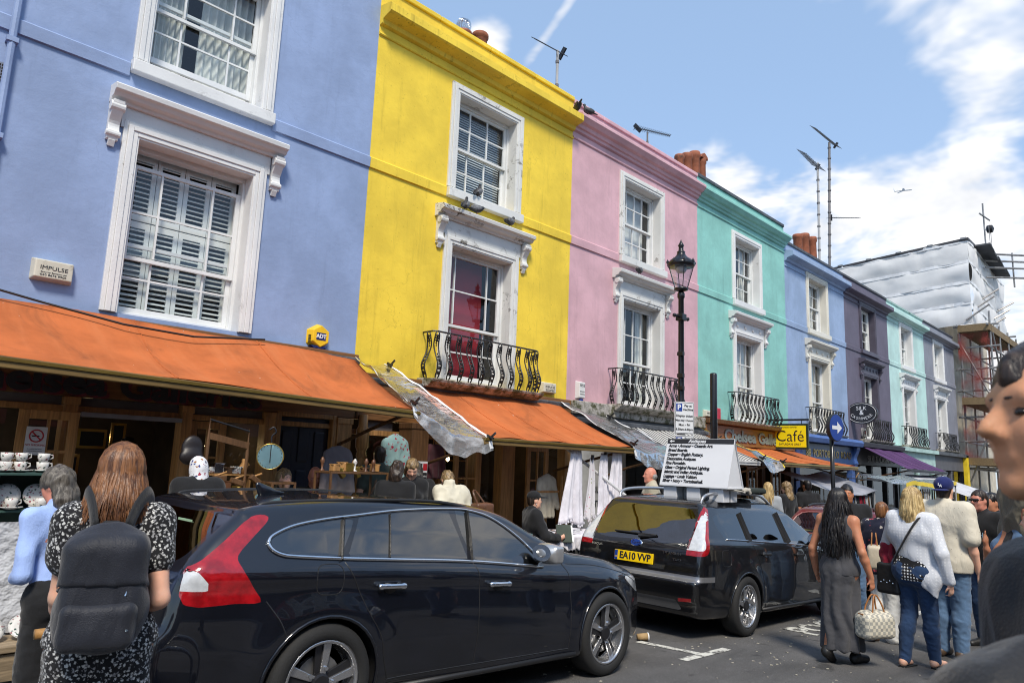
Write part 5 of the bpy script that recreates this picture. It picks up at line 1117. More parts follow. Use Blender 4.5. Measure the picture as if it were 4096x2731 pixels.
CX1 = 2.36; T1, B1, os1 = car('dark blue estate car with chrome window trim, nearest the camera', (CX1, 3.74+.92, zg(CX1)), 0, M_navyp, V60)
blob_obj('aerial_fin', [cap((-.03, 0, 1.348), (.12, 0, 1.348), .035, .012, .02, ((0, 1, 0), .6)), cap((-.07, 0, 1.395), (.0, 0, 1.36), .02, .02, .03, ((0, 1, 0), .5))], .008, M_navyp, T1)
V_, Q_ = sdf([rbox((-.445, 0, 1.245), (.05, .545, .004), .022, .02, Matrix.Rotation(-.45, 3, 'Y'))], .012); link('spoiler', npmesh('spoiler', V_, Q_), M_navyp, T1); MB().obox((-.512, 0, 1.22), (.006, .15, .010)).build('brake_lamp', M_tail, T1)
plate_rear(T1, B1, 0, .80, 'GX11 OJJ', blue=False); xr = rear_mark(B1, -.60, .80); lettering('D2', .055, M_chrome, face_M((rear_mark(B1, -.56, .76, .006), -.56, .76), (.12, -1, 0), (0, 0, 1)), T1, name='model_badge')
b = MB(); b.tube([(rear_mark(B1, 0, 1.0, .03), 0, 1.0), (rear_mark(B1, .3, 1.04, .02), .3, 1.04)], [.016, .008], 8); b.build('rear_wiper', M_trim, T1)
for s in (-1, 1):
    for (x, za, zb, w) in ((.45, 1.005, 1.262, .012), (.09, 1.0, 1.23, .025), (1.155, .96, 1.285, .03)):
        p = os1([(x, za), (x+.04*(zb-za)/.28, (za+zb)/2), (x+.08*(zb-za)/.28, zb)], s, .002); MB().tube([tuple(q) for q in p], w, 4, sq=.35).build('pillar_trim', M_trim, T1)
q = os1([(.0, 1.17)], -1); MB().box(-.60, -.595, -.28, -.08, 1.15, 1.185).build('window_sticker', pm('sticker_green', (.35, .5, .3), .5), T1)
# ---- the second estate, with roof rails
FOC = dict(
    outline=[(-.78, .22), (-.90, .36), (-.935, .52), (-.93, .60), (-.875, .635), (-.86, .80), (-.82, .94), (-.66, 1.17), (-.53, 1.34), (-.48, 1.40), (-.3, 1.44), (.2, 1.475), (.85, 1.485), (1.25, 1.455), (1.6, 1.355), (2.0, 1.155), (2.3, 1.01), (2.55, .97), (2.95, .87), (3.22, .74), (3.36, .58), (3.38, .42), (3.30, .26), (3.2, .2), (2, .185), (.8, .185), (.1, .2)],
    wx=[(-1.3, .80), (-.93, .86), (-.7, .925), (-.3, .96), (.4, .98), (1.6, .98), (2.4, .96), (2.9, .88), (3.3, .70), (3.5, .55)],
    wz=[(-.3, .80), (.2, .87), (.35, .915), (.55, .935), (.80, .935), (.94, .92), (1.0, .905), (1.04, .87), (1.2, .775), (1.38, .675), (1.5, .55), (2, .2)],
    belt=[(-.9, 1.02), (0, 1.0), (1.2, .975), (2.0, .93), (2.6, .88), (3.6, .8)], arch=.355, axles=(0, 2.64), zc=.32, track=.83, rim=.228, spokes=5, two=False, h=.022, k=.06,
    shuts=[[(.20, .97), (.30, .80), (.38, .6), (.43, .42), (.5, .27)], [(1.22, .95), (1.25, .7), (1.24, .28)], [(2.1, .92), (2.15, .7), (2.14, .28)], [(-.62, .86), (-.60, .7), (-.62, .62)]],
    trims=[([(-.34, 1.03), (.1, 1.015), (.6, .99), (1.22, .962), (1.9, .925)], .009, M_chrome)], handles=[(.45, .86), (1.40, .83)], mirror=(1.82, .96), railm=pm('rail_silver', (.55, .56, .58), .28, metal=.8), railr=.02, handlem=M_trim,
    rails=[[(-.42, .56, 1.40), (-.34, .57, 1.49), (.0, .585, 1.53), (.6, .59, 1.545), (1.05, .57, 1.52), (1.38, .54, 1.42)]], flap=(-.42, .84), sill=[(.40, .25), (1.2, .24), (2.2, .24)],
    regions=[('side_window', 'side', catmull([(1.26, .985), (1.6, .965), (1.93, .945), (1.75, 1.10), (1.5, 1.24), (1.3, 1.31), (1.19, 1.325)], 4, True), (.3, 2), False), ('side_window', 'side', np.array([(.25, 1.015), (.6, 1.005), (1.17, .99), (1.10, 1.33), (.65, 1.33), (.33, 1.315)]), (.3, 2), False),
             ('rear_side_window', 'side', catmull([(-.42, 1.20), (-.38, 1.09), (-.30, 1.035), (.14, 1.02), (.24, 1.30), (.1, 1.305), (-.2, 1.295), (-.38, 1.27)], 4, True), (.3, 2), False),
             ('reversing_lamp', 'side', catmull([(-.97, .93), (-.80, .92), (-.74, 1.02), (-.60, 1.19), (-.49, 1.32), (-.56, 1.335), (-.70, 1.19), (-.97, 1.02)], 3, True), (.665, 2), False),
             ('tail_lamp', 'side', catmull([(-.97, .865), (-.82, .865), (-.74, .90), (-.70, 1.0), (-.56, 1.18), (-.44, 1.335), (-.50, 1.36), (-.58, 1.345), (-.97, 1.1)], 3, True), (.63, 2), False),
             ('bumper_strip', 'rear', np.array([(-1, .60), (1, .60), (1, .655), (-1, .655)]), (-.62,), False), ('lower_bumper', 'rear', np.array([(-.62, .30), (.62, .30), (.55, .40), (-.55, .40)]), (-.3,), False),
             ('rear_window', 'rear', catmull([(-.60, .985), (0, .965), (.60, .985), (.53, 1.32), (0, 1.34), (-.53, 1.32)], 5, True), (-.40,), False), ('windscreen', 'front', catmull([(-.70, 1.03), (0, 1.04), (.70, 1.03), (.55, 1.375), (0, 1.40), (-.55, 1.375)], 5, True), (1.3,), False),
             ('reflector', 'rear', np.array([(-.74, .40), (-.58, .385), (-.58, .42), (-.74, .435)]), (-.3,), False),
             (None, 'arch', (0, .32, .355), (.5,), True), (None, 'arch', (2.64, .32, .355), (.5,), True)], strip=pm('step_silver', (.30, .30, .31), .3, metal=.6), rglass=M_cglassd)
M_greyp = paintm('dark_grey_metallic', (.0055, .0055, .0065), .1)
CX2 = 7.80; T2, B2, os2 = car('dark grey estate car with silver roof rails carrying an advertising board', (CX2, 3.84+.92, zg(CX2)), 0, M_greyp, FOC)
plate_rear(T2, B2, .02, .77, 'EA10 VVP'); MB().lathe([(.058, 0), (.058, .006), (.05, .010), (0, .010)], (rear_mark(B2, .02, .925, 0), .02, .925), 24, frame3((-1, 0, .25)) @ Matrix.Diagonal((1.45, .75, 1)).to_3x3()).build('maker_badge', M_chrome, T2); MB().lathe([(.048, .0105), (.048, .012), (0, .012)], (rear_mark(B2, .02, .925, 0), .02, .925), 24, frame3((-1, 0, .25)) @ Matrix.Diagonal((1.45, .75, 1)).to_3x3()).build('badge_face', M_pblue, T2)
lettering('Ford', .055, M_chrome, face_M((rear_mark(B2, .02, .925, .014), .02, .926), (0, -1, 0), (.25, 0, 1)), T2, shear=.3, name='badge_lettering'); lettering('FOCUS', .035, M_chrome, face_M((rear_mark(B2, .55, .86, .006), .55, .86), (0, -1, 0), (.1, 0, 1)), T2, width=.15, name='badge_lettering')
lettering('TITANIUM', .04, M_chrome, face_M((rear_mark(B2, -.46, .86, .006), -.46, .86), (0, -1, 0), (.1, 0, 1)), T2, width=.23, name='badge_lettering'); lettering('TDCi', .032, M_chrome, face_M((rear_mark(B2, -.53, .80, .006), -.53, .80), (0, -1, 0), (.1, 0, 1)), T2, width=.1, name='badge_lettering')
b = MB(); b.tube([(rear_mark(B2, .0, 1.0, .03), .0, 1.0), (rear_mark(B2, -.2, 1.03, .02), -.22, 1.02), (rear_mark(B2, .35, 1.03, .02), .35, 1.03)], [.02, .012, .008], 8); b.build('rear_wiper', M_trim, T2)
for s in (-1, 1):
    for (x, za, zb, w) in ((.19, 1.01, 1.31, .035), (1.20, .975, 1.32, .04)):
        p = os2([(x, za), (x+.03, (za+zb)/2), (x+.05, zb)], s, .002); MB().tube([tuple(q) for q in p], w, 4, sq=.35).build('pillar_trim', M_trim, T2)
# ---- the red car behind, seen from the back
RED = dict(FOC); RED['outline'] = [(-.80, .24), (-.92, .38), (-.94, .52), (-.90, .64), (-.84, .72), (-.80, .95), (-.70, 1.10), (-.55, 1.28), (-.40, 1.37), (0, 1.42), (.6, 1.435), (1.1, 1.40), (1.5, 1.28), (1.95, 1.08), (2.25, .96), (2.6, .92), (3.0, .82), (3.25, .70), (3.36, .5), (3.3, .26), (3.2, .2), (2, .185), (.8, .185), (.1, .2)]
RED['h'] = .03; RED['rails'] = [[(-.3, .55, 1.40), (0, .57, 1.435), (.7, .57, 1.45), (1.1, .55, 1.42)]]; RED['railm'] = M_trim; RED['regions'] = [r for r in FOC['regions'] if r[0] in ('side_window', 'windscreen', None)]+[('rear_side_window', 'side', catmull([(-.30, 1.14), (-.24, 1.05), (.12, 1.02), (.22, 1.25), (0, 1.245), (-.2, 1.22)], 4, True), (.3, 2), False), ('tail_lamp', 'side', np.array([(-.99, .70), (-.75, .70), (-.72, .92), (-.99, .92)]), (.62, 2), False), ('rear_window', 'rear', catmull([(-.63, .98), (0, .97), (.63, .98), (.55, 1.27), (0, 1.29), (-.55, 1.27)], 5, True), (-.35,), False)]
RED['rglass'] = M_cglass; RED['flap'] = None
CX3 = 13.35; T3, B3, os3 = car('red hatchback parked beyond the estate with the advertising board', (CX3, 4.72, zg(CX3)), 0, paintm('red_metallic', (.16, .018, .016), .25), RED)
b = MB(); b.tube([(float(rear_mark(B3, y, z, .003)), y, z) for y, z in catmull([(-.64, .975), (0, .962), (.64, .975), (.56, 1.275), (0, 1.298), (-.56, 1.275)], 4, True)], .014, 6, True); b.build('rear_window_seal', pm('pinkish_trim', (.30, .10, .09), .4), T3)
blob_obj('folded_blanket', [ell((-.50, .25, .95), (.15, .3, .10)), ell((-.45, -.1, .93), (.15, .25, .07)), ell((-.52, .45, .92), (.1, .15, .08))], .025, pm('white_fabric', (.6, .62, .62), .8), T3, disp=lambda V: .02*fbm(V*14))
# ---- advertising board strapped to the roof
SX = 7.93; zb_ = 1.50; T = thing('advertising_board', 'white A-shaped antiques board standing on a car roof', 'sign board', (SX, 4.45, zb_), None)
M_bd = pm('board_white', (.70, .71, .73), .35, var=.04, bump=0); ya, yb = 4.94, 4.03; zt_ = 2.07
nx_ = Vector((-(zt_-zb_), 0, .19)).normalized()
b = MB(); b.add([(SX-.20, ya, zb_), (SX-.20, yb, zb_), (SX, yb, zt_), (SX, ya, zt_), (SX-.19, ya, zb_), (SX-.19, yb, zb_), (SX+.008, yb, zt_-.012), (SX+.008, ya, zt_-.012)], [(0, 1, 2, 3), (4, 7, 6, 5), (0, 4, 5, 1), (1, 5, 6, 2), (0, 3, 7, 4), (3, 2, 6, 7)]); FB = b.build('front_panel', M_bd, T)
b = MB(); b.add([(SX+.20, ya, zb_), (SX+.20, yb, zb_), (SX+.002, yb, zt_), (SX+.002, ya, zt_), (SX+.19, ya, zb_), (SX+.19, yb, zb_), (SX+.012, yb, zt_-.03), (SX+.012, ya, zt_-.03)], [(0, 3, 2, 1), (4, 5, 6, 7), (0, 1, 5, 4), (1, 2, 6, 5), (0, 4, 7, 3)]); b.build('back_panel', M_bd, T)
MB().prism([(SX-.185, zb_), (SX+.185, zb_), (SX, zt_-.03)], 'y', yb+.015, yb+.022).build('end_panel', M_bd, T); MB().prism([(SX-.185, zb_), (SX+.185, zb_), (SX, zt_-.03)], 'y', ya-.022, ya-.015).build('end_panel', M_bd, T); MB().box(SX-.2, SX+.2, yb, ya, zb_-.012, zb_).build('base_panel', M_bd, T)
up_ = Vector((.20, 0, zt_-zb_)).normalized(); L_ = math.hypot(.20, zt_-zb_)
def bp(u, v, o=.003):                            # u metres from the left end, v metres up the slope
    p = Vector((SX-.20, ya-u, zb_))+up_*v; n = Vector((-up_.z, 0, up_.x)); return p+n*o
def band(u0, u1, v0, v1, mat, name, o=.002): MB().quad(bp(u0, v0, o), bp(u1, v0, o), bp(u1, v1, o), bp(u0, v1, o)).build(name, mat, FB)
band(.003, .905, L_-.068, L_-.004, M_ink, 'heading_band')
def btext(s, u, v, size, mat, **k): return lettering(s, size, mat, face_M(tuple(bp(u, v, .0045)), (0, -1, 0), tuple(up_)), FB, extrude=.0006, shear=.12, **k)
btext('Antiques', .42, L_-.036, .066, M_bd, bold=.002); q = MB(); q.add([bp(.03, L_-.036), bp(.06, L_-.015), bp(.06, L_-.028), bp(.10, L_-.028), bp(.10, L_-.044), bp(.06, L_-.044), bp(.06, L_-.057)], [(0, 6, 5, 4, 3, 2, 1)]); q.build('arrow', M_bd, FB)
for i, s in enumerate(['Arms • Armour • Oceanic Art.', 'Bread Boards.', 'Copper • English Pottery.', 'Decorative Antiques.', 'Fine Porcelain.', 'Glass • Original Period Lighting.', 'Islamic and Indian Antiques.', 'Luggage • Louis Vuitton.', 'Silver • Ivory • Tortoiseshell.']):
    btext(s, .035, L_-.098-i*.0565, .053, M_ink, bold=.0022, align='LEFT', spacing=.92)
for y0, y1 in ((4.90, 4.72), (4.58, 4.40), (4.28, 4.10)):
    MB().box(SX-.17, SX-.02, y1, y0, 1.33, zb_-.013).build('support_box', M_bd, T, bevel=.004); MB().box(SX+.02, SX+.17, y1, y0, 1.33, zb_-.013).build('support_box', M_bd, T, bevel=.004)
MB().tube(catmull([(SX-.1, 4.08, zb_-.02), (SX+.1, 4.02, 1.46), (SX+.35, 4.1, 1.44), (SX+.5, 4.12, 1.47)], 5), .012, 6).build('rope', pm('rope', (.45, .42, .36), .9), T)
blob_obj('rope_knot', [ell((SX+.42, 4.12, 1.47), (.07, .035, .03)), ell((SX+.48, 4.10, 1.45), (.03, .03, .05))], .012, pm('rope', (.45, .42, .36), .9), T, disp=lambda V: .008*fbm(V*60))
blob_obj('folded_mat', [rbox((SX+.72, 4.25, 1.455), (.28, .12, .02), .015)], .02, pm('tartan_mat', (.02, .028, .022), .9), T)
# ------------------------------------------------------------------ people
def hairm(name, lo, hi, rough=.42):
    if name in MATS: return MATS[name]
    m, t, o = newmat(name); n = noise(t, coords(t, scale=(55, 55, 4)), 1.0, 4, .65, .6); b = noise(t, coords(t), 5, 2)
    c = mixc(t, ramp(t, n, .32, .68), lo, hi); c = mixc(t, mth(t, 'MULTIPLY', ramp(t, b, .4, .7), .4), c, lo)
    princ(t, o, c, rough, 0, 0, .45, n, .6, .008); MATS[name] = m; return m
def clothm(name, col, rough=.85, wr=.35, sheen=.15, var=.12):
    if name in MATS: return MATS[name]
    m, t, o = newmat(name); v = coords(t); n = noise(t, coords(t, scale=(1, 1, .45)), 6, 4, .6, .8); w = noise(t, v, 260, 1)
    c = mixc(t, ramp(t, noise(t, v, 4, 3), .3, .7), dk(col, 1-var), dk(col, 1+var))
    princ(t, o, c, rough, 0, 0, .3, mth(t, 'ADD', n, mth(t, 'MULTIPLY', w, .12)), wr, .03, sheen); MATS[name] = m; return m
def spotm(name, base, spots, scale, lo, hi, rough=.85, randomness=1.0, feature='F1', wr=.3):
    """printed cloth: spots or flowers scattered on a ground"""
    if name in MATS: return MATS[name]
    m, t, o = newmat(name); v = coords(t); vo = t.nodes.new('ShaderNodeTexVoronoi'); vo.inputs['Scale'].default_value = scale; vo.inputs['Randomness'].default_value = randomness
    nz = t.nodes.new('ShaderNodeTexNoise'); nz.inputs['Scale'].default_value = scale*2.2; lk(t, v, nz.inputs['Vector'])
    va = t.nodes.new('ShaderNodeVectorMath'); va.operation = 'MULTIPLY_ADD'; lk(t, nz.outputs['Color'], va.inputs[0]); va.inputs[1].default_value = (1.2/scale*(randomness > .5),)*3; lk(t, v, va.inputs[2]); lk(t, va.outputs[0], vo.inputs['Vector'])
    f = ramp(t, vo.outputs['Distance'], lo, hi)
    if len(spots) > 1:
        cr = t.nodes.new('ShaderNodeValToRGB'); cr.color_ramp.interpolation = 'CONSTANT'; sep = t.nodes.new('ShaderNodeSeparateColor'); lk(t, vo.outputs['Color'], sep.inputs[0]); lk(t, sep.outputs[0], cr.inputs[0])
        while len(cr.color_ramp.elements) < len(spots): cr.color_ramp.elements.new(.5)
        for i, c in enumerate(spots): cr.color_ramp.elements[i].position = i/len(spots); cr.color_ramp.elements[i].color = (*c, 1)
        sc = cr.outputs[0]
    else: sc = spots[0]
    c = mixc(t, f, sc, base); n = noise(t, coords(t, scale=(1, 1, .45)), 6, 4, .6, .8)
    princ(t, o, c, rough, 0, 0, .3, n, wr, .03, .1); MATS[name] = m; return m
def skinm(name, col):
    if name in MATS: return MATS[name]
    m, t, o = newmat(name); v = coords(t); c = mixc(t, ramp(t, noise(t, v, 14, 3), .35, .7), dk(col, .9), (col[0]*1.06, col[1]*.97, col[2]*.95))
    p = princ(t, o, c, .5, 0, 0, .4, noise(t, v, 180, 2), .15, .002); p.inputs['Subsurface Weight'].default_value = .12; p.inputs['Subsurface Radius'].default_value = (.02, .008, .004); p.inputs['Subsurface Scale'].default_value = .5; MATS[name] = m; return m
SK_fair = skinm('fair_skin', S(226, 178, 152)); SK_tan = skinm('tan_skin', S(190, 130, 98)); SK_red = skinm('ruddy_skin', S(206, 140, 118)); SK_olive = skinm('olive_skin', S(178, 118, 82))
M_eyew = pm('eye_white', (.6, .58, .55), .3); M_eyed = pm('eye_dark', (.02, .015, .012), .15); M_lip = pm('lips', S(176, 100, 90), .45)
HB = hairm('brown_hair', (.065, .024, .010), (.29, .125, .046)); HK = hairm('black_hair', (.004, .003, .003), (.022, .017, .015), .35); HBl = hairm('blonde_hair', (.22, .13, .04), (.72, .54, .26)); HG = hairm('grey_hair', (.035, .028, .022), (.16, .14, .115)); HD = hairm('dark_brown_hair', (.012, .008, .006), (.06, .038, .026)); HBd = hairm('dark_blonde_hair', (.09, .055, .025), (.40, .27, .13)); HW = hairm('white_hair', (.22, .21, .20), (.45, .44, .42))
_a = np.array
def rx(a): c, s = math.cos(a), math.sin(a); return _a([[1, 0, 0], [0, c, -s], [0, s, c]])
def rzn(a): c, s = math.cos(a), math.sin(a); return _a([[c, -s, 0], [s, c, 0], [0, 0, 1]])
def hand_prims(w, d, out, s, curl=.5, k=.006):
    """palm, four fingers of different length and a thumb; w wrist, d direction down the hand, out: palm normal"""
    d = d/np.linalg.norm(d); out = out-d*(out@d); out /= max(np.linalg.norm(out), 1e-6); sd = np.cross(d, out); P = [cap(w, w+d*.035*s, .020*s, .026*s, .012), cap(w+d*.03*s, w+d*.085*s, .030*s, .032*s, .012, (tuple(out), .48))]
    for i, (o, L) in enumerate(((-.027, .066), (-.009, .078), (.009, .072), (.026, .056))):
        b = w+d*.088*s+sd*o*s; m = b+(d*math.cos(curl*.6)+out*math.sin(curl*.6))*L*.52*s; e = m+(d*math.cos(curl*1.9)+out*math.sin(curl*1.9))*L*.48*s
        P += [cap(b-d*.015*s, m, .0092*s, .0085*s, k), cap(m, e, .0083*s, .0068*s, k)]
    b = w+d*.03*s-sd*.025*s; m = b+(d*.6-sd*.55+out*.35)*.042*s; e = m+(d*.85-sd*.1+out*.45)*.034*s
    return P+[cap(b, m, .0115*s, .010*s, .008), cap(m, e, .0095*s, .0075*s, k)]
def person(label, loc, face, H, skin=SK_fair, top=None, bottom=None, hair=None, shoes=None, J=None, lean=0, headr=(0, 0), vox=.014, fem=False, fat=1.0, seat=0, eyes=False, handvox=None, group='people in the street', z=None, fingers=False, coat=None, hip=0):
    z0 = (zg(loc[0])+(.12 if loc[1] > KY else 0)) if z is None else z
    h = math.atan2(-face[0], face[1]); T = thing('person', label, 'person', (loc[0], loc[1], z0), (0, 0, h), group=group, local=True)
    s = H/1.70; sw = (.098 if fem else .112)*H
    D = dict(pel=(0, 0, .53), wai=(0, .0, .62), che=(0, 0, .735), nec=(0, -.006, .845), hea=(0, .012, .925))
    for sd, n in ((-1, 'L'), (1, 'R')):
        D['hip'+n] = (sd*.05, 0, .515); D['kne'+n] = (sd*.052, .012, .285); D['ank'+n] = (sd*.052, -.012, .045); D['toe'+n] = (sd*.060, .088, .018)
        D['sho'+n] = (sd*sw/H, -.008, .812); D['elb'+n] = (sd*(sw/H+.035), -.03, .635); D['wri'+n] = (sd*(sw/H+.038), .02, .485); D['hnd'+n] = (sd*(sw/H+.036), .035, .40)
    if seat:
        for k in D:
            if k[:3] not in ('kne', 'ank', 'toe'): D[k] = (D[k][0], D[k][1], D[k][2]-.235)
        for sd, n in ((-1, 'L'), (1, 'R')): D['kne'+n] = (sd*.06, .23, .28); D['ank'+n] = (sd*.06, .21, .045); D['toe'+n] = (sd*.07, .31, .02)
    if lean:
        p0 = _a(D['pel']); M = rx(-lean)
        for k in D:
            if k[:3] in ('wai', 'che', 'nec', 'hea', 'sho', 'elb', 'wri', 'hnd'): D[k] = tuple(p0+M@(_a(D[k])-p0))
    if J: D.update(J)
    D = {k: _a(v, float)*H for k, v in D.items()}
    fy = (0, 1, 0); f = fat
    torso = [cap(D['che']-[.055*H, 0, -.01*H], D['che']+[.055*H, 0, .01*H], .074*H*f, None, .05, (fy, .80)), cap(D['wai']-[.02*H, 0, 0], D['wai']+[.02*H, 0, 0], (.066 if fem else .075)*H*f, None, .06, (fy, .82)), cap(D['pel']-[.042*H, .005*H, 0], D['pel']+[.042*H, -.005*H, 0], (.079 if fem else .074)*H*f, None, .06, (fy, .86)), cap(D['shoL'], D['shoR'], .036*H, None, .05), cap(D['che'], D['wai'], .068*H*f, .062*H*f, .05, (fy, .85))]
    if fem: torso += [ell(D['che']+[sd*.042*H, .055*H, -.01*H], (.038*H, .035*H, .038*H), .03) for sd in (-1, 1)]
    torso += [ell(D['pel']+[sd*.035*H, -.035*H, -.025*H], (.05*H, .045*H, .055*H), .04) for sd in (-1, 1)]
    arms = {}; legs = {}; hands = {}
    for n in 'LR':
        a, b, c = D['sho'+n], D['elb'+n], D['wri'+n]; m = b+(c-b)*.3
        arms[n] = [cap(a, b, .030*H*(.5+.5*f), .0235*H*(.5+.5*f), .02), cap(b, m, .0235*H, .0245*H, .015), cap(m, c, .0245*H, .0165*H, .015)]
        hd = D['hnd'+n]-c; out = _a((1. if n == 'L' else -1., .2, 0.))
        hands[n] = hand_prims(c, hd, out, s*.95, .55 if not fingers else .8) if fingers else [cap(c, c+hd/np.linalg.norm(hd)*.085*s, .022*s, .030*s, .015, ((1, 0, 0), .6)), cap(c+hd/np.linalg.norm(hd)*.08*s, c+hd/np.linalg.norm(hd)*.16*s, .026*s, .014*s, .012, ((1, 0, 0), .5)), cap(c+hd*.2, c+hd/np.linalg.norm(hd)*.07*s+[0, .035*s, 0], .012*s, .009*s, .008)]
        a, b, c = D['hip'+n], D['kne'+n], D['ank'+n]; m = b+(c-b)*.33+[0, -.008*H, 0]
        legs[n] = [cap(a, b, .052*H*(.4+.6*f), .034*H, .03), cap(b, m, .033*H, .036*H, .02), cap(m, c, .035*H, .021*H, .02)]
    feet = {n: [cap(D['ank'+n]-[0, .012*H, .012*H], D['toe'+n], .024*H, .016*H, .02, ((0, 0, 1), .9)), cap(D['ank'+n], D['ank'+n]-[0, .022*H, .02*H], .021*H, .019*H, .02)] for n in 'LR'}
    # head in its own frame
    hs = .93*s*(.97 if fem else 1.0); Rh = rzn(headr[0])@rx(headr[1]-lean*.6); hc = D['hea']
    def hp(p): return hc+Rh@(_a(p, float)*hs)
    def he(p, r, k=.02, op='+'): return ell(hp(p), _a(r, float)*hs, k, Rh, op)
    headp = [he((0, -.012, .022), (.076, .096, .102), .02), he((0, .028, -.045), (.056, .062, .074), .04), cap(hp((-.03, .035, -.085)), hp((.03, .035, -.085)), .026*hs, None, .03), he((0, .075, -.103), (.022, .02, .02), .025), he((-.038, .062, -.03), (.022, .02, .025), .02), he((.038, .062, -.03), (.022, .02, .025), .02),
             cap(hp((0, .085, .014)), hp((0, .115, -.024)), .008*hs, .0115*hs, .012), he((-.011, .098, -.032), (.009, .010, .008), .008), he((.011, .098, -.032), (.009, .010, .008), .008), cap(hp((-.04, .072, .026)), hp((.04, .072, .026)), .012*hs, None, .02),
             cap(hp((-.018, .083, -.063)), hp((.018, .083, -.063)), .009*hs, None, .012)]
    headp += [he((sd*.031, .093, .004), (.015, .013, .010), .010, '-') for sd in (-1, 1)]
    headp += [he((sd*.076, -.008, -.012), (.011, .022, .034), .008) for sd in (-1, 1)]
    neck = [cap(D['nec']-[0, 0, .02*H], hp((0, -.022, -.06)), (.034 if fem else .038)*H, (.030 if fem else .034)*H, .025)]
    body = torso+sum(arms.values(), [])+sum(hands.values(), [])+sum(legs.values(), [])+sum(feet.values(), [])+neck+headp
    blob_obj('body', body, handvox or vox, skin, T, smooth=1)
    if eyes:
        for sd in (-1, 1): blob_obj('eye', [he((sd*.031, .0765, .003), (.0115, .0105, .006))], .0035, M_eyed if eyes == 'dark' else M_eyew, T, smooth=1); blob_obj('iris', [he((sd*.031, .0835, .002), (.0055, .005, .0055))], .003, M_eyed, T); blob_obj('eyelid', [cap(hp((sd*.019, .082, .008)), hp((sd*.044, .075, .007)), .0035*hs)], .003, HD, T); blob_obj('eyebrow', [cap(hp((sd*.014, .089, .024)), hp((sd*.046, .078, .026)), .0045*hs, .003*hs)], .004, HD, T)
        blob_obj('mouth', [cap(hp((-.019, .083, -.060)), hp((.019, .083, -.060)), .0055*hs, None, .004), cap(hp((-.015, .084, -.068)), hp((.015, .084, -.068)), .006*hs, None, .004)], .0035, M_lip, T, smooth=1)
    seed = len(INV)*3.7
    def wr(amp, sc=(16, 16, 7)): return lambda V: amp*(.55-1.5*np.abs(fbm(V@_a([[.9, .2, .3], [-.2, .95, .1], [-.35, .1, .9]])*_a(sc)+seed, 2)))
    def sleeve(n, fr, extra, ra=0):
        a, b, c = D['sho'+n], D['elb'+n], D['wri'+n]
        if fr <= .5: e = a+(b-a)*(fr/.5); return [cap(a, e, .031*H*(.5+.5*f)+extra, .026*H*(.5+.5*f)+extra*1.5+ra, .03)]
        e = b+(c-b)*((fr-.5)/.5); return [cap(a, b, .030*H*(.5+.5*f)+extra, .0255*H+extra, .03), cap(b, e, .0245*H+extra, .0195*H+extra*1.1+ra, .02)]
    if top:
        ex = top.get('loose', .012); hem = (top.get('hem', .50)-(.235 if seat else 0))*H; SLV = []; P = [dict(p, ra=p['ra']+ex, rb=p['rb']+ex) if p['t'] == 'c' else dict(p, r=p['r']+ex) for p in torso]
        if top.get('sleeve', .25) == 0 and not top.get('full'): P[3] = cap(D['shoL']*_a([.62, 1, 1]), D['shoR']*_a([.62, 1, 1]), .036*H+ex, None, .04)
        if top.get('flare'): P.append(cap(D['wai'], (D['pel'][0], D['pel'][1], hem-.02), .070*H*f+ex, .078*H*f+ex+top['flare'], .05, (fy, .82)))
        if top.get('sleeve', .25) > 0:
            for n in 'LR': SLV += sleeve(n, top.get('sleeve'+n, top.get('sleeve', .25)), ex, top.get('cuff', 0))
        if top.get('collar', True): P.append(cap(D['nec']-[0, 0, .03*H], D['nec']+[0, 0, .012*H], .045*H, .040*H, .03))
        if top.get('hood'): P += [he((0, -.075, -.07), (.085, .07, .075), .03)]
        if top.get('hoodup'): P += [he((0, -.03, .01), (.10, .125, .135), .03), ell(hp((0, .13, .0)), _a((.07, .07, .10))*hs, .02, Rh, '-')]
        cut = [((0, 0, 1), hem)] if lean < .3 else None
        V, Q = sdf(P, vox, cut=cut, disp=wr(top.get('wr', .0045), (11, 11, 6)), post=SLV); link(top.get('name', 'shirt'), npmesh('shirt', V, Q), top['mat'], T)
    if bottom:
        ex = bottom.get('loose', .012); kd = bottom.get('kind', 'trousers')
        if kd == 'trousers':
            P = [dict(p, ra=p['ra']+ex, rb=p['rb']+ex) if p['t'] == 'c' else dict(p, r=p['r']+ex) for p in [torso[2]]+torso[-2:]]
            for n in 'LR':
                a, b, c = D['hip'+n], D['kne'+n], D['ank'+n]; e = b+(c-b)*bottom.get('len', 1.0)
                P += [cap(a, b, .052*H*(.4+.6*f)+ex, .038*H+ex, .03), cap(b, b+(e-b)*.35+[0, -.008*H, 0], .037*H+ex, .037*H+ex, .02), cap(b+(e-b)*.35+[0, -.008*H, 0], e, .037*H+ex, (.027*H if bottom.get('wide', 0) == 0 else .036*H)+ex+bottom.get('wide', 0), .02)]
            V, Q = sdf(P, vox, disp=wr(bottom.get('wr', .006), (14, 14, 22)), cut=[((0, 0, -1), -bottom.get('waist', .60)*H)] if not lean else None); link('trousers', npmesh('trousers', V, Q), bottom['mat'], T)
        else:
            hem = bottom['hem']*H; P = [cap(D['wai'], D['pel'], .066*H*f+ex, .082*H*f+ex, .05, (fy, .84)), cap(D['pel'], (D['pel'][0]+bottom.get('dx', 0), D['pel'][1]+bottom.get('dy', 0), hem-.03), .080*H*f+ex, bottom.get('rb', .12)*H, .05, (fy, bottom.get('sqy', .85)))]+[dict(p, r=p['r']+ex) for p in torso[-2:]]
            for n in 'LR': P.append(cap(D['hip'+n], D['kne'+n], .055*H+ex, .042*H+ex, .06))
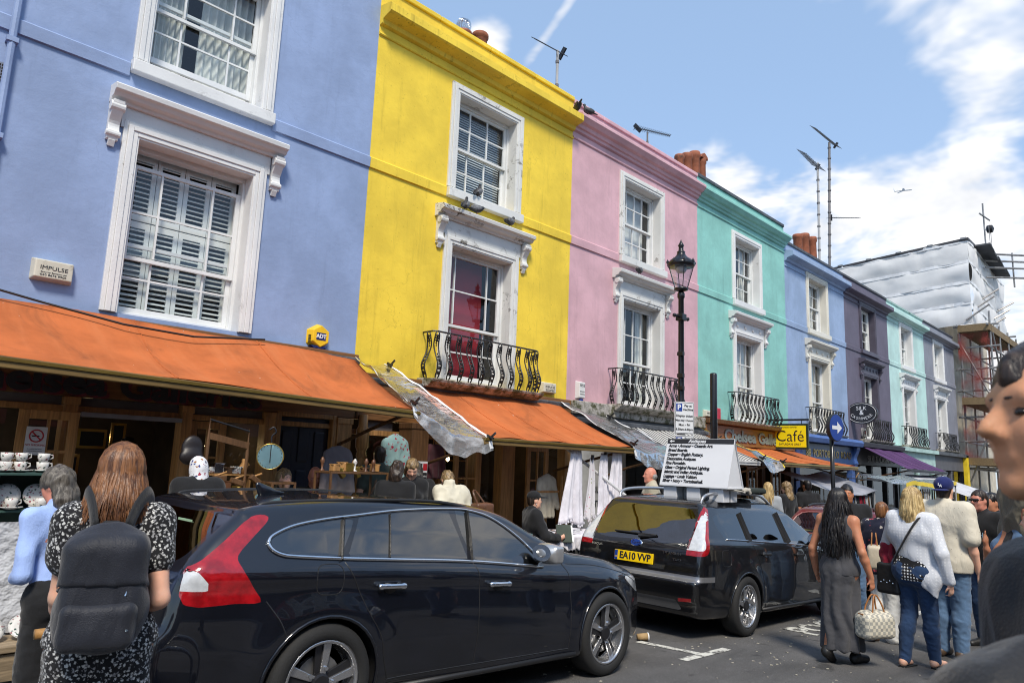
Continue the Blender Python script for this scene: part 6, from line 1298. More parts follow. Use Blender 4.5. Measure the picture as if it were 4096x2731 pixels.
            V, Q = sdf(P, vox, cut=[((0, 0, 1), hem)], disp=lambda V: np.clip((.62*H-V[:, 2])/(.35*H), 0, 1)*(bottom.get('fold', .012)*np.sin(np.arctan2(V[:, 1], V[:, 0])*9+fbm(V*3+seed)*2.5))+.005*fbm(V*14+seed)); link('skirt', npmesh('skirt', V, Q), bottom['mat'], T)
    if shoes:
        for n in 'LR':
            P = [dict(p, ra=p['ra']+.009, rb=p['rb']+.009) for p in feet[n]]; 
            blob_obj('shoe', P+[cap(D['ank'+n]+[0, -.02*H, -.04*H+.012*H], D['toe'+n]-[0, 0, .006*H], .017*H, .017*H, .02)], min(vox, .012), shoes, T)
    if hair:
        kd = hair['kind']; hm = hair['mat']; hv = min(vox, .011); gr = lambda V: .006*fbm(V*_a((45, 45, 9))+seed, 2)
        if kd == 'short': P = [he((0, -.018, .034), (.083, .102, .103), .01), he((0, -.055, -.04), (.066, .055, .07), .03), he((0, .105, -.045), (.09, .075, .10), .012, '-'), he((.095, .03, -.075), (.04, .05, .06), .01, '-'), he((-.095, .03, -.075), (.04, .05, .06), .01, '-')]
        elif kd == 'bald': P = [he((0, -.045, -.02), (.083, .075, .06), .012), he((0, .0, .085), (.10, .12, .075), .012, '-'), he((0, .09, -.03), (.09, .085, .11), .012, '-')]
        else:
            L = hair['len']*s; w = hair.get('w', .09); P = [he((0, -.02, .032), (.086, .106, .106), .02), he((0, .115, -.05), (.07, .075, .105), .015, '-')]
            zc_ = hc+_a((0, -.035*hs, 0)); e = zc_-_a((0, .035+.02*hair.get('back', 1), L-.12)); P.insert(1, cap(zc_+[0, -.02, 0], e, w*hs, hair.get('we', w*1.05)*hs, .04, (fy, .62)))
            gr = lambda V: .010*fbm(V*_a((38, 38, 5))+seed, 3)
        if kd == 'curly': gr = lambda V: .012*fbm(V*_a((34, 34, 20))+seed, 3)
        blob_obj('hair', P, hv, hm, T, disp=gr, smooth=1)
        if hair.get('strands'):
            b = MB(); rnd = random.Random(int(seed)); N = hair['strands']; L = hair['len']*s
            for i in range(N):
                ph = rnd.uniform(R(hair.get('front', 62)), R(360-hair.get('front', 62))); lift = rnd.uniform(1.0, 1.10); Lx = L*rnd.uniform(.80, 1.06); pts = []; wv = rnd.uniform(0, 6); wam = hair.get('wave', .006)
                for k in range(5):
                    th = R(6+rnd.uniform(-2, 2)+22*k); pts.append(hp((.089*lift*math.sin(th)*math.sin(-ph), -.018+.108*lift*math.sin(th)*math.cos(ph), .032+.109*lift*math.cos(th))))
                q = pts[-1].copy(); out_ = _a((q[0]-hc[0], q[1]-hc[1]+.01, 0)); out_ /= max(.03, np.linalg.norm(out_)); n_ = 7; zend = hc[2]+.13*hs-Lx; z_s = q[2]
                if zend < z_s:
                    for k in range(1, n_+1):
                        t = k/n_; sp = hair.get('spread', .02)*t+wam*math.sin(wv+t*hair.get('wf', 5)); pts.append(q+out_*sp+_a((0, -.015*t, 0))*hair.get('back', 1)+_a((wam*math.cos(wv*2+t*4), 0, -(z_s-zend)*t)))
                w0 = rnd.uniform(.0022, .0055)
                m = len(pts); vs = []
                for k, p in enumerate(pts):
                    tg = pts[min(k+1, m-1)]-pts[max(0, k-1)]; o_ = _a((p[0]-hc[0], p[1]-hc[1]+.01, .02)); sdv = np.cross(tg, o_); sdv /= max(1e-6, np.linalg.norm(sdv)); wk = w0*(1 if k < m-3 else (m-1-k)/3+.08); vs += [tuple(p-sdv*wk), tuple(p+o_/np.linalg.norm(o_)*.003), tuple(p+sdv*wk)]
                b.add(vs, [(3*k+j, 3*k+j+1, 3*k+j+4, 3*k+j+3) for k in range(m-1) for j in (0, 1)])
            o = b.build('hair_strands', hm, T, smooth=True); o['kind'] = 'stuff'
    return T, D, hp, he, H
M_blk = clothm('black_cloth', (.010, .010, .011)); M_gry = clothm('grey_jersey', (.060, .060, .066), wr=.5); M_denim = clothm('blue_denim', (.018, .045, .11), wr=.4); M_denimL = clothm('light_denim', (.09, .16, .27)); M_wht = clothm('white_cotton', (.62, .62, .63), wr=.5); M_shirtb = clothm('pale_blue_shirt', S(158, 182, 232), wr=.6); M_beige = clothm('beige_jacket', (.42, .38, .28)); M_khk = clothm('khaki_jacket', (.14, .12, .085), wr=.7); M_darkgreen = clothm('dull_green_shirt', (.06, .075, .06)); M_shoe = pm('black_shoe', (.012, .012, .012), .5); M_brshoe = pm('brown_shoe', (.08, .05, .03), .5); M_crm = clothm('cream_quilt', (.62, .58, .46)); M_redc = clothm('crimson_cloth', (.24, .012, .03)); M_wtr = clothm('white_trouser', (.64, .64, .62)); M_lgrey = clothm('light_grey_tweed', (.30, .32, .34))
M_floral = spotm('black_white_floral', (.010, .010, .012), [(.55, .55, .54), (.30, .30, .31), (.62, .62, .60)], 78, .36, .42); M_scarf = spotm('flower_scarf', (.70, .70, .72), [(.03, .05, .22), (.30, .03, .06), (.02, .03, .09), (.30, .12, .02)], 24, .26, .32, randomness=.8); M_dots = spotm('polka_dots', (.012, .012, .014), [(.7, .7, .7)], 34, .30, .33, randomness=0.0); M_cardi = spotm('sheer_cardigan', (.60, .62, .66), [(.72, .73, .75)], 34, .30, .36, randomness=0.0, wr=.6); M_navyf = spotm('navy_floral', (.010, .012, .03), [(.55, .08, .10), (.5, .45, .4), (.010, .012, .03), (.010, .012, .03)], 16, .24, .34); M_dotsh = spotm('dotted_cream_shirt', (.62, .57, .46), [(.26, .23, .19)], 26, .07, .11, randomness=.0, wr=.55)
def flat(v): n = math.hypot(*v); return (v[0]/n, v[1]/n)
# --- woman with the rucksack
gl = (.985, 3.11); gf = flat((.36, .93)); GH = 1.585
G, GD, ghp, ghe, _ = person('woman with long straight brown hair in a black and white floral dress', gl, gf, GH, SK_fair, top=dict(mat=M_floral, loose=.012, sleeve=.24, hem=.52, name='dress_bodice', wr=.004, cuff=.008), bottom=dict(kind='skirt', mat=M_floral, hem=.30, rb=.135, loose=.012, fold=.012), hair=dict(kind='long', mat=HB, len=.30, w=.090, we=.108, strands=650, spread=.04, wave=.003), shoes=M_shoe, vox=.0095, fem=True, fat=.95, J=dict(shoL=(-.090, -.008, .812), shoR=(.090, -.008, .812), elbR=(.118, -.05, .63), wriR=(.085, .07, .60), hndR=(.04, .13, .61), elbL=(-.100, .02, .63), wriL=(-.09, .10, .54), hndL=(-.07, .15, .50)), headr=(-.15, .06), fingers=True)
# rucksack (its own thing, on her back)
hB = math.atan2(-gf[0], gf[1]); zB = zg(gl[0]); BP = thing('rucksack', 'dark navy rucksack worn by the woman in the floral dress', 'rucksack', (gl[0], gl[1], zB), (0, 0, hB), local=True)
M_pack = clothm('navy_nylon', (.013, .015, .023), .55, .5, .2, .2); M_strap = clothm('black_webbing', (.010, .010, .011), .7)
def packdisp(V): return .010*fbm(V*_a((7, 7, 5))+3, 2)+.004*fbm(V*_a((20, 14, 9)), 2)
y0 = -.20; packP = [rbox((0, y0-.01, 1.06), (.085, .050, .14), .045, .05), ell((0, y0-.015, 1.00), (.148, .090, .135), .05), ell((0, y0-.0, 1.19), (.105, .065, .10), .05)]
V, Q = sdf(packP, .009, disp=packdisp); link('main_compartment', npmesh('pack', V, Q), M_pack, BP)
V, Q = sdf(packP, .009, disp=packdisp, inflate=.010, cut=[((0, .25, 1), 1.075-.25*.24), ((0, -1, .0), .19)]); link('top_flap', npmesh('flap', V, Q), M_pack, BP)
V, Q = sdf([rbox((0, y0-.088, .955), (.085, .018, .045), .030, .03), ell((0, y0-.085, .93), (.112, .05, .068), .03)], .009, disp=packdisp); link('front_pocket', npmesh('pocket', V, Q), M_pack, BP)
b = MB(); b.tube([(-.135, y0-.055, 1.07), (-.08, y0-.095, 1.11), (0, y0-.105, 1.13), (.08, y0-.095, 1.11), (.135, y0-.055, 1.065)], .008, 6); b.build('flap_seam', M_pack, BP, smooth=True)
b = MB(); b.tube([(-.105, y0-.10, .99), (-.05, y0-.130, .978), (.02, y0-.134, .978), (.075, y0-.126, .99), (.11, y0-.095, 1.01)], .007, 6); b.build('pocket_zip', M_strap, BP, smooth=True)
for s in (-1, 1):
    P = [(s*.055, y0+.02, 1.275), (s*.075, y0+.075, 1.345), (s*.10, y0+.14, 1.385), (s*.115, y0+.22, 1.365), (s*.125, y0+.27, 1.28), (s*.13, y0+.26, 1.15), (s*.13, y0+.18, 1.0), (s*.12, y0+.06, .92)]
    P = [tuple(p) for p in catmull(P, 4)]; b = MB(); b.tube(P, .036, 8, sq=.28); o = b.build('shoulder_strap', M_strap, BP, smooth=True)
b = MB(); b.tube([(-.05, y0+.02, 1.262), (-.02, y0-.0, 1.295), (.02, y0-.0, 1.295), (.05, y0+.02, 1.262)], .010, 6, sq=.5); b.build('grab_loop', M_strap, BP, smooth=True)
for p, q in (((.085, y0-.100, 1.105), (.080, y0-.112, 1.055)), ((.088, y0-.122, .995), (.095, y0-.134, .94))): MB().tube([p, q], [.005, .007], 6).build('zip_pull', M_chrome, BP)
MB().obox((.03, y0-.136, .905), (.038, .003, .014), Matrix.Rotation(.05, 3, 'Z')).build('label_patch', M_strap, BP); lettering('EASTPAK', .014, pm('label_pink', (.5, .42, .42), .6), face_M((.03, y0-.140, .905), (1, .05, 0), (0, 0, 1)), BP, extrude=.0006)
# --- man in blue shirt at the stall
person('man with grey hair in a pale blue shirt standing at the china stall', (1.18, 4.50), (-.45, .89), 1.47, SK_red, top=dict(mat=M_shirtb, sleeve=.97, hem=.49, loose=.006, wr=.006), bottom=dict(mat=M_blk, loose=.022, waist=.62), hair=dict(kind='curly', mat=HG, len=.22, w=.088), shoes=M_shoe, lean=.16, headr=(.15, -.45), vox=.012, fat=.90, J=dict(elbL=(-.15, .0, .62), wriL=(-.07, .13, .59), hndL=(-.02, .18, .58), elbR=(.15, .0, .62), wriR=(.07, .13, .59), hndR=(.02, .18, .58)))
# --- behind the near car
T_, D_, hp_, he_, _ = person('person in a white headscarf with coloured flowers behind the near car', (2.66, 6.35), (.1, 1), 1.47, SK_tan, top=dict(mat=M_blk, sleeve=.95, loose=.03, hem=.45), bottom=dict(kind='skirt', mat=M_blk, hem=.06), lean=.22, vox=.014, fem=True, headr=(.1, 0))
blob_obj('headscarf', [he_((0, -.02, .015), (.098, .118, .122)), cap(hp_((0, -.04, -.05)), hp_((0, -.05, -.16)), .075, .085, .04), he_((0, .14, -.01), (.06, .08, .09), .02, '-')], .011, M_scarf, T_, disp=lambda V: .006*fbm(V*_a((18, 18, 9))))
person('bald old man with a grey moustache sitting by the dark blue door', (4.42, 7.45), (-.5, -.86), 1.70, SK_red, top=dict(mat=M_blk, sleeve=.95), bottom=dict(mat=M_blk), hair=dict(kind='bald', mat=HG), shoes=M_shoe, seat=1, headr=(0, -.35), eyes=True, lean=.1, z=.28)
person('person with brown shoulder length hair half hidden by the glass case', (3.95, 7.3), (.1, -1), 1.6, SK_fair, top=dict(mat=M_blk, sleeve=.95), bottom=dict(mat=M_blk), hair=dict(kind='long', mat=HBd, len=.3, w=.085), shoes=M_shoe, seat=1, fem=True, eyes=True, z=.32)
person('woman with short dark hair in black looking down at the stall', (4.80, 6.42), (.75, .65), 1.55, SK_fair, top=dict(mat=M_blk, sleeve=.95), bottom=dict(mat=M_blk), hair=dict(kind='curly', mat=HD, len=.2, w=.082), shoes=M_shoe, fem=True, lean=.1, headr=(-.2, -.25))
person('blonde woman with tied up curls looking down behind the car roof', (5.12, 6.62), (-.35, -.93), 1.60, SK_fair, top=dict(mat=M_blk, sleeve=.95), bottom=dict(mat=M_denim), hair=dict(kind='curly', mat=HBd, len=.16, w=.075), shoes=M_shoe, fem=True, lean=.2, headr=(-.2, -.45), eyes=True, vox=.012)
person('dark haired man in a dull green shirt at the back of the stall', (5.5, 7.72), (.3, .95), 1.74, SK_fair, top=dict(mat=M_darkgreen, sleeve=.3), bottom=dict(mat=M_denim), hair=dict(kind='short', mat=HD), shoes=M_shoe)
person('person with tousled greying blond hair bending at the stall', (5.5, 6.75), (.1, 1), 1.62, SK_fair, top=dict(mat=M_blk, sleeve=.95), bottom=dict(mat=M_denim), hair=dict(kind='curly', mat=HG, len=.24, w=.088), shoes=M_shoe, fem=True, lean=.4)
T_, D_, hp_, he_, _ = person('person in a cream hooded jacket with a brown bag behind the car', (5.72, 6.4), (.2, .98), 1.56, SK_fair, top=dict(mat=M_crm, sleeve=.97, loose=.028, hood=True, name='jacket', wr=.016), bottom=dict(mat=M_denim), hair=dict(kind='curly', mat=HBd, len=.2, w=.08), shoes=M_shoe, fem=True, lean=.5)
T_ = thing('shoulder_bag', 'brown leather bag hanging behind the cream hooded jacket', 'bag', (5.98, 6.28, .95)); M_leath = pm('brown_leather', (.13, .055, .025), .45, var=.3)
blob_obj('bag_body', [rbox((5.98, 6.26, 1.10), (.11, .04, .08), .03)], .012, M_leath, T_, disp=lambda V: .008*fbm(V*12)); MB().tube(catmull([(5.90, 6.25, 1.18), (5.86, 6.3, 1.32), (5.95, 6.36, 1.34), (6.05, 6.28, 1.18)], 5), .012, 6).build('strap', M_leath, T_)
T_, D_, hp_, he_, _ = person('woman in a black cap and black jacket sitting by the lace stall', (7.05, 6.42), (.86, -.5), 1.62, SK_fair, top=dict(mat=M_blk, sleeve=.92, loose=.025, name='jacket'), bottom=dict(mat=M_blk, loose=.02), hair=dict(kind='short', mat=HD), shoes=M_shoe, seat=1, fem=True, eyes=True, z=.10, vox=.012, J=dict(elbR=(.16, .06, .42), wriR=(.08, .20, .40), hndR=(.05, .27, .42), elbL=(-.16, .06, .42), wriL=(-.08, .20, .40), hndL=(-.05, .27, .42)), fingers=True)
blob_obj('cap', [he_((0, -.02, .06), (.088, .108, .085)), he_((0, .13, .045), (.07, .08, .012)), he_((0, -.02, -.06), (.13, .16, .06), .01, '-')], .009, M_blk, T_); blob_obj('earring', [he_((.08, .0, -.055), (.009, .009, .009))], .004, M_eyew, T_)
T_ = thing('leaflet', 'open dark leaflet held by the seated woman in the cap', 'leaflet', (7.35, 6.2, .75)); MB().obox((7.40, 6.18, .80), (.10, .01, .12), rotz(-.6) @ Matrix.Rotation(-.5, 3, 'X')).build('cover', M_darkgreen, T_); MB().obox((7.42, 6.165, .80), (.098, .004, .115), rotz(-.6) @ Matrix.Rotation(-.5, 3, 'X')).build('page', M_plate, T_)
person('balding old man in a beige jacket and blue collar beside the board', (9.35, 6.12), (-.55, .83), 1.74, SK_red, top=dict(mat=M_beige, sleeve=.95, loose=.03, name='jacket'), bottom=dict(mat=M_khk, loose=.02), hair=dict(kind='bald', mat=HW), shoes=M_brshoe, headr=(.35, 0), vox=.013, fat=1.1)
person('woman with long straight blonde hair and grey jacket near the red car', (13.15, 5.83+.2), (.85, .5), 1.66, SK_fair, top=dict(mat=M_lgrey, sleeve=.95), bottom=dict(mat=M_denim), hair=dict(kind='long', mat=HBl, len=.48, w=.085, strands=120, spread=.03), shoes=M_shoe, fem=True, vox=.016)
person('woman with curly blonde hair in a black top near the red car', (14.25, 6.15), (.2, .98), 1.72, SK_fair, top=dict(mat=M_blk, sleeve=.5), bottom=dict(mat=M_denim), hair=dict(kind='curly', mat=HBd, len=.30, w=.10), shoes=M_shoe, fem=True, vox=.016, headr=(.3, -.2))
person('man with short black hair in black behind the red car', (15.4, 6.2), (.5, .85), 1.80, SK_olive, top=dict(mat=M_blk, sleeve=.3), bottom=dict(mat=M_denim), hair=dict(kind='short', mat=HK), shoes=M_shoe, vox=.016)
T_, D_, hp_, he_, _ = person('man in a black T-shirt with a rucksack walking towards the viewer', (9.75, 3.42), (-.94, -.33), 1.75, SK_olive, top=dict(mat=M_blk, sleeve=.30, loose=.02), bottom=dict(mat=M_denimL, loose=.02), hair=dict(kind='short', mat=HK), shoes=M_shoe, eyes=True, vox=.013, fat=1.08)
MB().lathe([(.032, -.012), (.034, 0), (.032, .012)], tuple(D_['wriL']), 12, frame3(D_['wriL']-D_['elbL'])).build('wristwatch', M_chrome, T_)
# --- woman in the long grey dress, walking away
gw = (7.52, 2.73); gwf = (.985, -.17)
WD, WDD, whp, whe, WH = person('woman with very long wavy black hair in a long grey sleeveless dress', gw, gwf, 1.655, SK_tan, top=dict(mat=M_gry, sleeve=0, loose=.008, hem=.5, collar=False, name='dress_bodice', wr=.003), bottom=dict(kind='skirt', mat=M_gry, hem=.085, rb=.112, loose=.008, fold=.016, sqy=1.15), hair=dict(kind='long', mat=HK, len=.64, w=.088, we=.11, strands=480, spread=.075, wave=.016, wf=9), shoes=M_shoe, vox=.0095, fem=True, fat=.96, fingers=True, J=dict(ankL=(-.035, -.10, .085), toeL=(-.04, -.045, .018), kneL=(-.04, -.01, .28), ankR=(.04, .07, .045), toeR=(.05, .16, .018), kneR=(.04, .04, .285), elbR=(.155, -.03, .64), wriR=(.175, .02, .50), hndR=(.18, .03, .42), elbL=(-.15, -.04, .635), wriL=(-.155, .0, .50), hndL=(-.15, .02, .42)), headr=(.1, 0))
def worldof(D, key, loc, face, off=(0, 0, 0), z=None):
    h = math.atan2(-face[0], face[1]); p = Vector(tuple(D[key]))+Vector(off); return Vector((loc[0], loc[1], zg(loc[0]) if z is None else z))+Matrix.Rotation(h, 3, 'Z') @ p
hw_ = worldof(WDD, 'hndR', gw, gwf)
# checked handbag in her hand
def checkm():
    m, t, o = newmat('checked_canvas'); v = coords(t); ck = t.nodes.new('ShaderNodeTexChecker'); ck.inputs['Scale'].default_value = 34; lk(t, v, ck.inputs['Vector']); ck.inputs['Color1'].default_value = (.62, .57, .45, 1); ck.inputs['Color2'].default_value = (.33, .32, .28, 1); princ(t, o, ck.outputs[0], .5, bump=noise(t, v, 6, 3), bstr=.4, bdist=.03); return m
M_tanl = pm('tan_leather', (.36, .15, .045), .5)
yawb = R(-28); BG = thing('handbag', 'cream and grey checked handbag with tan handles', 'handbag', (hw_.x, hw_.y, hw_.z-.42), (0, 0, yawb), local=True)
blob_obj('bag_body', [rbox((0, 0, .12), (.125, .05, .065), .045, .04), rbox((0, 0, .18), (.11, .02, .05), .03, .06)], .008, checkm(), BG, disp=lambda V: .006*fbm(V*9))
for s in (-1, 1): MB().tube(catmull([(-.075, s*.045, .20), (-.06, s*.045, .29), (-.02, s*.02, .39), (.02, s*.02, .39), (.06, s*.045, .29), (.075, s*.045, .20)], 5), .008, 6).build('handle', M_tanl, BG, smooth=True)
MB().tube([(-.15, 0, .235), (.15, 0, .235)], .006, 6).build('zip', M_gold, BG); MB().obox((-.155, 0, .215), (.01, .03, .022)).build('tab', M_tanl, BG)
# --- woman in white trousers, floral top
person('woman in navy floral top and white trousers behind the blonde woman', (9.12, 2.82), (.97, -.2), 1.56, SK_fair, top=dict(mat=M_navyf, sleeve=.75, loose=.03, hem=.47, wr=.01), bottom=dict(mat=M_wtr, loose=.02, wide=.01), hair=dict(kind='short', mat=HB), shoes=M_brshoe, fem=True, vox=.014, J=dict(ankL=(-.05, -.12, .07), toeL=(-.05, -.05, .02)))
T_ = thing('handbag', 'plain cream handbag hanging behind the grey dress', 'handbag', (8.70, 2.78, .70), (0, 0, .3), local=True); blob_obj('bag_body', [rbox((0, 0, .12), (.10, .04, .09), .035, .03)], .012, clothm('cream_leather', (.55, .48, .36), .5), T_)
for s in (-1, 1): MB().tube(catmull([(-.06, s*.03, .23), (-.04, s*.02, .36), (.04, s*.02, .36), (.06, s*.03, .23)], 5), .007, 6).build('handle', M_tanl, T_)
# --- blonde woman in white cardigan and jeans
bw = (8.05, 2.20); bwf = (.98, -.2)
BW, BWD, bhp, bhe, BWH = person('blonde woman in a draped white cardigan and blue jeans walking away', bw, bwf, 1.715, SK_fair, top=dict(mat=M_dots, sleeve=0, loose=.004, hem=.475, flare=.012), bottom=dict(mat=M_denim, loose=.008, waist=.58, wr=.005), hair=dict(kind='long', mat=HBl, len=.30, w=.102, we=.105, strands=420, spread=.02, wave=.005), shoes=None, vox=.0095, fem=True, fat=1.10, fingers=True, J=dict(ankL=(-.05, -.07, .045), toeL=(-.055, .0, .018), ankR=(.05, .07, .045), toeR=(.06, .155, .018), kneR=(.05, .04, .285), elbR=(.165, -.03, .64), wriR=(.185, .0, .485), hndR=(.185, .02, .40), elbL=(-.17, .02, .65), wriL=(-.10, .10, .58), hndL=(-.05, .13, .57)))
# cardigan: back panel with a long pointed right tail
P = [cap(BWD['che']-_a([.055*BWH, 0, 0]), BWD['che']+_a([.055*BWH, 0, 0]), .090*BWH*1.1, None, .05, ((0, 1, 0), .84)), cap(BWD['shoL'], BWD['shoR'], .050*BWH, None, .05), cap(BWD['che'], BWD['wai'], .082*BWH*1.1, .078*BWH*1.1, .05, ((0, 1, 0), .88)), cap(BWD['nec']-_a([0, 0, .03]), BWD['nec']+_a([0, 0, .0]), .075, .06, .03), cap(BWD['wai']-_a([.02, -.01, .0]), BWD['wai']+_a([.03, 0, 0]), .083*BWH, None, .06, ((0, 1, 0), .84)), cap(BWD['wai']+_a([.05, 0, 0]), _a((.125, -.02, .50*BWH)), .08*BWH, .075*BWH, .05, ((0, 1, 0), .8)), cap(_a((.13, -.03, .50*BWH)), _a((.165, -.07, .31*BWH)), .065*BWH, .02*BWH, .06, ((0, 1, 0), .45))]
for n in 'LR':
    a, b_, c = BWD['sho'+n], BWD['elb'+n], BWD['wri'+n]; P += [cap(a, b_, .042*BWH, .036*BWH, .03), cap(b_, c+(b_-c)*.06, .035*BWH, .029*BWH, .02)]
V, Q = sdf(P, .0095, disp=lambda V: .006*fbm(V*_a((10, 10, 4)), 2)+.008*np.sin(V[:, 0]*70+fbm(V*5)*2)*np.clip((.9-V[:, 2])/.3, 0, 1))
keep = (V[Q].mean(1)[:, 2] > .56*BWH-.42*np.clip(V[Q].mean(1)[:, 0]+.08, 0, 1)*BWH*1.3)
u_, inv_ = np.unique(Q[keep], return_inverse=True); o = link('cardigan', npmesh('cardigan', V[u_], inv_.reshape(-1, 4)), M_cardi, BW); m = o.modifiers.new('solid', 'SOLIDIFY'); m.thickness = .004
for n in 'LR': 
    p, q = BWD['ank'+n], BWD['toe'+n]; blob_obj('sandal', [rbox(((p+q)/2*_a([1, 1, 0])+_a([0, -.0, .006])), (.03, .12, .004), .008)], .009, M_shoe, BW)
# shoulder bag, strap and red coat over her arm
T_ = thing('shoulder_bag', 'black studded bag on a long strap worn by the blonde woman', 'bag', (bw[0], bw[1], zg(bw[0])), (0, 0, math.atan2(-bwf[0], bwf[1])), local=True)
blob_obj('bag_body', [rbox((-.24, -.02, .80), (.085, .045, .12), .03, .03)], .011, pm('black_bag_leather', (.012, .012, .013), .5), T_, disp=lambda V: .006*fbm(V*9))
MB().tube(catmull([(-.20, -.06, .93), (-.10, -.15, 1.05), (.02, -.165, 1.25), (.10, -.12, 1.40), (.125, -.02, 1.445), (.10, .10, 1.38), (-.05, .13, 1.15), (-.20, .05, .95)], 5), .016, 6, sq=.35).build('strap', M_strap, T_, smooth=True)
for i in range(5): MB().lathe([(0, -.006), (.007, 0), (0, .006)], (-.30+i*.03, -.098, .76+.02*(i % 2)), 6, Matrix.Rotation(R(90), 3, 'X')).build('stud', M_chrome, T_)
T_ = thing('red_jacket', 'crumpled red jacket carried over the arm of the blonde woman', 'jacket', (bw[0], bw[1], zg(bw[0])), (0, 0, math.atan2(-bwf[0], bwf[1])), local=True)
V, Q = sdf([cap((-.27, .02, 1.10), (-.24, .0, .86), .06, .085, .05), cap((-.20, .05, 1.12), (-.30, .03, 1.02), .06, .05, .05)], .011, disp=lambda V: .016*np.sin(V[:, 0]*55+V[:, 1]*40+fbm(V*6)*3)+.010*fbm(V*13)); link('cloth', npmesh('redj', V, Q), M_redc, T_)
# --- tall man in blue cap
lm = (8.92, 2.12); lmf = (.98, -.2)
T_, D_, hp_, he_, _ = person('tall man in a blue baseball cap and dotted cream shirt', lm, lmf, 1.86, SK_fair, top=dict(mat=M_dotsh, sleeve=.42, loose=.03, hem=.47, flare=.03, wr=.006), bottom=dict(mat=M_denimL, loose=.02), hair=dict(kind='short', mat=HD), shoes=M_brshoe, vox=.0125, fat=1.12, headr=(.12, .05))
M_capb = clothm('royal_blue_cap', (.010, .018, .11), wr=.15); blob_obj('cap', [he_((0, -.015, .055), (.093, .112, .088)), he_((0, -.02, -.06), (.14, .17, .065), .008, '-')], .008, M_capb, T_)
blob_obj('cap_peak', [he_((0, -.115, .005), (.085, .085, .012)), he_((0, -.10, -.02), (.085, .07, .02), .02, '-')], .008, M_capb, T_)
Mh = face_M(tuple(hp_((0, -.131, .055))), (1, 0, 0), (0, .25, 1)); lettering('L', .042, M_plate, Mh @ Matrix.Translation((-.010, .008, 0)), T_, bold=.001, extrude=.0012); lettering('A', .042, M_plate, Mh @ Matrix.Translation((.010, -.008, 0)), T_, bold=.001, extrude=.0012)
blob_obj('cap_button', [he_((0, -.015, .143), (.009, .009, .006))], .004, M_plate, T_)
# --- right edge
T_, D_, hp_, he_, _ = person('man in dark sunglasses and a printed black T-shirt', (10.0, 2.0), (-.85, .45), 1.77, SK_red, top=dict(mat=M_blk, sleeve=.3, loose=.02), bottom=dict(mat=M_denim), hair=dict(kind='short', mat=HD), shoes=M_shoe, vox=.012, fat=1.1, headr=(0, 0))
blob_obj('sunglasses', [cap(hp_((-.055, .085, .008)), hp_((-.008, .102, .006)), .018*.9, .018*.9, .008, ((0, 1, 0), .5)), cap(hp_((.055, .085, .008)), hp_((.008, .102, .006)), .018*.9, .018*.9, .008, ((0, 1, 0), .5)), cap(hp_((.07, .06, .015)), hp_((.078, -.02, .015)), .006), cap(hp_((-.07, .06, .015)), hp_((-.078, -.02, .015)), .006)], .006, M_eyed, T_)
lettering('BRITISH', .09, pm('print_blue', (.25, .40, .50), .7), face_M((0, .158, 1.25), (-1, 0, 0), (0, -.1, 1)), T_, width=.26, name='shirt_print')
person('dark haired man half hidden behind the man in sunglasses', (10.9, 2.05), (-.8, .5), 1.76, SK_tan, top=dict(mat=M_blk, sleeve=.3), bottom=dict(mat=M_denim), hair=dict(kind='short', mat=HK), shoes=M_shoe, vox=.016)
cm_ = (7.3, 1.10); cf = (-.9, .3)
person('man in a black top with pale sleeves carrying a child', cm_, cf, 1.66, SK_tan, top=dict(mat=M_blk, sleeve=0, loose=.02), bottom=dict(mat=M_denim), hair=dict(kind='short', mat=HK), shoes=M_shoe, vox=.013, fat=1.1, J=dict(elbR=(.17, .08, .66), wriR=(.14, .16, .74), hndR=(.13, .18, .80)))
T_, D_, hp_, he_, _ = person('child in a khaki jacket and jeans sitting on shoulders', (7.36, 1.20), (-.7, .7), 1.10, SK_fair, top=dict(mat=M_khk, sleeve=.95, loose=.035, name='jacket', wr=.018), bottom=dict(mat=M_denimL, loose=.02), hair=dict(kind='short', mat=HB), shoes=M_brshoe, vox=.013, seat=1, z=zg(7.3)+1.06, J=dict(kneL=(-.10, .10, .16), ankL=(-.10, .12, -.02), toeL=(-.10, .18, -.06), kneR=(.10, .10, .16), ankR=(.10, .12, -.02), toeR=(.10, .18, -.06)))
ww = (5.72, .82)
T_, D_, hp_, he_, _ = person('person with tousled blond hair in a white cardigan at the right edge', ww, (.2, .98), 1.60, SK_fair, top=dict(mat=M_wht, sleeve=.97, loose=.025, name='cardigan', wr=.010), bottom=dict(mat=M_denim), hair=dict(kind='curly', mat=HBd, len=.22, w=.09), shoes=M_shoe, vox=.011, fem=True, J=dict(elbL=(-.14, .05, .66), wriL=(-.17, .10, .55), hndL=(-.18, .12, .48)))
T_ = thing('floral_bag', 'colourful flower patterned bag and strap on the white cardigan', 'bag', (ww[0], ww[1], zg(ww[0])), (0, 0, math.atan2(-.2, .98)), local=True); M_multi = spotm('bright_flowers', (.02, .03, .05), [(.05, .20, .50), (.45, .10, .06), (.5, .42, .08), (.55, .5, .5), (.05, .25, .12)], 22, .36, .46)
MB().tube(catmull([(-.02, -.10, 1.36), (-.10, -.06, 1.38), (-.16, .02, 1.30), (-.20, .08, 1.16), (-.26, .13, 1.0)], 5), .030, 8, sq=.35).build('strap', M_multi, T_, smooth=True); blob_obj('bag_body', [rbox((-.30, .12, .93), (.05, .09, .05), .03, .03)], .011, M_multi, T_, disp=lambda V: .010*fbm(V*10))
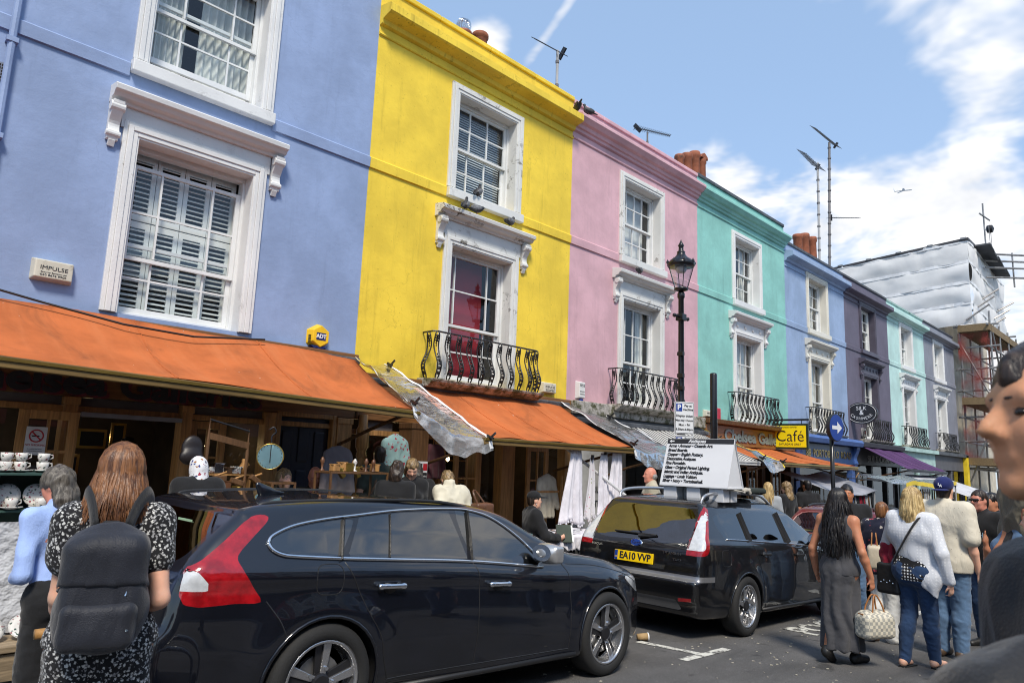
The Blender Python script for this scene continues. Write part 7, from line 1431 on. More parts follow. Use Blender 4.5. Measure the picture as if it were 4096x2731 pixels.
# --- foreground person at the right edge, in profile
fp = (1.345, .09); ff = flat((-.66, .75))
T_, D_, hp_, he_, FH = person('blurred person in a dark jacket close to the camera at the right edge', fp, ff, 1.78, skinm('warm_skin', S(206, 150, 112)), top=dict(mat=clothm('dark_jacket', (.012, .012, .013), .6, .5), sleeve=.97, loose=.030, name='jacket', hem=.45, wr=.012), bottom=dict(mat=M_blk), hair=dict(kind='long', mat=HD, len=.30, w=.07, we=.06, strands=420, front=78, spread=.0, wave=.002), shoes=M_shoe, vox=.0085, eyes='dark', J=dict(hea=(0, .045, .945), nec=(0, .015, .845), shoL=(-.10, .03, .785), shoR=(.10, .0, .785), elbL=(-.13, .188, .742), wriL=(-.08, .27, .61), hndL=(-.06, .31, .55), elbR=(.125, .0, .64), wriR=(.12, .05, .50), hndR=(.12, .07, .42)))
# --- crowd further down and in the shop
person('person in a crimson top inside the dark shop doorway', (2.78, 8.7), (-.2, 1), 1.62, SK_tan, top=dict(mat=M_redc, sleeve=.95), bottom=dict(mat=M_denim), hair=dict(kind='long', mat=HK, len=.3, w=.085), shoes=M_shoe, fem=True, vox=.018, z=.2)
_cl = [('stooping shopper with brown hair under the striped awning', 10.7, 7.0, M_khk, HB, 1.6), ('shopper in black under the striped awning', 11.3, 6.7, M_blk, HK, 1.68), ('shopper in cream beside the striped awning post', 12.0, 7.1, M_crm, HBd, 1.62), ('shopper in a grey top beneath the cafe sign', 16.8, 6.9, M_gry, HD, 1.66), ('person in black far down the road by the stalls', 19.5, 4.6, M_blk, HK, 1.70), ('person in blue far down the road', 20.5, 3.4, M_shirtb, HD, 1.72), ('person in red far down the road', 22.5, 4.2, M_redc, HB, 1.66), ('person in beige far down the road', 24.0, 3.5, M_beige, HG, 1.7), ('person in white far down the road', 18.0, 3.1, M_wht, HD, 1.68), ('brown haired person in front of the purple awning', 21.0, 5.6, M_gry, HB, 1.66), ('person in dark green by the far stalls', 26.5, 4.6, M_darkgreen, HK, 1.72), ('person in pale blue near the scaffolding', 29.0, 3.8, M_denimL, HD, 1.7), ('person in black near the scaffolding', 31.0, 4.8, M_blk, HD, 1.7), ('dark haired passer-by beyond the man in sunglasses', 13.5, 2.6, M_blk, HK, 1.72), ('passer-by in khaki beyond the tall man in the cap', 15.5, 2.9, M_khk, HD, 1.70)]
for i, (lb, x, y, m, hm, hh) in enumerate(_cl):
    person(lb, (x, y), flat((random.uniform(-1, 1), random.uniform(-1, 1))), hh, (SK_fair, SK_tan, SK_red)[i % 3], top=dict(mat=m, sleeve=.9 if i % 2 else .3), bottom=dict(mat=(M_denim, M_blk, M_khk)[i % 3]), hair=dict(kind='short', mat=hm) if i % 3 else dict(kind='long', mat=hm, len=.3, w=.085), shoes=M_shoe, vox=.022, fem=i % 2 == 0)
# ------------------------------------------------------------------ roof things
M_terra = pm('terracotta', (.30, .095, .045), .75, var=.25, vscale=7, dirt=(.06, .04, .03), dscale=5); M_alu = pm('aerial_metal', (.10, .10, .105), .4, metal=.6); M_mast = pm('mast_grey', (.42, .42, .42), .5); M_mastd = pm('mast_dark', (.16, .15, .15), .5)
def pot(label, x, y, z0, z1, r=.12, cowl=False):
    T = thing('chimney_pot', label, 'chimney pot', (x, y, z0), group='chimney pots'); h = z1-z0
    MB().lathe([(r*1.05, 0), (r*1.05, h*.06), (r*.95, h*.1), (r*.86, h*.86), (r*1.02, h*.89), (r*1.02, h*.97), (r*.92, h), (r*.75, h), (r*.72, h*.9)], (x, y, z0), 18).build('pot', M_terra, T, smooth=True)
    if cowl: b = MB(); b.prism([(x-.2, h*.98+z0), (x-.17, h*.98+z0+.10), (x, h+z0+.16), (x+.17, h*.98+z0+.10), (x+.2, h*.98+z0)], 'y', y-.12, y+.12); b.build('cowl', M_terra, T, bevel=.02)
for lb, x, z1, r, c in (('low terracotta pot leftmost in the cluster above the pink house', 16.6, 10.35, .14, 0), ('stout terracotta pot second in the cluster above the pink house', 17.0, 10.52, .17, 0), ('tall terracotta pot in the middle of the cluster above the pink house', 17.42, 10.72, .17, 0), ('hooded terracotta pot rightmost above the pink house', 17.82, 10.66, .14, 1)): pot(lb, x, 10.0, 9.3, z1, r, c)
for x in (16.4,):
    T = thing('chimney_stack', 'brick chimney stack behind the pink and turquoise parapets', 'chimney', (17.2, 10, 8.0)); MB().box(16.3, 18.1, 9.7, 10.3, 8.0, 9.3).build('stack', pm('stack_brick', (.25, .14, .09), .9), T, bevel=.02)
for lb, x, z1 in (('leftmost small terracotta pot above the pale blue house', 27.1, 10.95), ('middle terracotta pot above the pale blue house', 27.75, 11.15), ('right terracotta pot above the pale blue house', 28.5, 11.2)): pot(lb, x, 11.0, 9.6, z1, .2)
T = thing('chimney_stack', 'chimney stack behind the pale blue parapet', 'chimney', (27.8, 11, 7.5)); MB().box(26.8, 28.9, 10.7, 11.3, 7.5, 9.6).build('stack', pm('stack_brick', (.25, .14, .09), .9), T, bevel=.02)
pot('squat capped chimney pot above the yellow parapet', 8.72, 9.8, 9.3, 10.12, .17)
T = thing('roof_ventilator', 'shiny round spinning ventilator on the roof of the yellow house', 'ventilator', (8.28, 9.8, 9.3)); MB().lathe([(.14, 0), (.14, .55), (.17, .6), (.17, .64), (.12, .66)], (8.28, 9.8, 9.3), 18).build('neck', M_terra, T, smooth=True)
for k in range(18):
    a = 2*math.pi*k/18; b = MB(); pts = []
    for j in range(9):
        t = R(-70+150*j/8); rr = .125*math.cos(t)+.01; aa = a+.5*t; pts.append((8.28+rr*math.cos(aa), 9.8+rr*math.sin(aa), 10.09+.135*math.sin(t)))
    b.tube(pts, .017, 5, sq=.3); b.build('vane', M_chrome, T, smooth=True)
T = thing('chimney_stack', 'low chimney stack behind the yellow parapet', 'chimney', (8.5, 9.8, 8.0)); MB().box(7.9, 9.1, 9.5, 10.1, 8.0, 9.3).build('stack', pm('stack_yellow', dk(C_yel, .5), .9), T)
def aerial(label, base, top, booms, mr=.022, mat=M_mast):
    T = thing('tv_aerial', label, 'aerial', base); b = MB(); b.tube([base, top], mr, 8); b.build('mast', mat, T)
    n = int((top[2]-base[2])/.5)
    for i in range(n): MB().lathe([(mr*1.4, -.03), (mr*1.4, .03)], Vector(base).lerp(Vector(top), (i+.5)/max(1, n)), 8).build('mast_band', M_mastd, T)
    for p, q, ne, L, up in booms:
        p, q = Vector(p), Vector(q); MB().tube([p, q], .013, 6).build('boom', M_alu, T); ax = (q-p).normalized(); sd = ax.cross(Vector((0, 0, 1))).normalized()
        if up: sd = (sd*.75+Vector((0, 0, .6))).normalized()
        for i in range(ne):
            c = p.lerp(q, i/(ne-1)); l = L*(1-.3*i/(ne-1)); MB().tube([c-sd*l, c+sd*l], .009 if L < .3 else .012, 5).build('element', M_alu, T)
        c = p.lerp(q, .06); MB().obox(c, (.02, .14, .05), frame3(sd)).build('dipole', M_clamp, T)
aerial('television aerial on a white banded mast above the yellow house', (10.76, 9.5, 8.4), (10.74, 9.5, 10.6), [((10.95, 9.5, 10.60), (9.98, 9.5, 10.52), 12, .14, 1)], .03)
aerial('small level aerial above the pink parapet', (14.25, 9.5, 8.4), (14.25, 9.5, 10.0), [((13.72, 9.5, 9.93), (15.3, 9.5, 10.30), 18, .07, 1)], .022, M_mastd)
aerial('bent aerial on the shorter of two tall banded masts', (29.18, 11, 8.0), (29.42, 11, 14.75), [((29.5, 11, 14.55), (27.75, 11, 14.68), 12, .38, 1)], .05)
aerial('tallest aerial mast with two long booms', (30.15, 11, 8.0), (30.86, 11, 16.2), [((31.8, 11, 16.35), (29.05, 11, 16.25), 20, .26, 1), ((30.5, 11, 12.6), (34.3, 11, 13.65), 14, .12, 0)], .055, M_mastd)
# ------------------------------------------------------------------ pigeons
M_pg = pm('pigeon_grey', (.028, .03, .036), .55, var=.5, vscale=30); M_pgw = pm('pigeon_pale', (.16, .165, .175), .6, var=.6, vscale=40)
def pigeon(label, x, y, z, yaw, up=.3, tuck=0):
    T = thing('pigeon', label, 'pigeon', (x, y, z), (0, 0, yaw), group='pigeons on the ledges', local=True)
    c, s = math.cos(up), math.sin(up); f = _a((c, 0, s)); u = _a((-s, 0, c)); o = _a((0, 0, .085))
    P = [ell(o, (.095, .058, .062), .02, _a([f, (0, 1, 0), u]).T), cap(o+f*.05+u*.02, o+f*.09+u*.075*(1-tuck), .036, .022, .03), ell(o+f*.10+u*.095*(1-tuck*.8), (.030, .024, .025), .012), cap(o-f*.07, o-f*.19-u*.005, .034, .018, .03, ((0, 0, 1), .45))]
    blob_obj('body', P, .0085, M_pg, T); h = o+f*.10+u*.095*(1-tuck*.8)
    MB().tube([tuple(h+f*.02), tuple(h+f*.048-u*.006)], [.007, .002], 6).build('beak', M_alu, T)
    for sd in (-1, 1): blob_obj('wing', [ell(o+_a((0, sd*.045, .008))-f*.025, (.10, .018, .045), .02, _a([f, (0, 1, 0), u]).T)], .009, M_pgw if sd < 0 else M_pg, T); MB().tube([(0, sd*.02, .05), (.005, sd*.02, .0)], .005, 5).build('leg', pm('pigeon_leg', (.25, .06, .05), .6), T)
for lb, x, y, z, a, up, tk in (('pigeon clinging to the corner of the yellow cornice', 9.62, 7.98, 8.21, 1.2, -.5, 0), ('dark pigeon walking along the pink cornice', 9.98, 8.0, 8.285, 2.6, .2, 0), ('pigeon sitting on the peeling sill of the yellow house', 7.36, 8.12, 5.885, .4, .5, 0), ('upright pigeon on the yellow house window hood', 7.02, 8.03, 5.545, .6, .45, 0), ('hunched pigeon low on the yellow house window hood', 7.26, 8.03, 5.545, -.4, .0, .8), ('pigeon at the right end of the yellow house window hood', 8.02, 8.03, 5.545, .2, .1, .2), ('lone pigeon on the pink house window hood', 11.8, 8.03, 5.545, .3, .0, .6)): pigeon(lb, x, y, z, a, up, tk)
# ------------------------------------------------------------------ scaffolded building
M_bark = pm('far_render', (.55, .50, .40), .8); M_sheet = None
def sheetm():
    m, t, o = newmat('debris_sheeting'); v = coords(t); n = noise(t, coords(t, scale=(1, 1, .6)), 1.1, 5, .62, 1.0); n2 = noise(t, coords(t, scale=(3.5, 3.5, .8)), 1.0, 4, .6)
    c = mixc(t, ramp(t, n, .3, .7), (.84, .84, .84), (.93, .93, .92)); p = princ(t, o, c, .7, 0, 0, .3, mth(t, 'ADD', n, mth(t, 'MULTIPLY', n2, .6)), .12, .06); tl = t.nodes.new('ShaderNodeBsdfTranslucent'); lk(t, c, tl.inputs[0]); mx = t.nodes.new('ShaderNodeMixShader'); mx.inputs[0].default_value = .25; lk(t, p.outputs[0], mx.inputs[1]); lk(t, tl.outputs[0], mx.inputs[2]); lk(t, mx.outputs[0], o.inputs[0]); return m
M_sheet = sheetm(); M_tube = pm('scaffold_tube', (.30, .29, .28), .45, metal=.6, var=.3); M_net = None
def netm():
    m, t, o = newmat('red_netting'); tr = t.nodes.new('ShaderNodeBsdfTransparent'); df = t.nodes.new('ShaderNodeBsdfPrincipled'); df.inputs['Base Color'].default_value = (.26, .04, .03, 1); df.inputs['Roughness'].default_value = .9
    mx = t.nodes.new('ShaderNodeMixShader'); v = coords(t); lk(t, ramp(t, noise(t, v, 1.2, 4), .38, .80), mx.inputs[0]); lk(t, tr.outputs[0], mx.inputs[1]); lk(t, df.outputs[0], mx.inputs[2]); lk(t, mx.outputs[0], o.inputs[0]); return m
M_net = netm()
XB0, XB1 = 37.7, 47.0
T = thing('scaffolded_house', 'cream house wrapped in white sheeting and scaffolding at the end', 'house', (42, DF, zg(40)))
MB().box(XB0+.3, XB1, 8.6, 16, -1.5, 9.2).build('wall', M_bark, T)
def sheetpanel(p0, ax, az, w, h, nrm, bands, name='sheet'):
    p0, ax, nrm = Vector(p0), Vector(ax), Vector(nrm)
    hb = h/bands
    for k in range(bands):
        b = MB()
        def P(u, v):
            q = np.array([[u*w*.9+k*3.1, v*hb*1.2, k*5.7]]); billow = .05*math.sin(math.pi*v)*(1+.4*math.sin(u*7+k)); return p0+ax*(u*w)+Vector((0, 0, (k+v)*hb+az*u))+nrm*(billow+.05*fbm(q*1.3)[0]+.03*fbm(q*np.array([[5, .8, 1]]))[0])
        b.grid(P, 36, 10); b.build(name, M_sheet, T, smooth=True, solid=0)
        b = MB(); b.grid(lambda u, v: P(u, .97+.03*v)+nrm*.03+Vector((0, 0, -.05+.12*v)), 24, 1); b.build('sheet_seam', pm('sheet_seam_white', (.75, .76, .77), .5), T)
sheetpanel((XB0, 7.35, 8.75), (0, 1, 0), -.55, 8.5, 3.95, (-1, 0, 0), 4); sheetpanel((XB0, 7.35, 8.75), (1, 0, 0), -.6, 7.5, 3.95, (0, -1, 0), 4)
MB().prism([(7.3, 12.72), (16, 12.1), (16, 12.2), (7.3, 12.84)], 'x', XB0-.05, XB1-1.5).build('temporary_roof', pm('dark_sheeting', (.05, .05, .055), .6), T)
for i in range(6): MB().obox((XB0-.05, 7.5+i*1.4, 12.82-.1*i), (.04, .12, .04)).build('roof_clip', M_tube, T)
def tb(p, q, r=.045, name='scaffold_tube', m=None): MB().tube([p, q], r, 7).build(name, m or M_tube, T)
for x in (37.9, 39.9, 41.9, 44.0):
    for y in (6.75, 7.95): tb((x, y, -1.4), (x+.05, y, 8.9 if x > 38 else 9.3))
for z in (.9, 2.1, 3.3, 4.4, 5.6, 6.6, 7.6, 8.6):
    tb((37.3, 6.75, z), (44.5, 6.75, z-.03)); tb((37.9, 6.4, z+.08), (37.9, 8.2, z+.05)); tb((41.9, 6.4, z+.08), (41.9, 8.2, z+.05)); tb((37.4, 7.95, z+.04), (44.5, 7.95, z))
for a, c in (((37.9, 6.68, 1.0), (40.6, 6.68, 4.6)), ((40.6, 6.68, 4.6), (38.0, 6.68, 8.3)), ((37.84, 6.8, 5.2), (37.84, 8.0, 8.0)), ((37.84, 8.0, 1.2), (37.84, 6.8, 4.4))): tb(a, c, .04)
for z in (2.3, 5.0, 8.35): MB().box(37.6, 44.2, 6.8, 7.95, z, z+.06).build('scaffold_boards', woodm('scaffold_plank', (.24, .17, .09), .85, 'x'), T); MB().box(37.55, 44.2, 6.70, 6.74, z, z+.32).build('toe_board', woodm('scaffold_plank', (.24, .17, .09), .85, 'x'), T); MB().box(37.52, 37.56, 6.72, 7.95, z, z+.32).build('toe_board', woodm('scaffold_plank', (.24, .17, .09), .85, 'x'), T)
for z0_, z1_ in ((2.6, 5.0), (5.3, 8.3)):
    b = MB(); b.grid(lambda u, v: (37.7+.06*math.sin(u*9+v*3), 6.8+1.2*u, z0_+(z1_-z0_)*v), 10, 8); b.build('netting', M_net, T, smooth=True); b = MB(); b.grid(lambda u, v: (37.75+6.2*u, 6.92+.06*math.sin(u*21+v*3), z0_+(z1_-z0_)*v), 30, 8); b.build('netting', M_net, T, smooth=True)
for z in (12.4, 12.75, 13.1, 11.9): tb((40.5, 7.2, z-.4), (43.8, 5.9, z+.05), .05)
for x, y in ((42.6, 6.4), (43.6, 6.0)): tb((x, y, 11.3), (x, y, 13.1), .04)
for i in range(5): MB().obox((39.6+i*.9, 7.05, 12.72-.12*i), (.45, .35, .04), Matrix.Rotation(.2, 3, 'Y') @ Matrix.Rotation(.25*(i % 2), 3, 'X')).build('loose_board', M_slate, T)
tb((42.1, 7.4, 12.2), (42.0, 7.4, 15.8), .04); tb((41.1, 7.4, 15.0), (43.2, 7.35, 15.2), .04); MB().lathe([(0, -.2), (.2, -.12), (.22, 0), (.2, .12), (0, .2)], (43.1, 7.35, 14.7), 12, Matrix.Rotation(R(90), 3, 'X')).build('pulley_wheel', M_clamp, T)
for x in (42.95, 43.35): tb((x, 7.3, 9.5), (x-.1, 7.35, 14.8), .015, 'hoist_rope')
for k in range(6): tb((37.6+k*1.1, 7.6, 8.9+.6*(k % 3)), (37.9+k*1.2, 6.7, 9.6+.6*(k % 3)), .04)
# tiny aeroplane
pd = Vector((.90933773, .23967086, .3400923))*900+CAMP; T = thing('aeroplane', 'tiny white aeroplane in front of the clouds', 'aeroplane', tuple(pd), (0, -.12, R(-52)), local=True); M_pl = pm('plane_white', (.75, .76, .78), .3)
blob_obj('fuselage', [cap((-9, 0, 0), (8, 0, 0), .9, 1.3, .5)], .5, M_pl, T); b = MB(); b.prism([(2, 0), (-2.5, 7.5), (-4, 7.5), (-1.5, 0), (-4, -7.5), (-2.5, -7.5)], 'z', -.4, -.1); b.build('wing', M_pl, T); b = MB(); b.prism([(-7, .5), (-9.5, 4), (-10.5, 4), (-9.5, .5)], 'y', -.15, .15); b.build('tail_fin', M_pl, T)
# ------------------------------------------------------------------ stalls: china at the left
M_plast = pm('plaster_cloth', (.55, .56, .58), .8, var=.12, vscale=9, bump=.9, bscale=16, bdist=.03); M_greenb = pm('green_painted_crate', (.03, .075, .062), .6); M_china = spotm('transfer_china', (.62, .60, .56), [(.25, .05, .07), (.05, .09, .07), (.62, .60, .56)], 46, .30, .40, rough=.2); M_plank = woodm('pale_plank', (.32, .24, .15), .7, 'x')
gz = zg(1.0)
T = thing('china_stall', 'white textured stall counter stacked with old china at the left edge', 'stall', (.9, 6.1, gz)); 
b = MB(); b.grid(lambda u, v: (-.6+2.05*u, 5.86+.015*math.sin(u*11)+.02*fbm(np.array([[u*9., v*9., 1.]]))[0], gz+.32+(.72-.0)*v-.2*0), 30, 14); b.build('counter_cloth', M_plast, T, smooth=True)
MB().box(-.6, 1.45, 5.875, 6.6, gz+.15, gz+.83).build('counter', M_plast, T); MB().box(-.6, 1.5, 5.5, 5.84, gz+.27, gz+.31).build('step_plank', M_plank, T, bevel=.006); MB().box(-.6, 1.5, 5.52, 5.56, gz+.10, gz+.26).build('step_riser', M_plank, T)
def cup(label, x, y, z, saucer=True, group='stacked teacups'):
    T = thing('teacup', label, 'teacup', (x, y, z), group=group); z_ = z
    if saucer: MB().lathe([(.03, 0), (.06, .010), (.078, .018), (.074, .021), (.03, .008), (0, .008)], (x, y, z), 18).build('saucer', M_china, T, smooth=True); z_ += .012
    MB().lathe([(.022, 0), (.028, .004), (.038, .03), (.042, .065), (.038, .065), (.034, .03), (0, .008)], (x, y, z_), 16).build('cup_body', M_china, T, smooth=True)
    MB().tube([(x+.036, y, z_+.055), (x+.058, y, z_+.055), (x+.062, y, z_+.035), (x+.036, y, z_+.02)], .005, 6).build('cup_handle', M_china, T, smooth=True)
C0x, C1x, Cy, Cz0, Cz1 = 1.14, 1.52, 6.3, gz+.86, gz+1.335
T = thing('green_crate', 'green painted open crate with china plates on its shelves', 'crate', (1.33, 6.3, Cz0)); b = MB(); b.box(C0x, C0x+.02, Cy-.14, Cy+.14, Cz0, Cz1); b.box(C1x-.02, C1x, Cy-.14, Cy+.14, Cz0, Cz1); b.box(C0x, C1x, Cy-.14, Cy+.14, Cz1, Cz1+.018); b.box(C0x+.02, C1x-.02, Cy-.14, Cy+.13, Cz0+.215, Cz0+.232); b.box(C0x+.02, C1x-.02, Cy+.125, Cy+.14, Cz0, Cz1); b.build('crate_body', M_greenb, T, bevel=.003)
for i, (x, lb) in enumerate(((1.235, 'green transfer printed plate at the left of the crate shelf'), (1.42, 'green transfer printed plate at the right of the crate shelf'))):
    P_ = thing('plate', lb, 'plate', (x, 6.25, Cz0+.24)); MB().lathe([(0, 0), (.05, 0), (.085, .012), (.088, .016), (.055, .008), (0, .006)], (x, 6.28, Cz0+.325), 24, Matrix.Rotation(R(72), 3, 'X')).build('dish', M_china, P_, smooth=True)
    cup('patterned cup standing before the %s plate' % ('left', 'right')[i], x+.02, 6.2, Cz0+.235)
for i, (x, lb) in enumerate(((1.20, 'left'), (1.29, 'middle'), (1.43, 'right'))):
    cup('lower cup of the %s pair on top of the green crate' % lb, x, 6.26, Cz1+.02); cup('upper cup of the %s pair on top of the green crate' % lb, x, 6.26, Cz1+.095, False)
for i in range(16):
    x = .55+.075*i+random.uniform(-.02, .02); cup('patterned cup among the china on the white counter', min(x, 1.42), 5.98+.10*(i % 3), gz+.835+.0*(i % 2), True, 'china on the counter')
for i, x in enumerate((.92, 1.12, 1.34)):
    P_ = thing('plate', 'white floral plate leaning on the low plank, %s of three' % ('leftmost', 'middle', 'rightmost')[i], 'plate', (x, 5.62, gz+.31)); MB().lathe([(0, 0), (.06, 0), (.10, .014), (.104, .019), (.065, .009), (0, .007)], (x, 5.70, gz+.37), 24, Matrix.Rotation(R(40), 3, 'X')).build('dish', M_china, P_, smooth=True)
# folding wooden chair between the man and the rucksack
T = thing('wooden_chair', 'folded wooden chair leaning between the man and the woman with the rucksack', 'chair', (1.12, 3.75, gz)); M_hw = woodm('honey_wood', (.42, .22, .07), .45)
for x in (1.0, 1.30): MB().tube([(x, 3.62, gz), (x+.02, 3.80, gz+.74)], .016, 8).build('leg', M_hw, T, smooth=True); MB().tube([(x, 3.95, gz), (x+.02, 3.70, gz+.5)], .014, 8).build('leg', M_hw, T, smooth=True)
MB().tube([(.93, 3.80, gz+.74), (1.37, 3.80, gz+.74)], .022, 10).build('top_rail', M_hw, T, smooth=True); MB().tube([(1.0, 3.72, gz+.44), (1.32, 3.72, gz+.44)], .02, 10).build('seat_rail', M_hw, T, smooth=True); MB().box(1.0, 1.32, 3.68, 3.96, gz+.44, gz+.46).build('seat', M_dark, T)
# bright steel trolley handle near the bumper
T = thing('shopping_trolley', 'bright tubular trolley frame low beside the near car bumper', 'trolley', (1.45, 3.05, gz)); M_st = pm('satin_steel', (.5, .5, .5), .25, metal=.9)
MB().tube(catmull([(1.10, 3.15, gz+.48), (1.30, 3.1, gz+.485), (1.52, 3.05, gz+.44), (1.62, 3.02, gz+.33), (1.66, 3.0, gz+.02)], 6), .017, 10).build('frame_tube', M_st, T, smooth=True); MB().tube(catmull([(1.10, 3.45, gz+.48), (1.35, 3.42, gz+.485), (1.55, 3.4, gz+.42), (1.62, 3.38, gz+.02)], 6), .015, 10).build('frame_tube', M_st, T, smooth=True); MB().box(1.1, 1.55, 3.12, 3.42, gz+.10, gz+.12).build('deck', M_dark, T)
for x in (1.15, 1.6):
    for y in (3.08, 3.42): MB().lathe([(.05, -.015), (.05, .015)], (x, y, gz+.05), 14, Matrix.Rotation(R(90), 3, 'X')).build('wheel', M_tyre, T, smooth=True)
# ------------------------------------------------------------------ bric-a-brac in front of the dark door
gz2 = zg(3.5)+.12
T = thing('trestle_table', 'trestle table of bric-a-brac behind the near car', 'table', (3.6, 6.75, gz2)); MB().box(2.9, 5.0, 6.5, 7.05, gz2+.72, gz2+.75).build('table_top', M_darkwood, T)
for x in (3.0, 4.9):
    for y in (6.55, 7.0): MB().box(x-.02, x+.02, y-.02, y+.02, gz2, gz2+.72).build('leg', M_darkwood, T)
def cabinet(label, x0, x1, y0, y1, z0, z1, shelves=1):
    T = thing('glass_cabinet', label, 'display case', ((x0+x1)/2, y0, z0)); b = MB(); w = .022
    for x in (x0, x1-w):
        for y in (y0, y1-w): b.box(x, x+w, y, y+w, z0, z1)
    for z in (z0, z1-w):
        b.box(x0+w, x1-w, y0, y0+w, z, z+w); b.box(x0+w, x1-w, y1-w, y1, z, z+w); b.box(x0, x0+w, y0+w, y1-w, z, z+w); b.box(x1-w, x1, y0+w, y1-w, z, z+w)
    b.build('frame', M_darkwood, T, bevel=.003); MB().box(x0+w, x1-w, y0+w, y1-w, z0+.002, z0+w).build('base', M_dark, T); MB().quad((x0+w, y0+.01, z0+w), (x1-w, y0+.01, z0+w), (x1-w, y0+.01, z1-w), (x0+w, y0+.01, z1-w)).build('front_pane', M_glass, T); MB().quad((x0+w, y0+w, z1-.01), (x1-w, y0+w, z1-.01), (x1-w, y1-w, z1-.01), (x0+w, y1-w, z1-.01)).build('top_pane', M_glass, T)
    rnd = random.Random(int(x0*100)); tot = int((x1-x0)/.07)
    for i in range(tot):
        x = x0+.05+(x1-x0-.1)*i/max(1, tot-1); hh = rnd.uniform(.04, .12); o = thing('ornament', 'small brass and silver ornament inside %s' % label.split(',')[0], 'ornament', (x, (y0+y1)/2, z0+w), group='ornaments in the glass cases')
        MB().lathe([(.02, 0), (.022, .006), (.008, .012), (.010, hh*.5), (.018, hh*.7), (.012, hh), (0, hh)], (x, y0+.08+rnd.uniform(0, .1), z0+w), 10).build('turned_body', (M_gold, M_chrome, M_darkwood)[rnd.randrange(3)], o, smooth=True)
cabinet('the wide glass case, below the hanging grey coat', 4.05, 4.78, 6.52, 6.85, gz2+.82, gz2+1.36); cabinet('the narrow glass case, beside the round scale', 3.40, 3.66, 6.5, 6.75, gz2+.85, gz2+1.25)
for x0, x1, y0, y1, z0 in ((4.05, 4.78, 6.52, 6.85, .75), (3.40, 3.66, 6.5, 6.75, .75)):
    T = thing('case_plinth', 'dark wooden plinth under %s' % ('the wide glass case' if x0 > 4 else 'the narrow glass case'), 'plinth', (x0, y0, gz2+.75)); MB().box(x0, x1, y0, y1, gz2+.751, gz2+(.818 if x0 > 4 else .848)).build('plinth', M_darkwood, T); MB().box(x0-.01, x1+.01, y0-.01, y0, gz2+.751, gz2+.77).build('moulding', M_darkwood, T)
# round hanging scale
T = thing('hanging_scale', 'round spring scale with pale blue dial hanging on a hook', 'scale', (3.42, 6.6, 1.45)); dn = Vector((-.45, -.89, 0)).normalized(); M3 = frame3(dn); c = Vector((3.42, 6.62, 1.665))
MB().lathe([(.13, -.03), (.13, .012), (.122, .018), (.118, .012)], c, 32, M3).build('rim', M_gold, T, smooth=True); MB().lathe([(.119, .013), (0, .013)], c, 32, M3).build('dial', pm('dial_blue', (.28, .48, .55), .35, var=.15, dirt=(.45, .38, .18), dscale=7), T); sx_ = Vector((0, 0, 1)).cross(dn)
MB().obox(c+dn*.018+Vector((0, 0, .03)), (.004, .003, .085), Matrix((sx_, dn, Vector((0, 0, 1)))).transposed()).build('pointer', M_ink, T)
for k in range(20):
    t = R(18*k); MB().obox(c+dn*.0145+sx_*.108*math.cos(t)+Vector((0, 0, .108*math.sin(t))), (.002, .001, .006)).build('tick', M_ink, T)
MB().tube(catmull([tuple(c+Vector((0, 0, .13))), tuple(c+Vector((0, 0, .20))), tuple(c+sx_*.035+Vector((0, 0, .24))), tuple(c+sx_*.01+Vector((0, 0, .285))), tuple(c-sx_*.03+Vector((0, 0, .26)))], 5), .008, 6).build('hook', M_clamp, T, smooth=True)
# old dark chair-back, saddle, tools on the table
T = thing('yoke_frame', 'old turned wooden frame standing on the bric-a-brac table', 'wooden frame', (3.1, 6.7, gz2+.75)); 
for x, z1 in ((2.83, 2.02), (3.22, 1.93)): MB().lathe([(.014, 0), (.016, .2), (.010, .26), (.018, .5), (.012, .55), (.018, z1-gz2-1.0), (.0, z1-gz2-.75)], (x, 6.7, gz2+.75), 10).build('upright', M_darkwood, T, smooth=True)
MB().tube([(2.83, 6.7, 1.99), (3.22, 6.7, 1.9)], .009, 8).build('top_bar', M_clamp, T); MB().obox((3.03, 6.7, 1.80), (.2, .012, .03), Matrix.Rotation(.2, 3, 'Y')).build('cross_rail', M_darkwood, T)
T = thing('leather_saddle', 'dark leather saddle slung on the stall', 'saddle', (2.78, 6.7, 1.5)); blob_obj('saddle_body', [ell((2.70, 6.72, 1.72), (.10, .04, .12)), ell((2.69, 6.70, 1.64), (.11, .045, .08))], .014, pm('saddle_leather', (.014, .010, .010), .45), T)
for i, (x, z, lb) in enumerate(((2.95, 1.45, 'wooden tool box'), (3.12, 1.42, 'pair of old planes'), (3.30, 1.44, 'small wooden block'), (4.25, 1.52, 'brass clamp on the case'), (4.45, 1.53, 'brass telescope on the case'))):
    T = thing('old_tool', '%s on the bric-a-brac table behind the near car' % lb, 'tool', (x, 6.65, z)); MB().obox((x, 6.65, z), (.06, .03, .025), Matrix.Rotation(.3*i, 3, 'Y')).build('stock', M_darkwood if i < 3 else M_gold, T, bevel=.006); MB().tube([(x-.05, 6.64, z+.02), (x+.06, 6.64, z+.06)], .010, 8).build('handle', M_gold if i > 2 else M_wood, T, smooth=True)
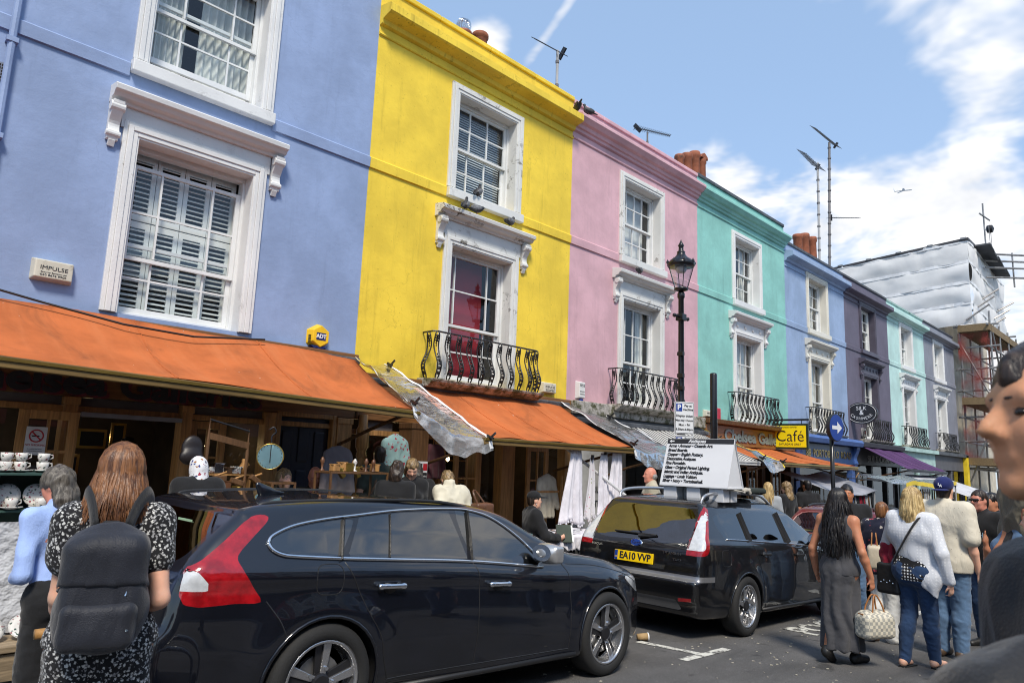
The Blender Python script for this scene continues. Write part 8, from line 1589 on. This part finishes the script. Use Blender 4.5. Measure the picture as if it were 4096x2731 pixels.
# clothes hanging on the front
def garment(label, x, y, z, w, h, mat, cat='garment', yaw=0, sl=True, name='hanging_coat'):
    T = thing(name, label, cat, (x, y, z-h), (0, 0, yaw), local=True); z = h
    P = [cap((-w*.22, 0, h-.08), (w*.22, 0, h-.08), .05, None, .04, ((0, 1, 0), .7)), cap((0, 0, h-.12), (0, 0, .06), w*.36, w*.40, .05, ((0, 1, 0), .28))]
    if sl: P += [cap((s*w*.32, 0, h-.08), (s*w*.50, -.03, h*.28), .05, .04, .03, ((0, 1, 0), .8)) for s in (-1, 1)]
    V, Q = sdf(P, .014, cut=[((0, 0, 1), .02)], disp=lambda V: .010*np.sin(V[:, 0]*60+fbm(V*4)*2)*np.clip(1-V[:, 2]/h, .2, 1)+.006*fbm(V*12)); link('cloth', npmesh('cloth', V, Q), mat, T); MB().tube([(-w*.25, 0, h-.06), (0, 0, h), (w*.25, 0, h-.06)], .008, 6).build('hanger', M_clamp, T); MB().tube([(0, 0, h), (0, 0, h+.04), (.02, 0, h+.06)], .004, 5).build('hanger_hook', M_clamp, T); return T
garment('grey coat hanging above the wide glass case', 4.55, 7.2, 1.78, .42, .75, clothm('dusty_grey_coat', (.16, .14, .15)))
garment('pale turquoise blouse with red roses hanging at the back', 5.75, 7.75, 1.95, .5, .62, spotm('rose_print', (.34, .52, .50), [(.45, .02, .06), (.34, .52, .50), (.4, .1, .12)], 20, .30, .38)); garment('salmon pink cardigan hanging behind the green shirt', 6.05, 7.85, 1.92, .4, .6, clothm('salmon_knit', (.55, .20, .20)))
garment('fine cream cardigan on a hanger at the lace stall', 8.13, 7.15, 1.50, .46, .62, clothm('cream_knit', (.50, .47, .38)), name='cardigan')
garment('deep pink jumper hanging in the doorway shade', 6.55, 7.9, 1.9, .35, .5, clothm('dark_plum', (.09, .03, .04)))
# ------------------------------------------------------------------ lace stall
M_lace = clothm('white_lace', (.72, .70, .75), wr=.8); gz3 = zg(8)+.12
T = thing('lace_table', 'table under a dark cloth with white lace, between the two estates', 'table', (7.9, 6.5, gz3)); MB().box(7.15, 9.15, 6.2, 6.95, gz3+.70, gz3+.73).build('table_top', M_wood, T)
b = MB(); b.grid(lambda u, v: (7.12+2.06*u, 6.18+.02*math.sin(u*40)*(1-v), gz3+.02+.71*v), 60, 6); b.build('skirt_cloth', clothm('charcoal_cloth', (.016, .017, .018)), T, smooth=True, solid=.004)
for x in (7.2, 9.1):
    for y in (6.25, 6.9): MB().box(x-.02, x+.02, y-.02, y+.02, gz3, gz3+.70).build('leg', M_darkwood, T)
for i, (x0, x1, dz, lb) in enumerate(((7.12, 7.85, .16, 'fringed white lace cloth over the left half of the stall table'), (7.8, 9.16, .10, 'white lace cloth over the right half of the stall table'))):
    T = thing('lace_cloth', lb, 'cloth', ((x0+x1)/2, 6.3, gz3+.73)); b = MB()
    def P(u, v):
        x = x0+(x1-x0)*u; sw_ = .012*math.sin(u*55+i)+.02*fbm(np.array([[u*7., v*3., i*4.]]))[0]
        if v < .6: return (x, 6.85-.69*v/.6, gz3+.738+i*.004+.012*fbm(np.array([[u*9., v*9., i+2.]]))[0]+.01)
        t = (v-.6)/.4; return (x, 6.16-.012*t+sw_*t, gz3+.74-t*(dz+.03*abs(math.sin(u*30+i))))
    b.grid(P, 70, 20); b.build('cloth', M_lace, T, smooth=True, solid=.004)
def hung(label, x, y, zt, zb, w0, w1, seed, mat=M_lace):
    T = thing('hanging_lace', label, 'cloth', (x, y, zb)); b = MB(); rnd = random.Random(seed); ph = [rnd.uniform(0, 6) for _ in range(4)]
    def P(u, v):
        t = 1-v; ww = w0+(w1-w0)*t**.8; fold = .06*ww*(math.sin(u*14+ph[0])+.6*math.sin(u*27+ph[1]+t*2))*(.35+t); hemz = .05*math.sin(u*9+ph[2])+.10*abs(u-.5)*rnd.choice((1, 1)); return (x+(u-.5)*ww+.02*math.sin(t*4+ph[3]), y+fold, zb+(zt-zb)*v+hemz*t)
    b.grid(P, 46, 22); b.build('cloth', mat, T, smooth=True, solid=.004); MB().obox((x, y-.02, zt+.01), (.02, .015, .035)).build('clip', M_clamp, T)
    # scalloped edging
    b = MB()
    for i in range(14):
        p = Vector(P(i/13, 0)); b.lathe([(.018, -.003), (.018, .003), (0, .003)], p+Vector((0, -.006, -.008)), 8, Matrix.Rotation(R(90), 3, 'X'))
    o = b.build('lace_edging', mat, T); o['kind'] = 'stuff'
hung('widest white lace cloth hanging from the orange awning', 8.15, 6.62, 1.93, .86, .20, .56, 1); hung('narrow white cloth with embroidered flowers hanging second', 8.52, 6.62, 1.80, .88, .09, .26, 2, spotm('embroidered_white', (.60, .58, .60), [(.45, .12, .18), (.60, .58, .60), (.25, .3, .15)], 24, .18, .26)); hung('slim white lace cloth hanging third from the left', 8.84, 6.62, 1.88, .90, .15, .32, 3); hung('rightmost white lace cloth with beaded edge', 9.15, 6.62, 1.92, 1.02, .22, .36, 4)
T = thing('awning_pole', 'slanting white pole holding up the awning beside the lace', 'pole', (8.4, 6.9, 1.9)); MB().tube([(8.35, 6.95, 1.92), (9.0, 6.5, 1.36), (9.35, 6.25, 1.05)], .022, 8).build('pole', pm('white_pole', (.6, .6, .6), .4), T); MB().tube([(8.35, 6.98, 1.95), (8.35, 7.4, 1.95)], .012, 6).build('bracket', M_clamp, T)
for i, (x, z, lb) in enumerate(((8.45, .80, 'small stack of booklets on the lace table'), (8.75, .79, 'red patterned cloth pile on the lace table'), (7.75, .80, 'pile of folded napkins on the lace table'))):
    T = thing('goods_pile', lb, 'pile', (x, 6.35, gz3+.75))
    for k in range(5): MB().obox((x+random.uniform(-.01, .01), 6.32, gz3+.765+k*.013), (.09, .06, .006), rotz(random.uniform(-.2, .2))).build('sheet', ((M_plate, M_lgrey), (M_redc, M_lace), (M_lace, M_plate))[i][k % 2], T)
T = thing('price_card', 'small white price card standing on the lace table', 'card', (8.46, 6.27, gz3+.85)); MB().box(8.43, 8.49, 6.25, 6.256, gz3+.83, gz3+.92).build('card', M_plate, T); MB().box(8.445, 8.475, 6.2485, 6.25, gz3+.86, gz3+.89).build('print', M_pblue, T)
T = thing('rail_rack', 'wooden clothes rack behind the cream cardigan', 'rack', (8.3, 7.1, gz3)); MB().box(8.36, 8.39, 7.05, 7.08, gz3, gz3+1.5).build('post', M_wood, T); MB().box(7.9, 8.7, 7.1, 7.13, gz3+1.25, gz3+1.28).build('rail', M_wood, T)
# fallen paper cup and litter
T = thing('paper_cup', 'brown paper cup lying on the road between the estates', 'cup', (6.5, 4.35, zg(6.5)+.03)); MB().lathe([(.028, -.055), (.038, .05)], (6.5, 4.35, zg(6.5)+.042), 16, frame3((.8, -.6, 0))).build('cup_body', pm('kraft_paper', (.42, .28, .13), .8), T, smooth=True); MB().lathe([(.039, .05), (.041, .054), (.041, .062), (.036, .064), (0, .058)], (6.5, 4.35, zg(6.5)+.042), 16, frame3((.8, -.6, 0))).build('lid_rim', M_plate, T, smooth=True)
lit = MB(); rnd = random.Random(4)
for i in range(240):
    x, y = rnd.uniform(4.5, 12), rnd.uniform(1.2, 4.2); s_ = rnd.uniform(.004, .014); a = rnd.uniform(0, 3); lit.obox((x, y, zg(x)+.004), (s_, s_*rnd.uniform(.3, .8), .002), rotz(a))
o = lit.build('road_litter', pm('litter_pale', (.4, .37, .30), .9)); tagp(o, 'tiny pale scraps and gravel scattered on the asphalt', 'litter', kind='stuff')
# ------------------------------------------------------------------ stalls further down
M_tarp = clothm('white_tarpaulin', (.55, .55, .57), .6, .5); gz4 = zg(18)+.12
T = thing('market_stall', 'grey canopied market stall with dark wares below the cafe sign', 'stall', (17.5, 6.6, gz4)); b = MB(); b.grid(lambda u, v: (16.3+2.9*u, 7.3-1.3*v, 1.72-.42*v+.03*math.sin(u*8)-.05*math.sin(math.pi*u)), 16, 8); b.build('canopy', clothm('grey_tarpaulin', (.30, .31, .35), .6), T, smooth=True, solid=.005)
for x in (16.4, 19.1): MB().tube([(x, 6.05, gz4), (x, 6.05, 1.32)], .02, 8).build('post', M_mast, T)
MB().box(16.4, 19.1, 6.1, 6.9, gz4+.7, gz4+.75).build('counter', M_darkwood, T); MB().tube([(16.4, 6.1, 1.2), (19.1, 6.1, 1.2)], .012, 6).build('hanging_rail', M_clamp, T)
rnd = random.Random(8)
for i in range(26):
    x = 16.5+i*.1; h_ = rnd.uniform(.2, .5); G_ = thing('hanging_ware', 'dark necklace or scarf hanging on the grey canopied stall', 'trinket', (x, 6.1, 1.2-h_), group='wares hung on the grey stall'); MB().tube([(x-.02, 6.1, 1.2), (x-.015, 6.08, 1.2-h_*.6), (x, 6.08, 1.2-h_), (x+.015, 6.08, 1.2-h_*.6), (x+.02, 6.1, 1.2)], .012, 5).build('strand', (M_dark, M_redc, M_darkwood, M_lgrey)[rnd.randrange(4)], G_)
for k, (x0, x1, lb, m, zt, zf) in enumerate(((19.6, 23.4, 'market stall of hanging beads beyond the red car', M_dark, 1.60, 1.5), (24.6, 28.5, 'white canopied market stall behind the tall man in the cap', M_tarp, 1.75, 1.18))):
    g_ = zg(x0)+.12; T = thing('market_stall', lb, 'stall', ((x0+x1)/2, 5.9, g_)); b = MB(); b.grid(lambda u, v: (x0+(x1-x0)*u, 6.9-1.7*v, zt-(zt-zf)*v-.06*math.sin(math.pi*u)*v), 20, 8); b.build('canopy', m, T, smooth=True, solid=.006)
    for x in (x0+.05, x1-.05):
        for y in (5.25, 6.85): MB().tube([(x, y, g_-.1), (x, y, zf if y < 6 else zt)], .02, 8).build('post', M_mast, T)
    MB().box(x0, x1, 5.4, 6.5, g_+.75, g_+.79).build('counter', M_darkwood, T); MB().box(x0, x1, 5.38, 5.4, g_+.05, g_+.78).build('skirt_cloth', (M_dark, M_tarp)[k], T)
    if k: MB().box(x0, x1+.1, 5.16, 5.22, zf-.16, zf+.02).build('front_beam', pm('stall_beam', (.42, .43, .42), .5), T)
    for i in range(18):
        x = x0+.15+(x1-x0-.3)*i/17; h_ = rnd.uniform(.25, .5); G_ = thing('bead_string', 'string of coloured beads hanging on a far market stall', 'trinket', (x, 5.3, zf-h_), group='bead strings on the far stalls'); MB().tube([(x, 5.3, zf-.1), (x+.01, 5.3, zf-.1-h_)], .016, 5).build('beads', (M_redc, M_navyf, M_gold, M_dark, M_china)[rnd.randrange(5)], G_)
T = thing('coat_hanger', 'bare wooden coat hanger under the far orange awning', 'hanger', (19.4, 6.5, 1.6)); MB().tube([(19.2, 6.5, 1.62), (19.4, 6.5, 1.74), (19.6, 6.5, 1.62)], .012, 6).build('arms', M_hw, T); MB().tube([(19.4, 6.5, 1.74), (19.4, 6.5, 1.80), (19.43, 6.5, 1.83)], .005, 5).build('hook', M_clamp, T)
# ------------------------------------------------------------------ more stock under the awnings
rnd = random.Random(21)
T = thing('shelf_unit', 'dark open shelf of brass and boxes behind the flowered headscarf', 'shelf', (3.0, 6.95, gz2+.75)); b = MB()
for z in (.0, .18, .36, .54): b.box(2.85, 3.36, 6.86, 7.04, gz2+.755+z, gz2+.77+z)
for x in (2.85, 3.345): b.box(x, x+.015, 6.86, 7.04, gz2+.755, gz2+1.31)
b.build('shelves', M_wood, T)
def curio(x, y, z, k, where):
    h_ = rnd.uniform(.05, .15); m = (M_gold, M_darkwood, M_chrome, M_wood, M_leath, M_china)[rnd.randrange(6)]; T = thing('curio', 'small antique standing %s' % where, 'ornament', (x, y, z), group='small antiques '+where)
    if k == 0: MB().lathe([(.028, 0), (.03, .008), (.010, .02), (.014, h_*.5), (.026, h_*.7), (.012, h_*.95), (0, h_)], (x, y, z), 10).build('turned_body', m, T, smooth=True)
    elif k == 1:
        B_ = MB().obox((x, y, z+h_*.35), (.045, .035, h_*.35), rotz(rnd.uniform(-.5, .5))).build('casket', m, T, bevel=.006); MB().obox((x, y, z+h_*.72), (.048, .038, .006), rotz(0)).build('lid', m, T)
    else: MB().lathe([(.02, 0), (.035, .01), (.04, h_*.5), (.02, h_*.75), (.022, h_*.9), (.016, h_)], (x, y, z), 12).build('vase_body', m, T, smooth=True); MB().tube([(x+.035, y, z+h_*.5), (x+.06, y, z+h_*.6), (x+.02, y, z+h_*.85)], .005, 5).build('vase_handle', m, T)
for z in (.018, .198, .378, .558):
    for i in range(6): curio(2.90+.08*i+rnd.uniform(-.015, .015), 6.92, gz2+.755+z, rnd.randrange(3), 'on the dark open shelf')
for i in range(11): curio(4.08+.065*i, 6.68+rnd.uniform(-.08, .08), gz2+1.362, rnd.randrange(3), 'on top of the wide glass case')
for i in range(14): curio(7.66+(i % 7)*.055, 8.72, .37+.33*(i//7)+.66, rnd.randrange(3), 'inside the yellow house shop window')
for i in range(10): curio(3.68+.04*i, 8.35, .75+.35*(i % 3), rnd.randrange(3), 'inside the blue house shop window')
M_strp = spotm('cream_shade', (.45, .40, .30), [(.45, .40, .30)], 5, .1, .2)
T = thing('standard_lamp', 'tall unlit lamp with cream shade in the yellow house shop window', 'lamp', (6.55, 8.6, .0)); MB().lathe([(.12, 0), (.12, .03), (.015, .06), (.015, 1.4)], (6.55, 8.6, .05), 14).build('stand', M_darkwood, T, smooth=True); MB().lathe([(.20, 1.32), (.11, 1.62)], (6.55, 8.6, .05), 18).build('lamp_shade', M_strp, T, smooth=True)
# ------------------------------------------------------------------ lit lamps inside the shops
def emit(name, col, st):
    m, t, o = newmat(name); e = t.nodes.new('ShaderNodeEmission'); e.inputs[0].default_value = (*col, 1); e.inputs[1].default_value = st; lk(t, e.outputs[0], o.inputs[0]); return m
M_tubeE = emit('lit_tube', (1, .95, .85), 7); M_bulbE = emit('lit_bulb', (1, .72, .35), 30)
for i, (x, y) in enumerate(((1.0, 9.0), (1.15, 9.9), (1.3, 10.8))):
    T = thing('ceiling_light', 'lit strip light inside the blue house shop, %s of three' % ('nearest', 'middle', 'farthest')[i], 'ceiling light', (x, y, 2.5)); MB().box(x-.55, x+.35, y-.05, y+.05, 2.50, 2.56).build('fitting', M_plate, T); MB().box(x-.53, x+.33, y-.035, y+.035, 2.478, 2.498).build('tube', M_tubeE, T)
for i, (x, y, z) in enumerate(((3.75, 8.9, 1.75), (6.6, 9.0, 1.75), (7.85, 9.1, 1.7), (8.9, 9.0, 1.75), (5.7, 8.8, 1.7), (2.6, 9.9, 1.8))):
    T = thing('pendant_bulb', 'small glowing bulb hanging inside a shop, number %d from the left by position' % (i+1) if False else 'small glowing bulb hanging in the %s' % ('blue shop window', 'yellow shop by the pillar', 'yellow shop middle window', 'yellow shop right door', 'yellow shop left window', 'dark doorway of the blue shop')[i], 'lamp', (x, y, z)); MB().lathe([(0, -.035), (.022, -.025), (.03, 0), (.018, .03), (.012, .05), (0, .05)], (x, y, z), 12).build('bulb', M_bulbE, T, smooth=True); MB().tube([(x, y, z+.05), (x, y, 2.7)], .005, 5).build('flex', M_clamp, T)
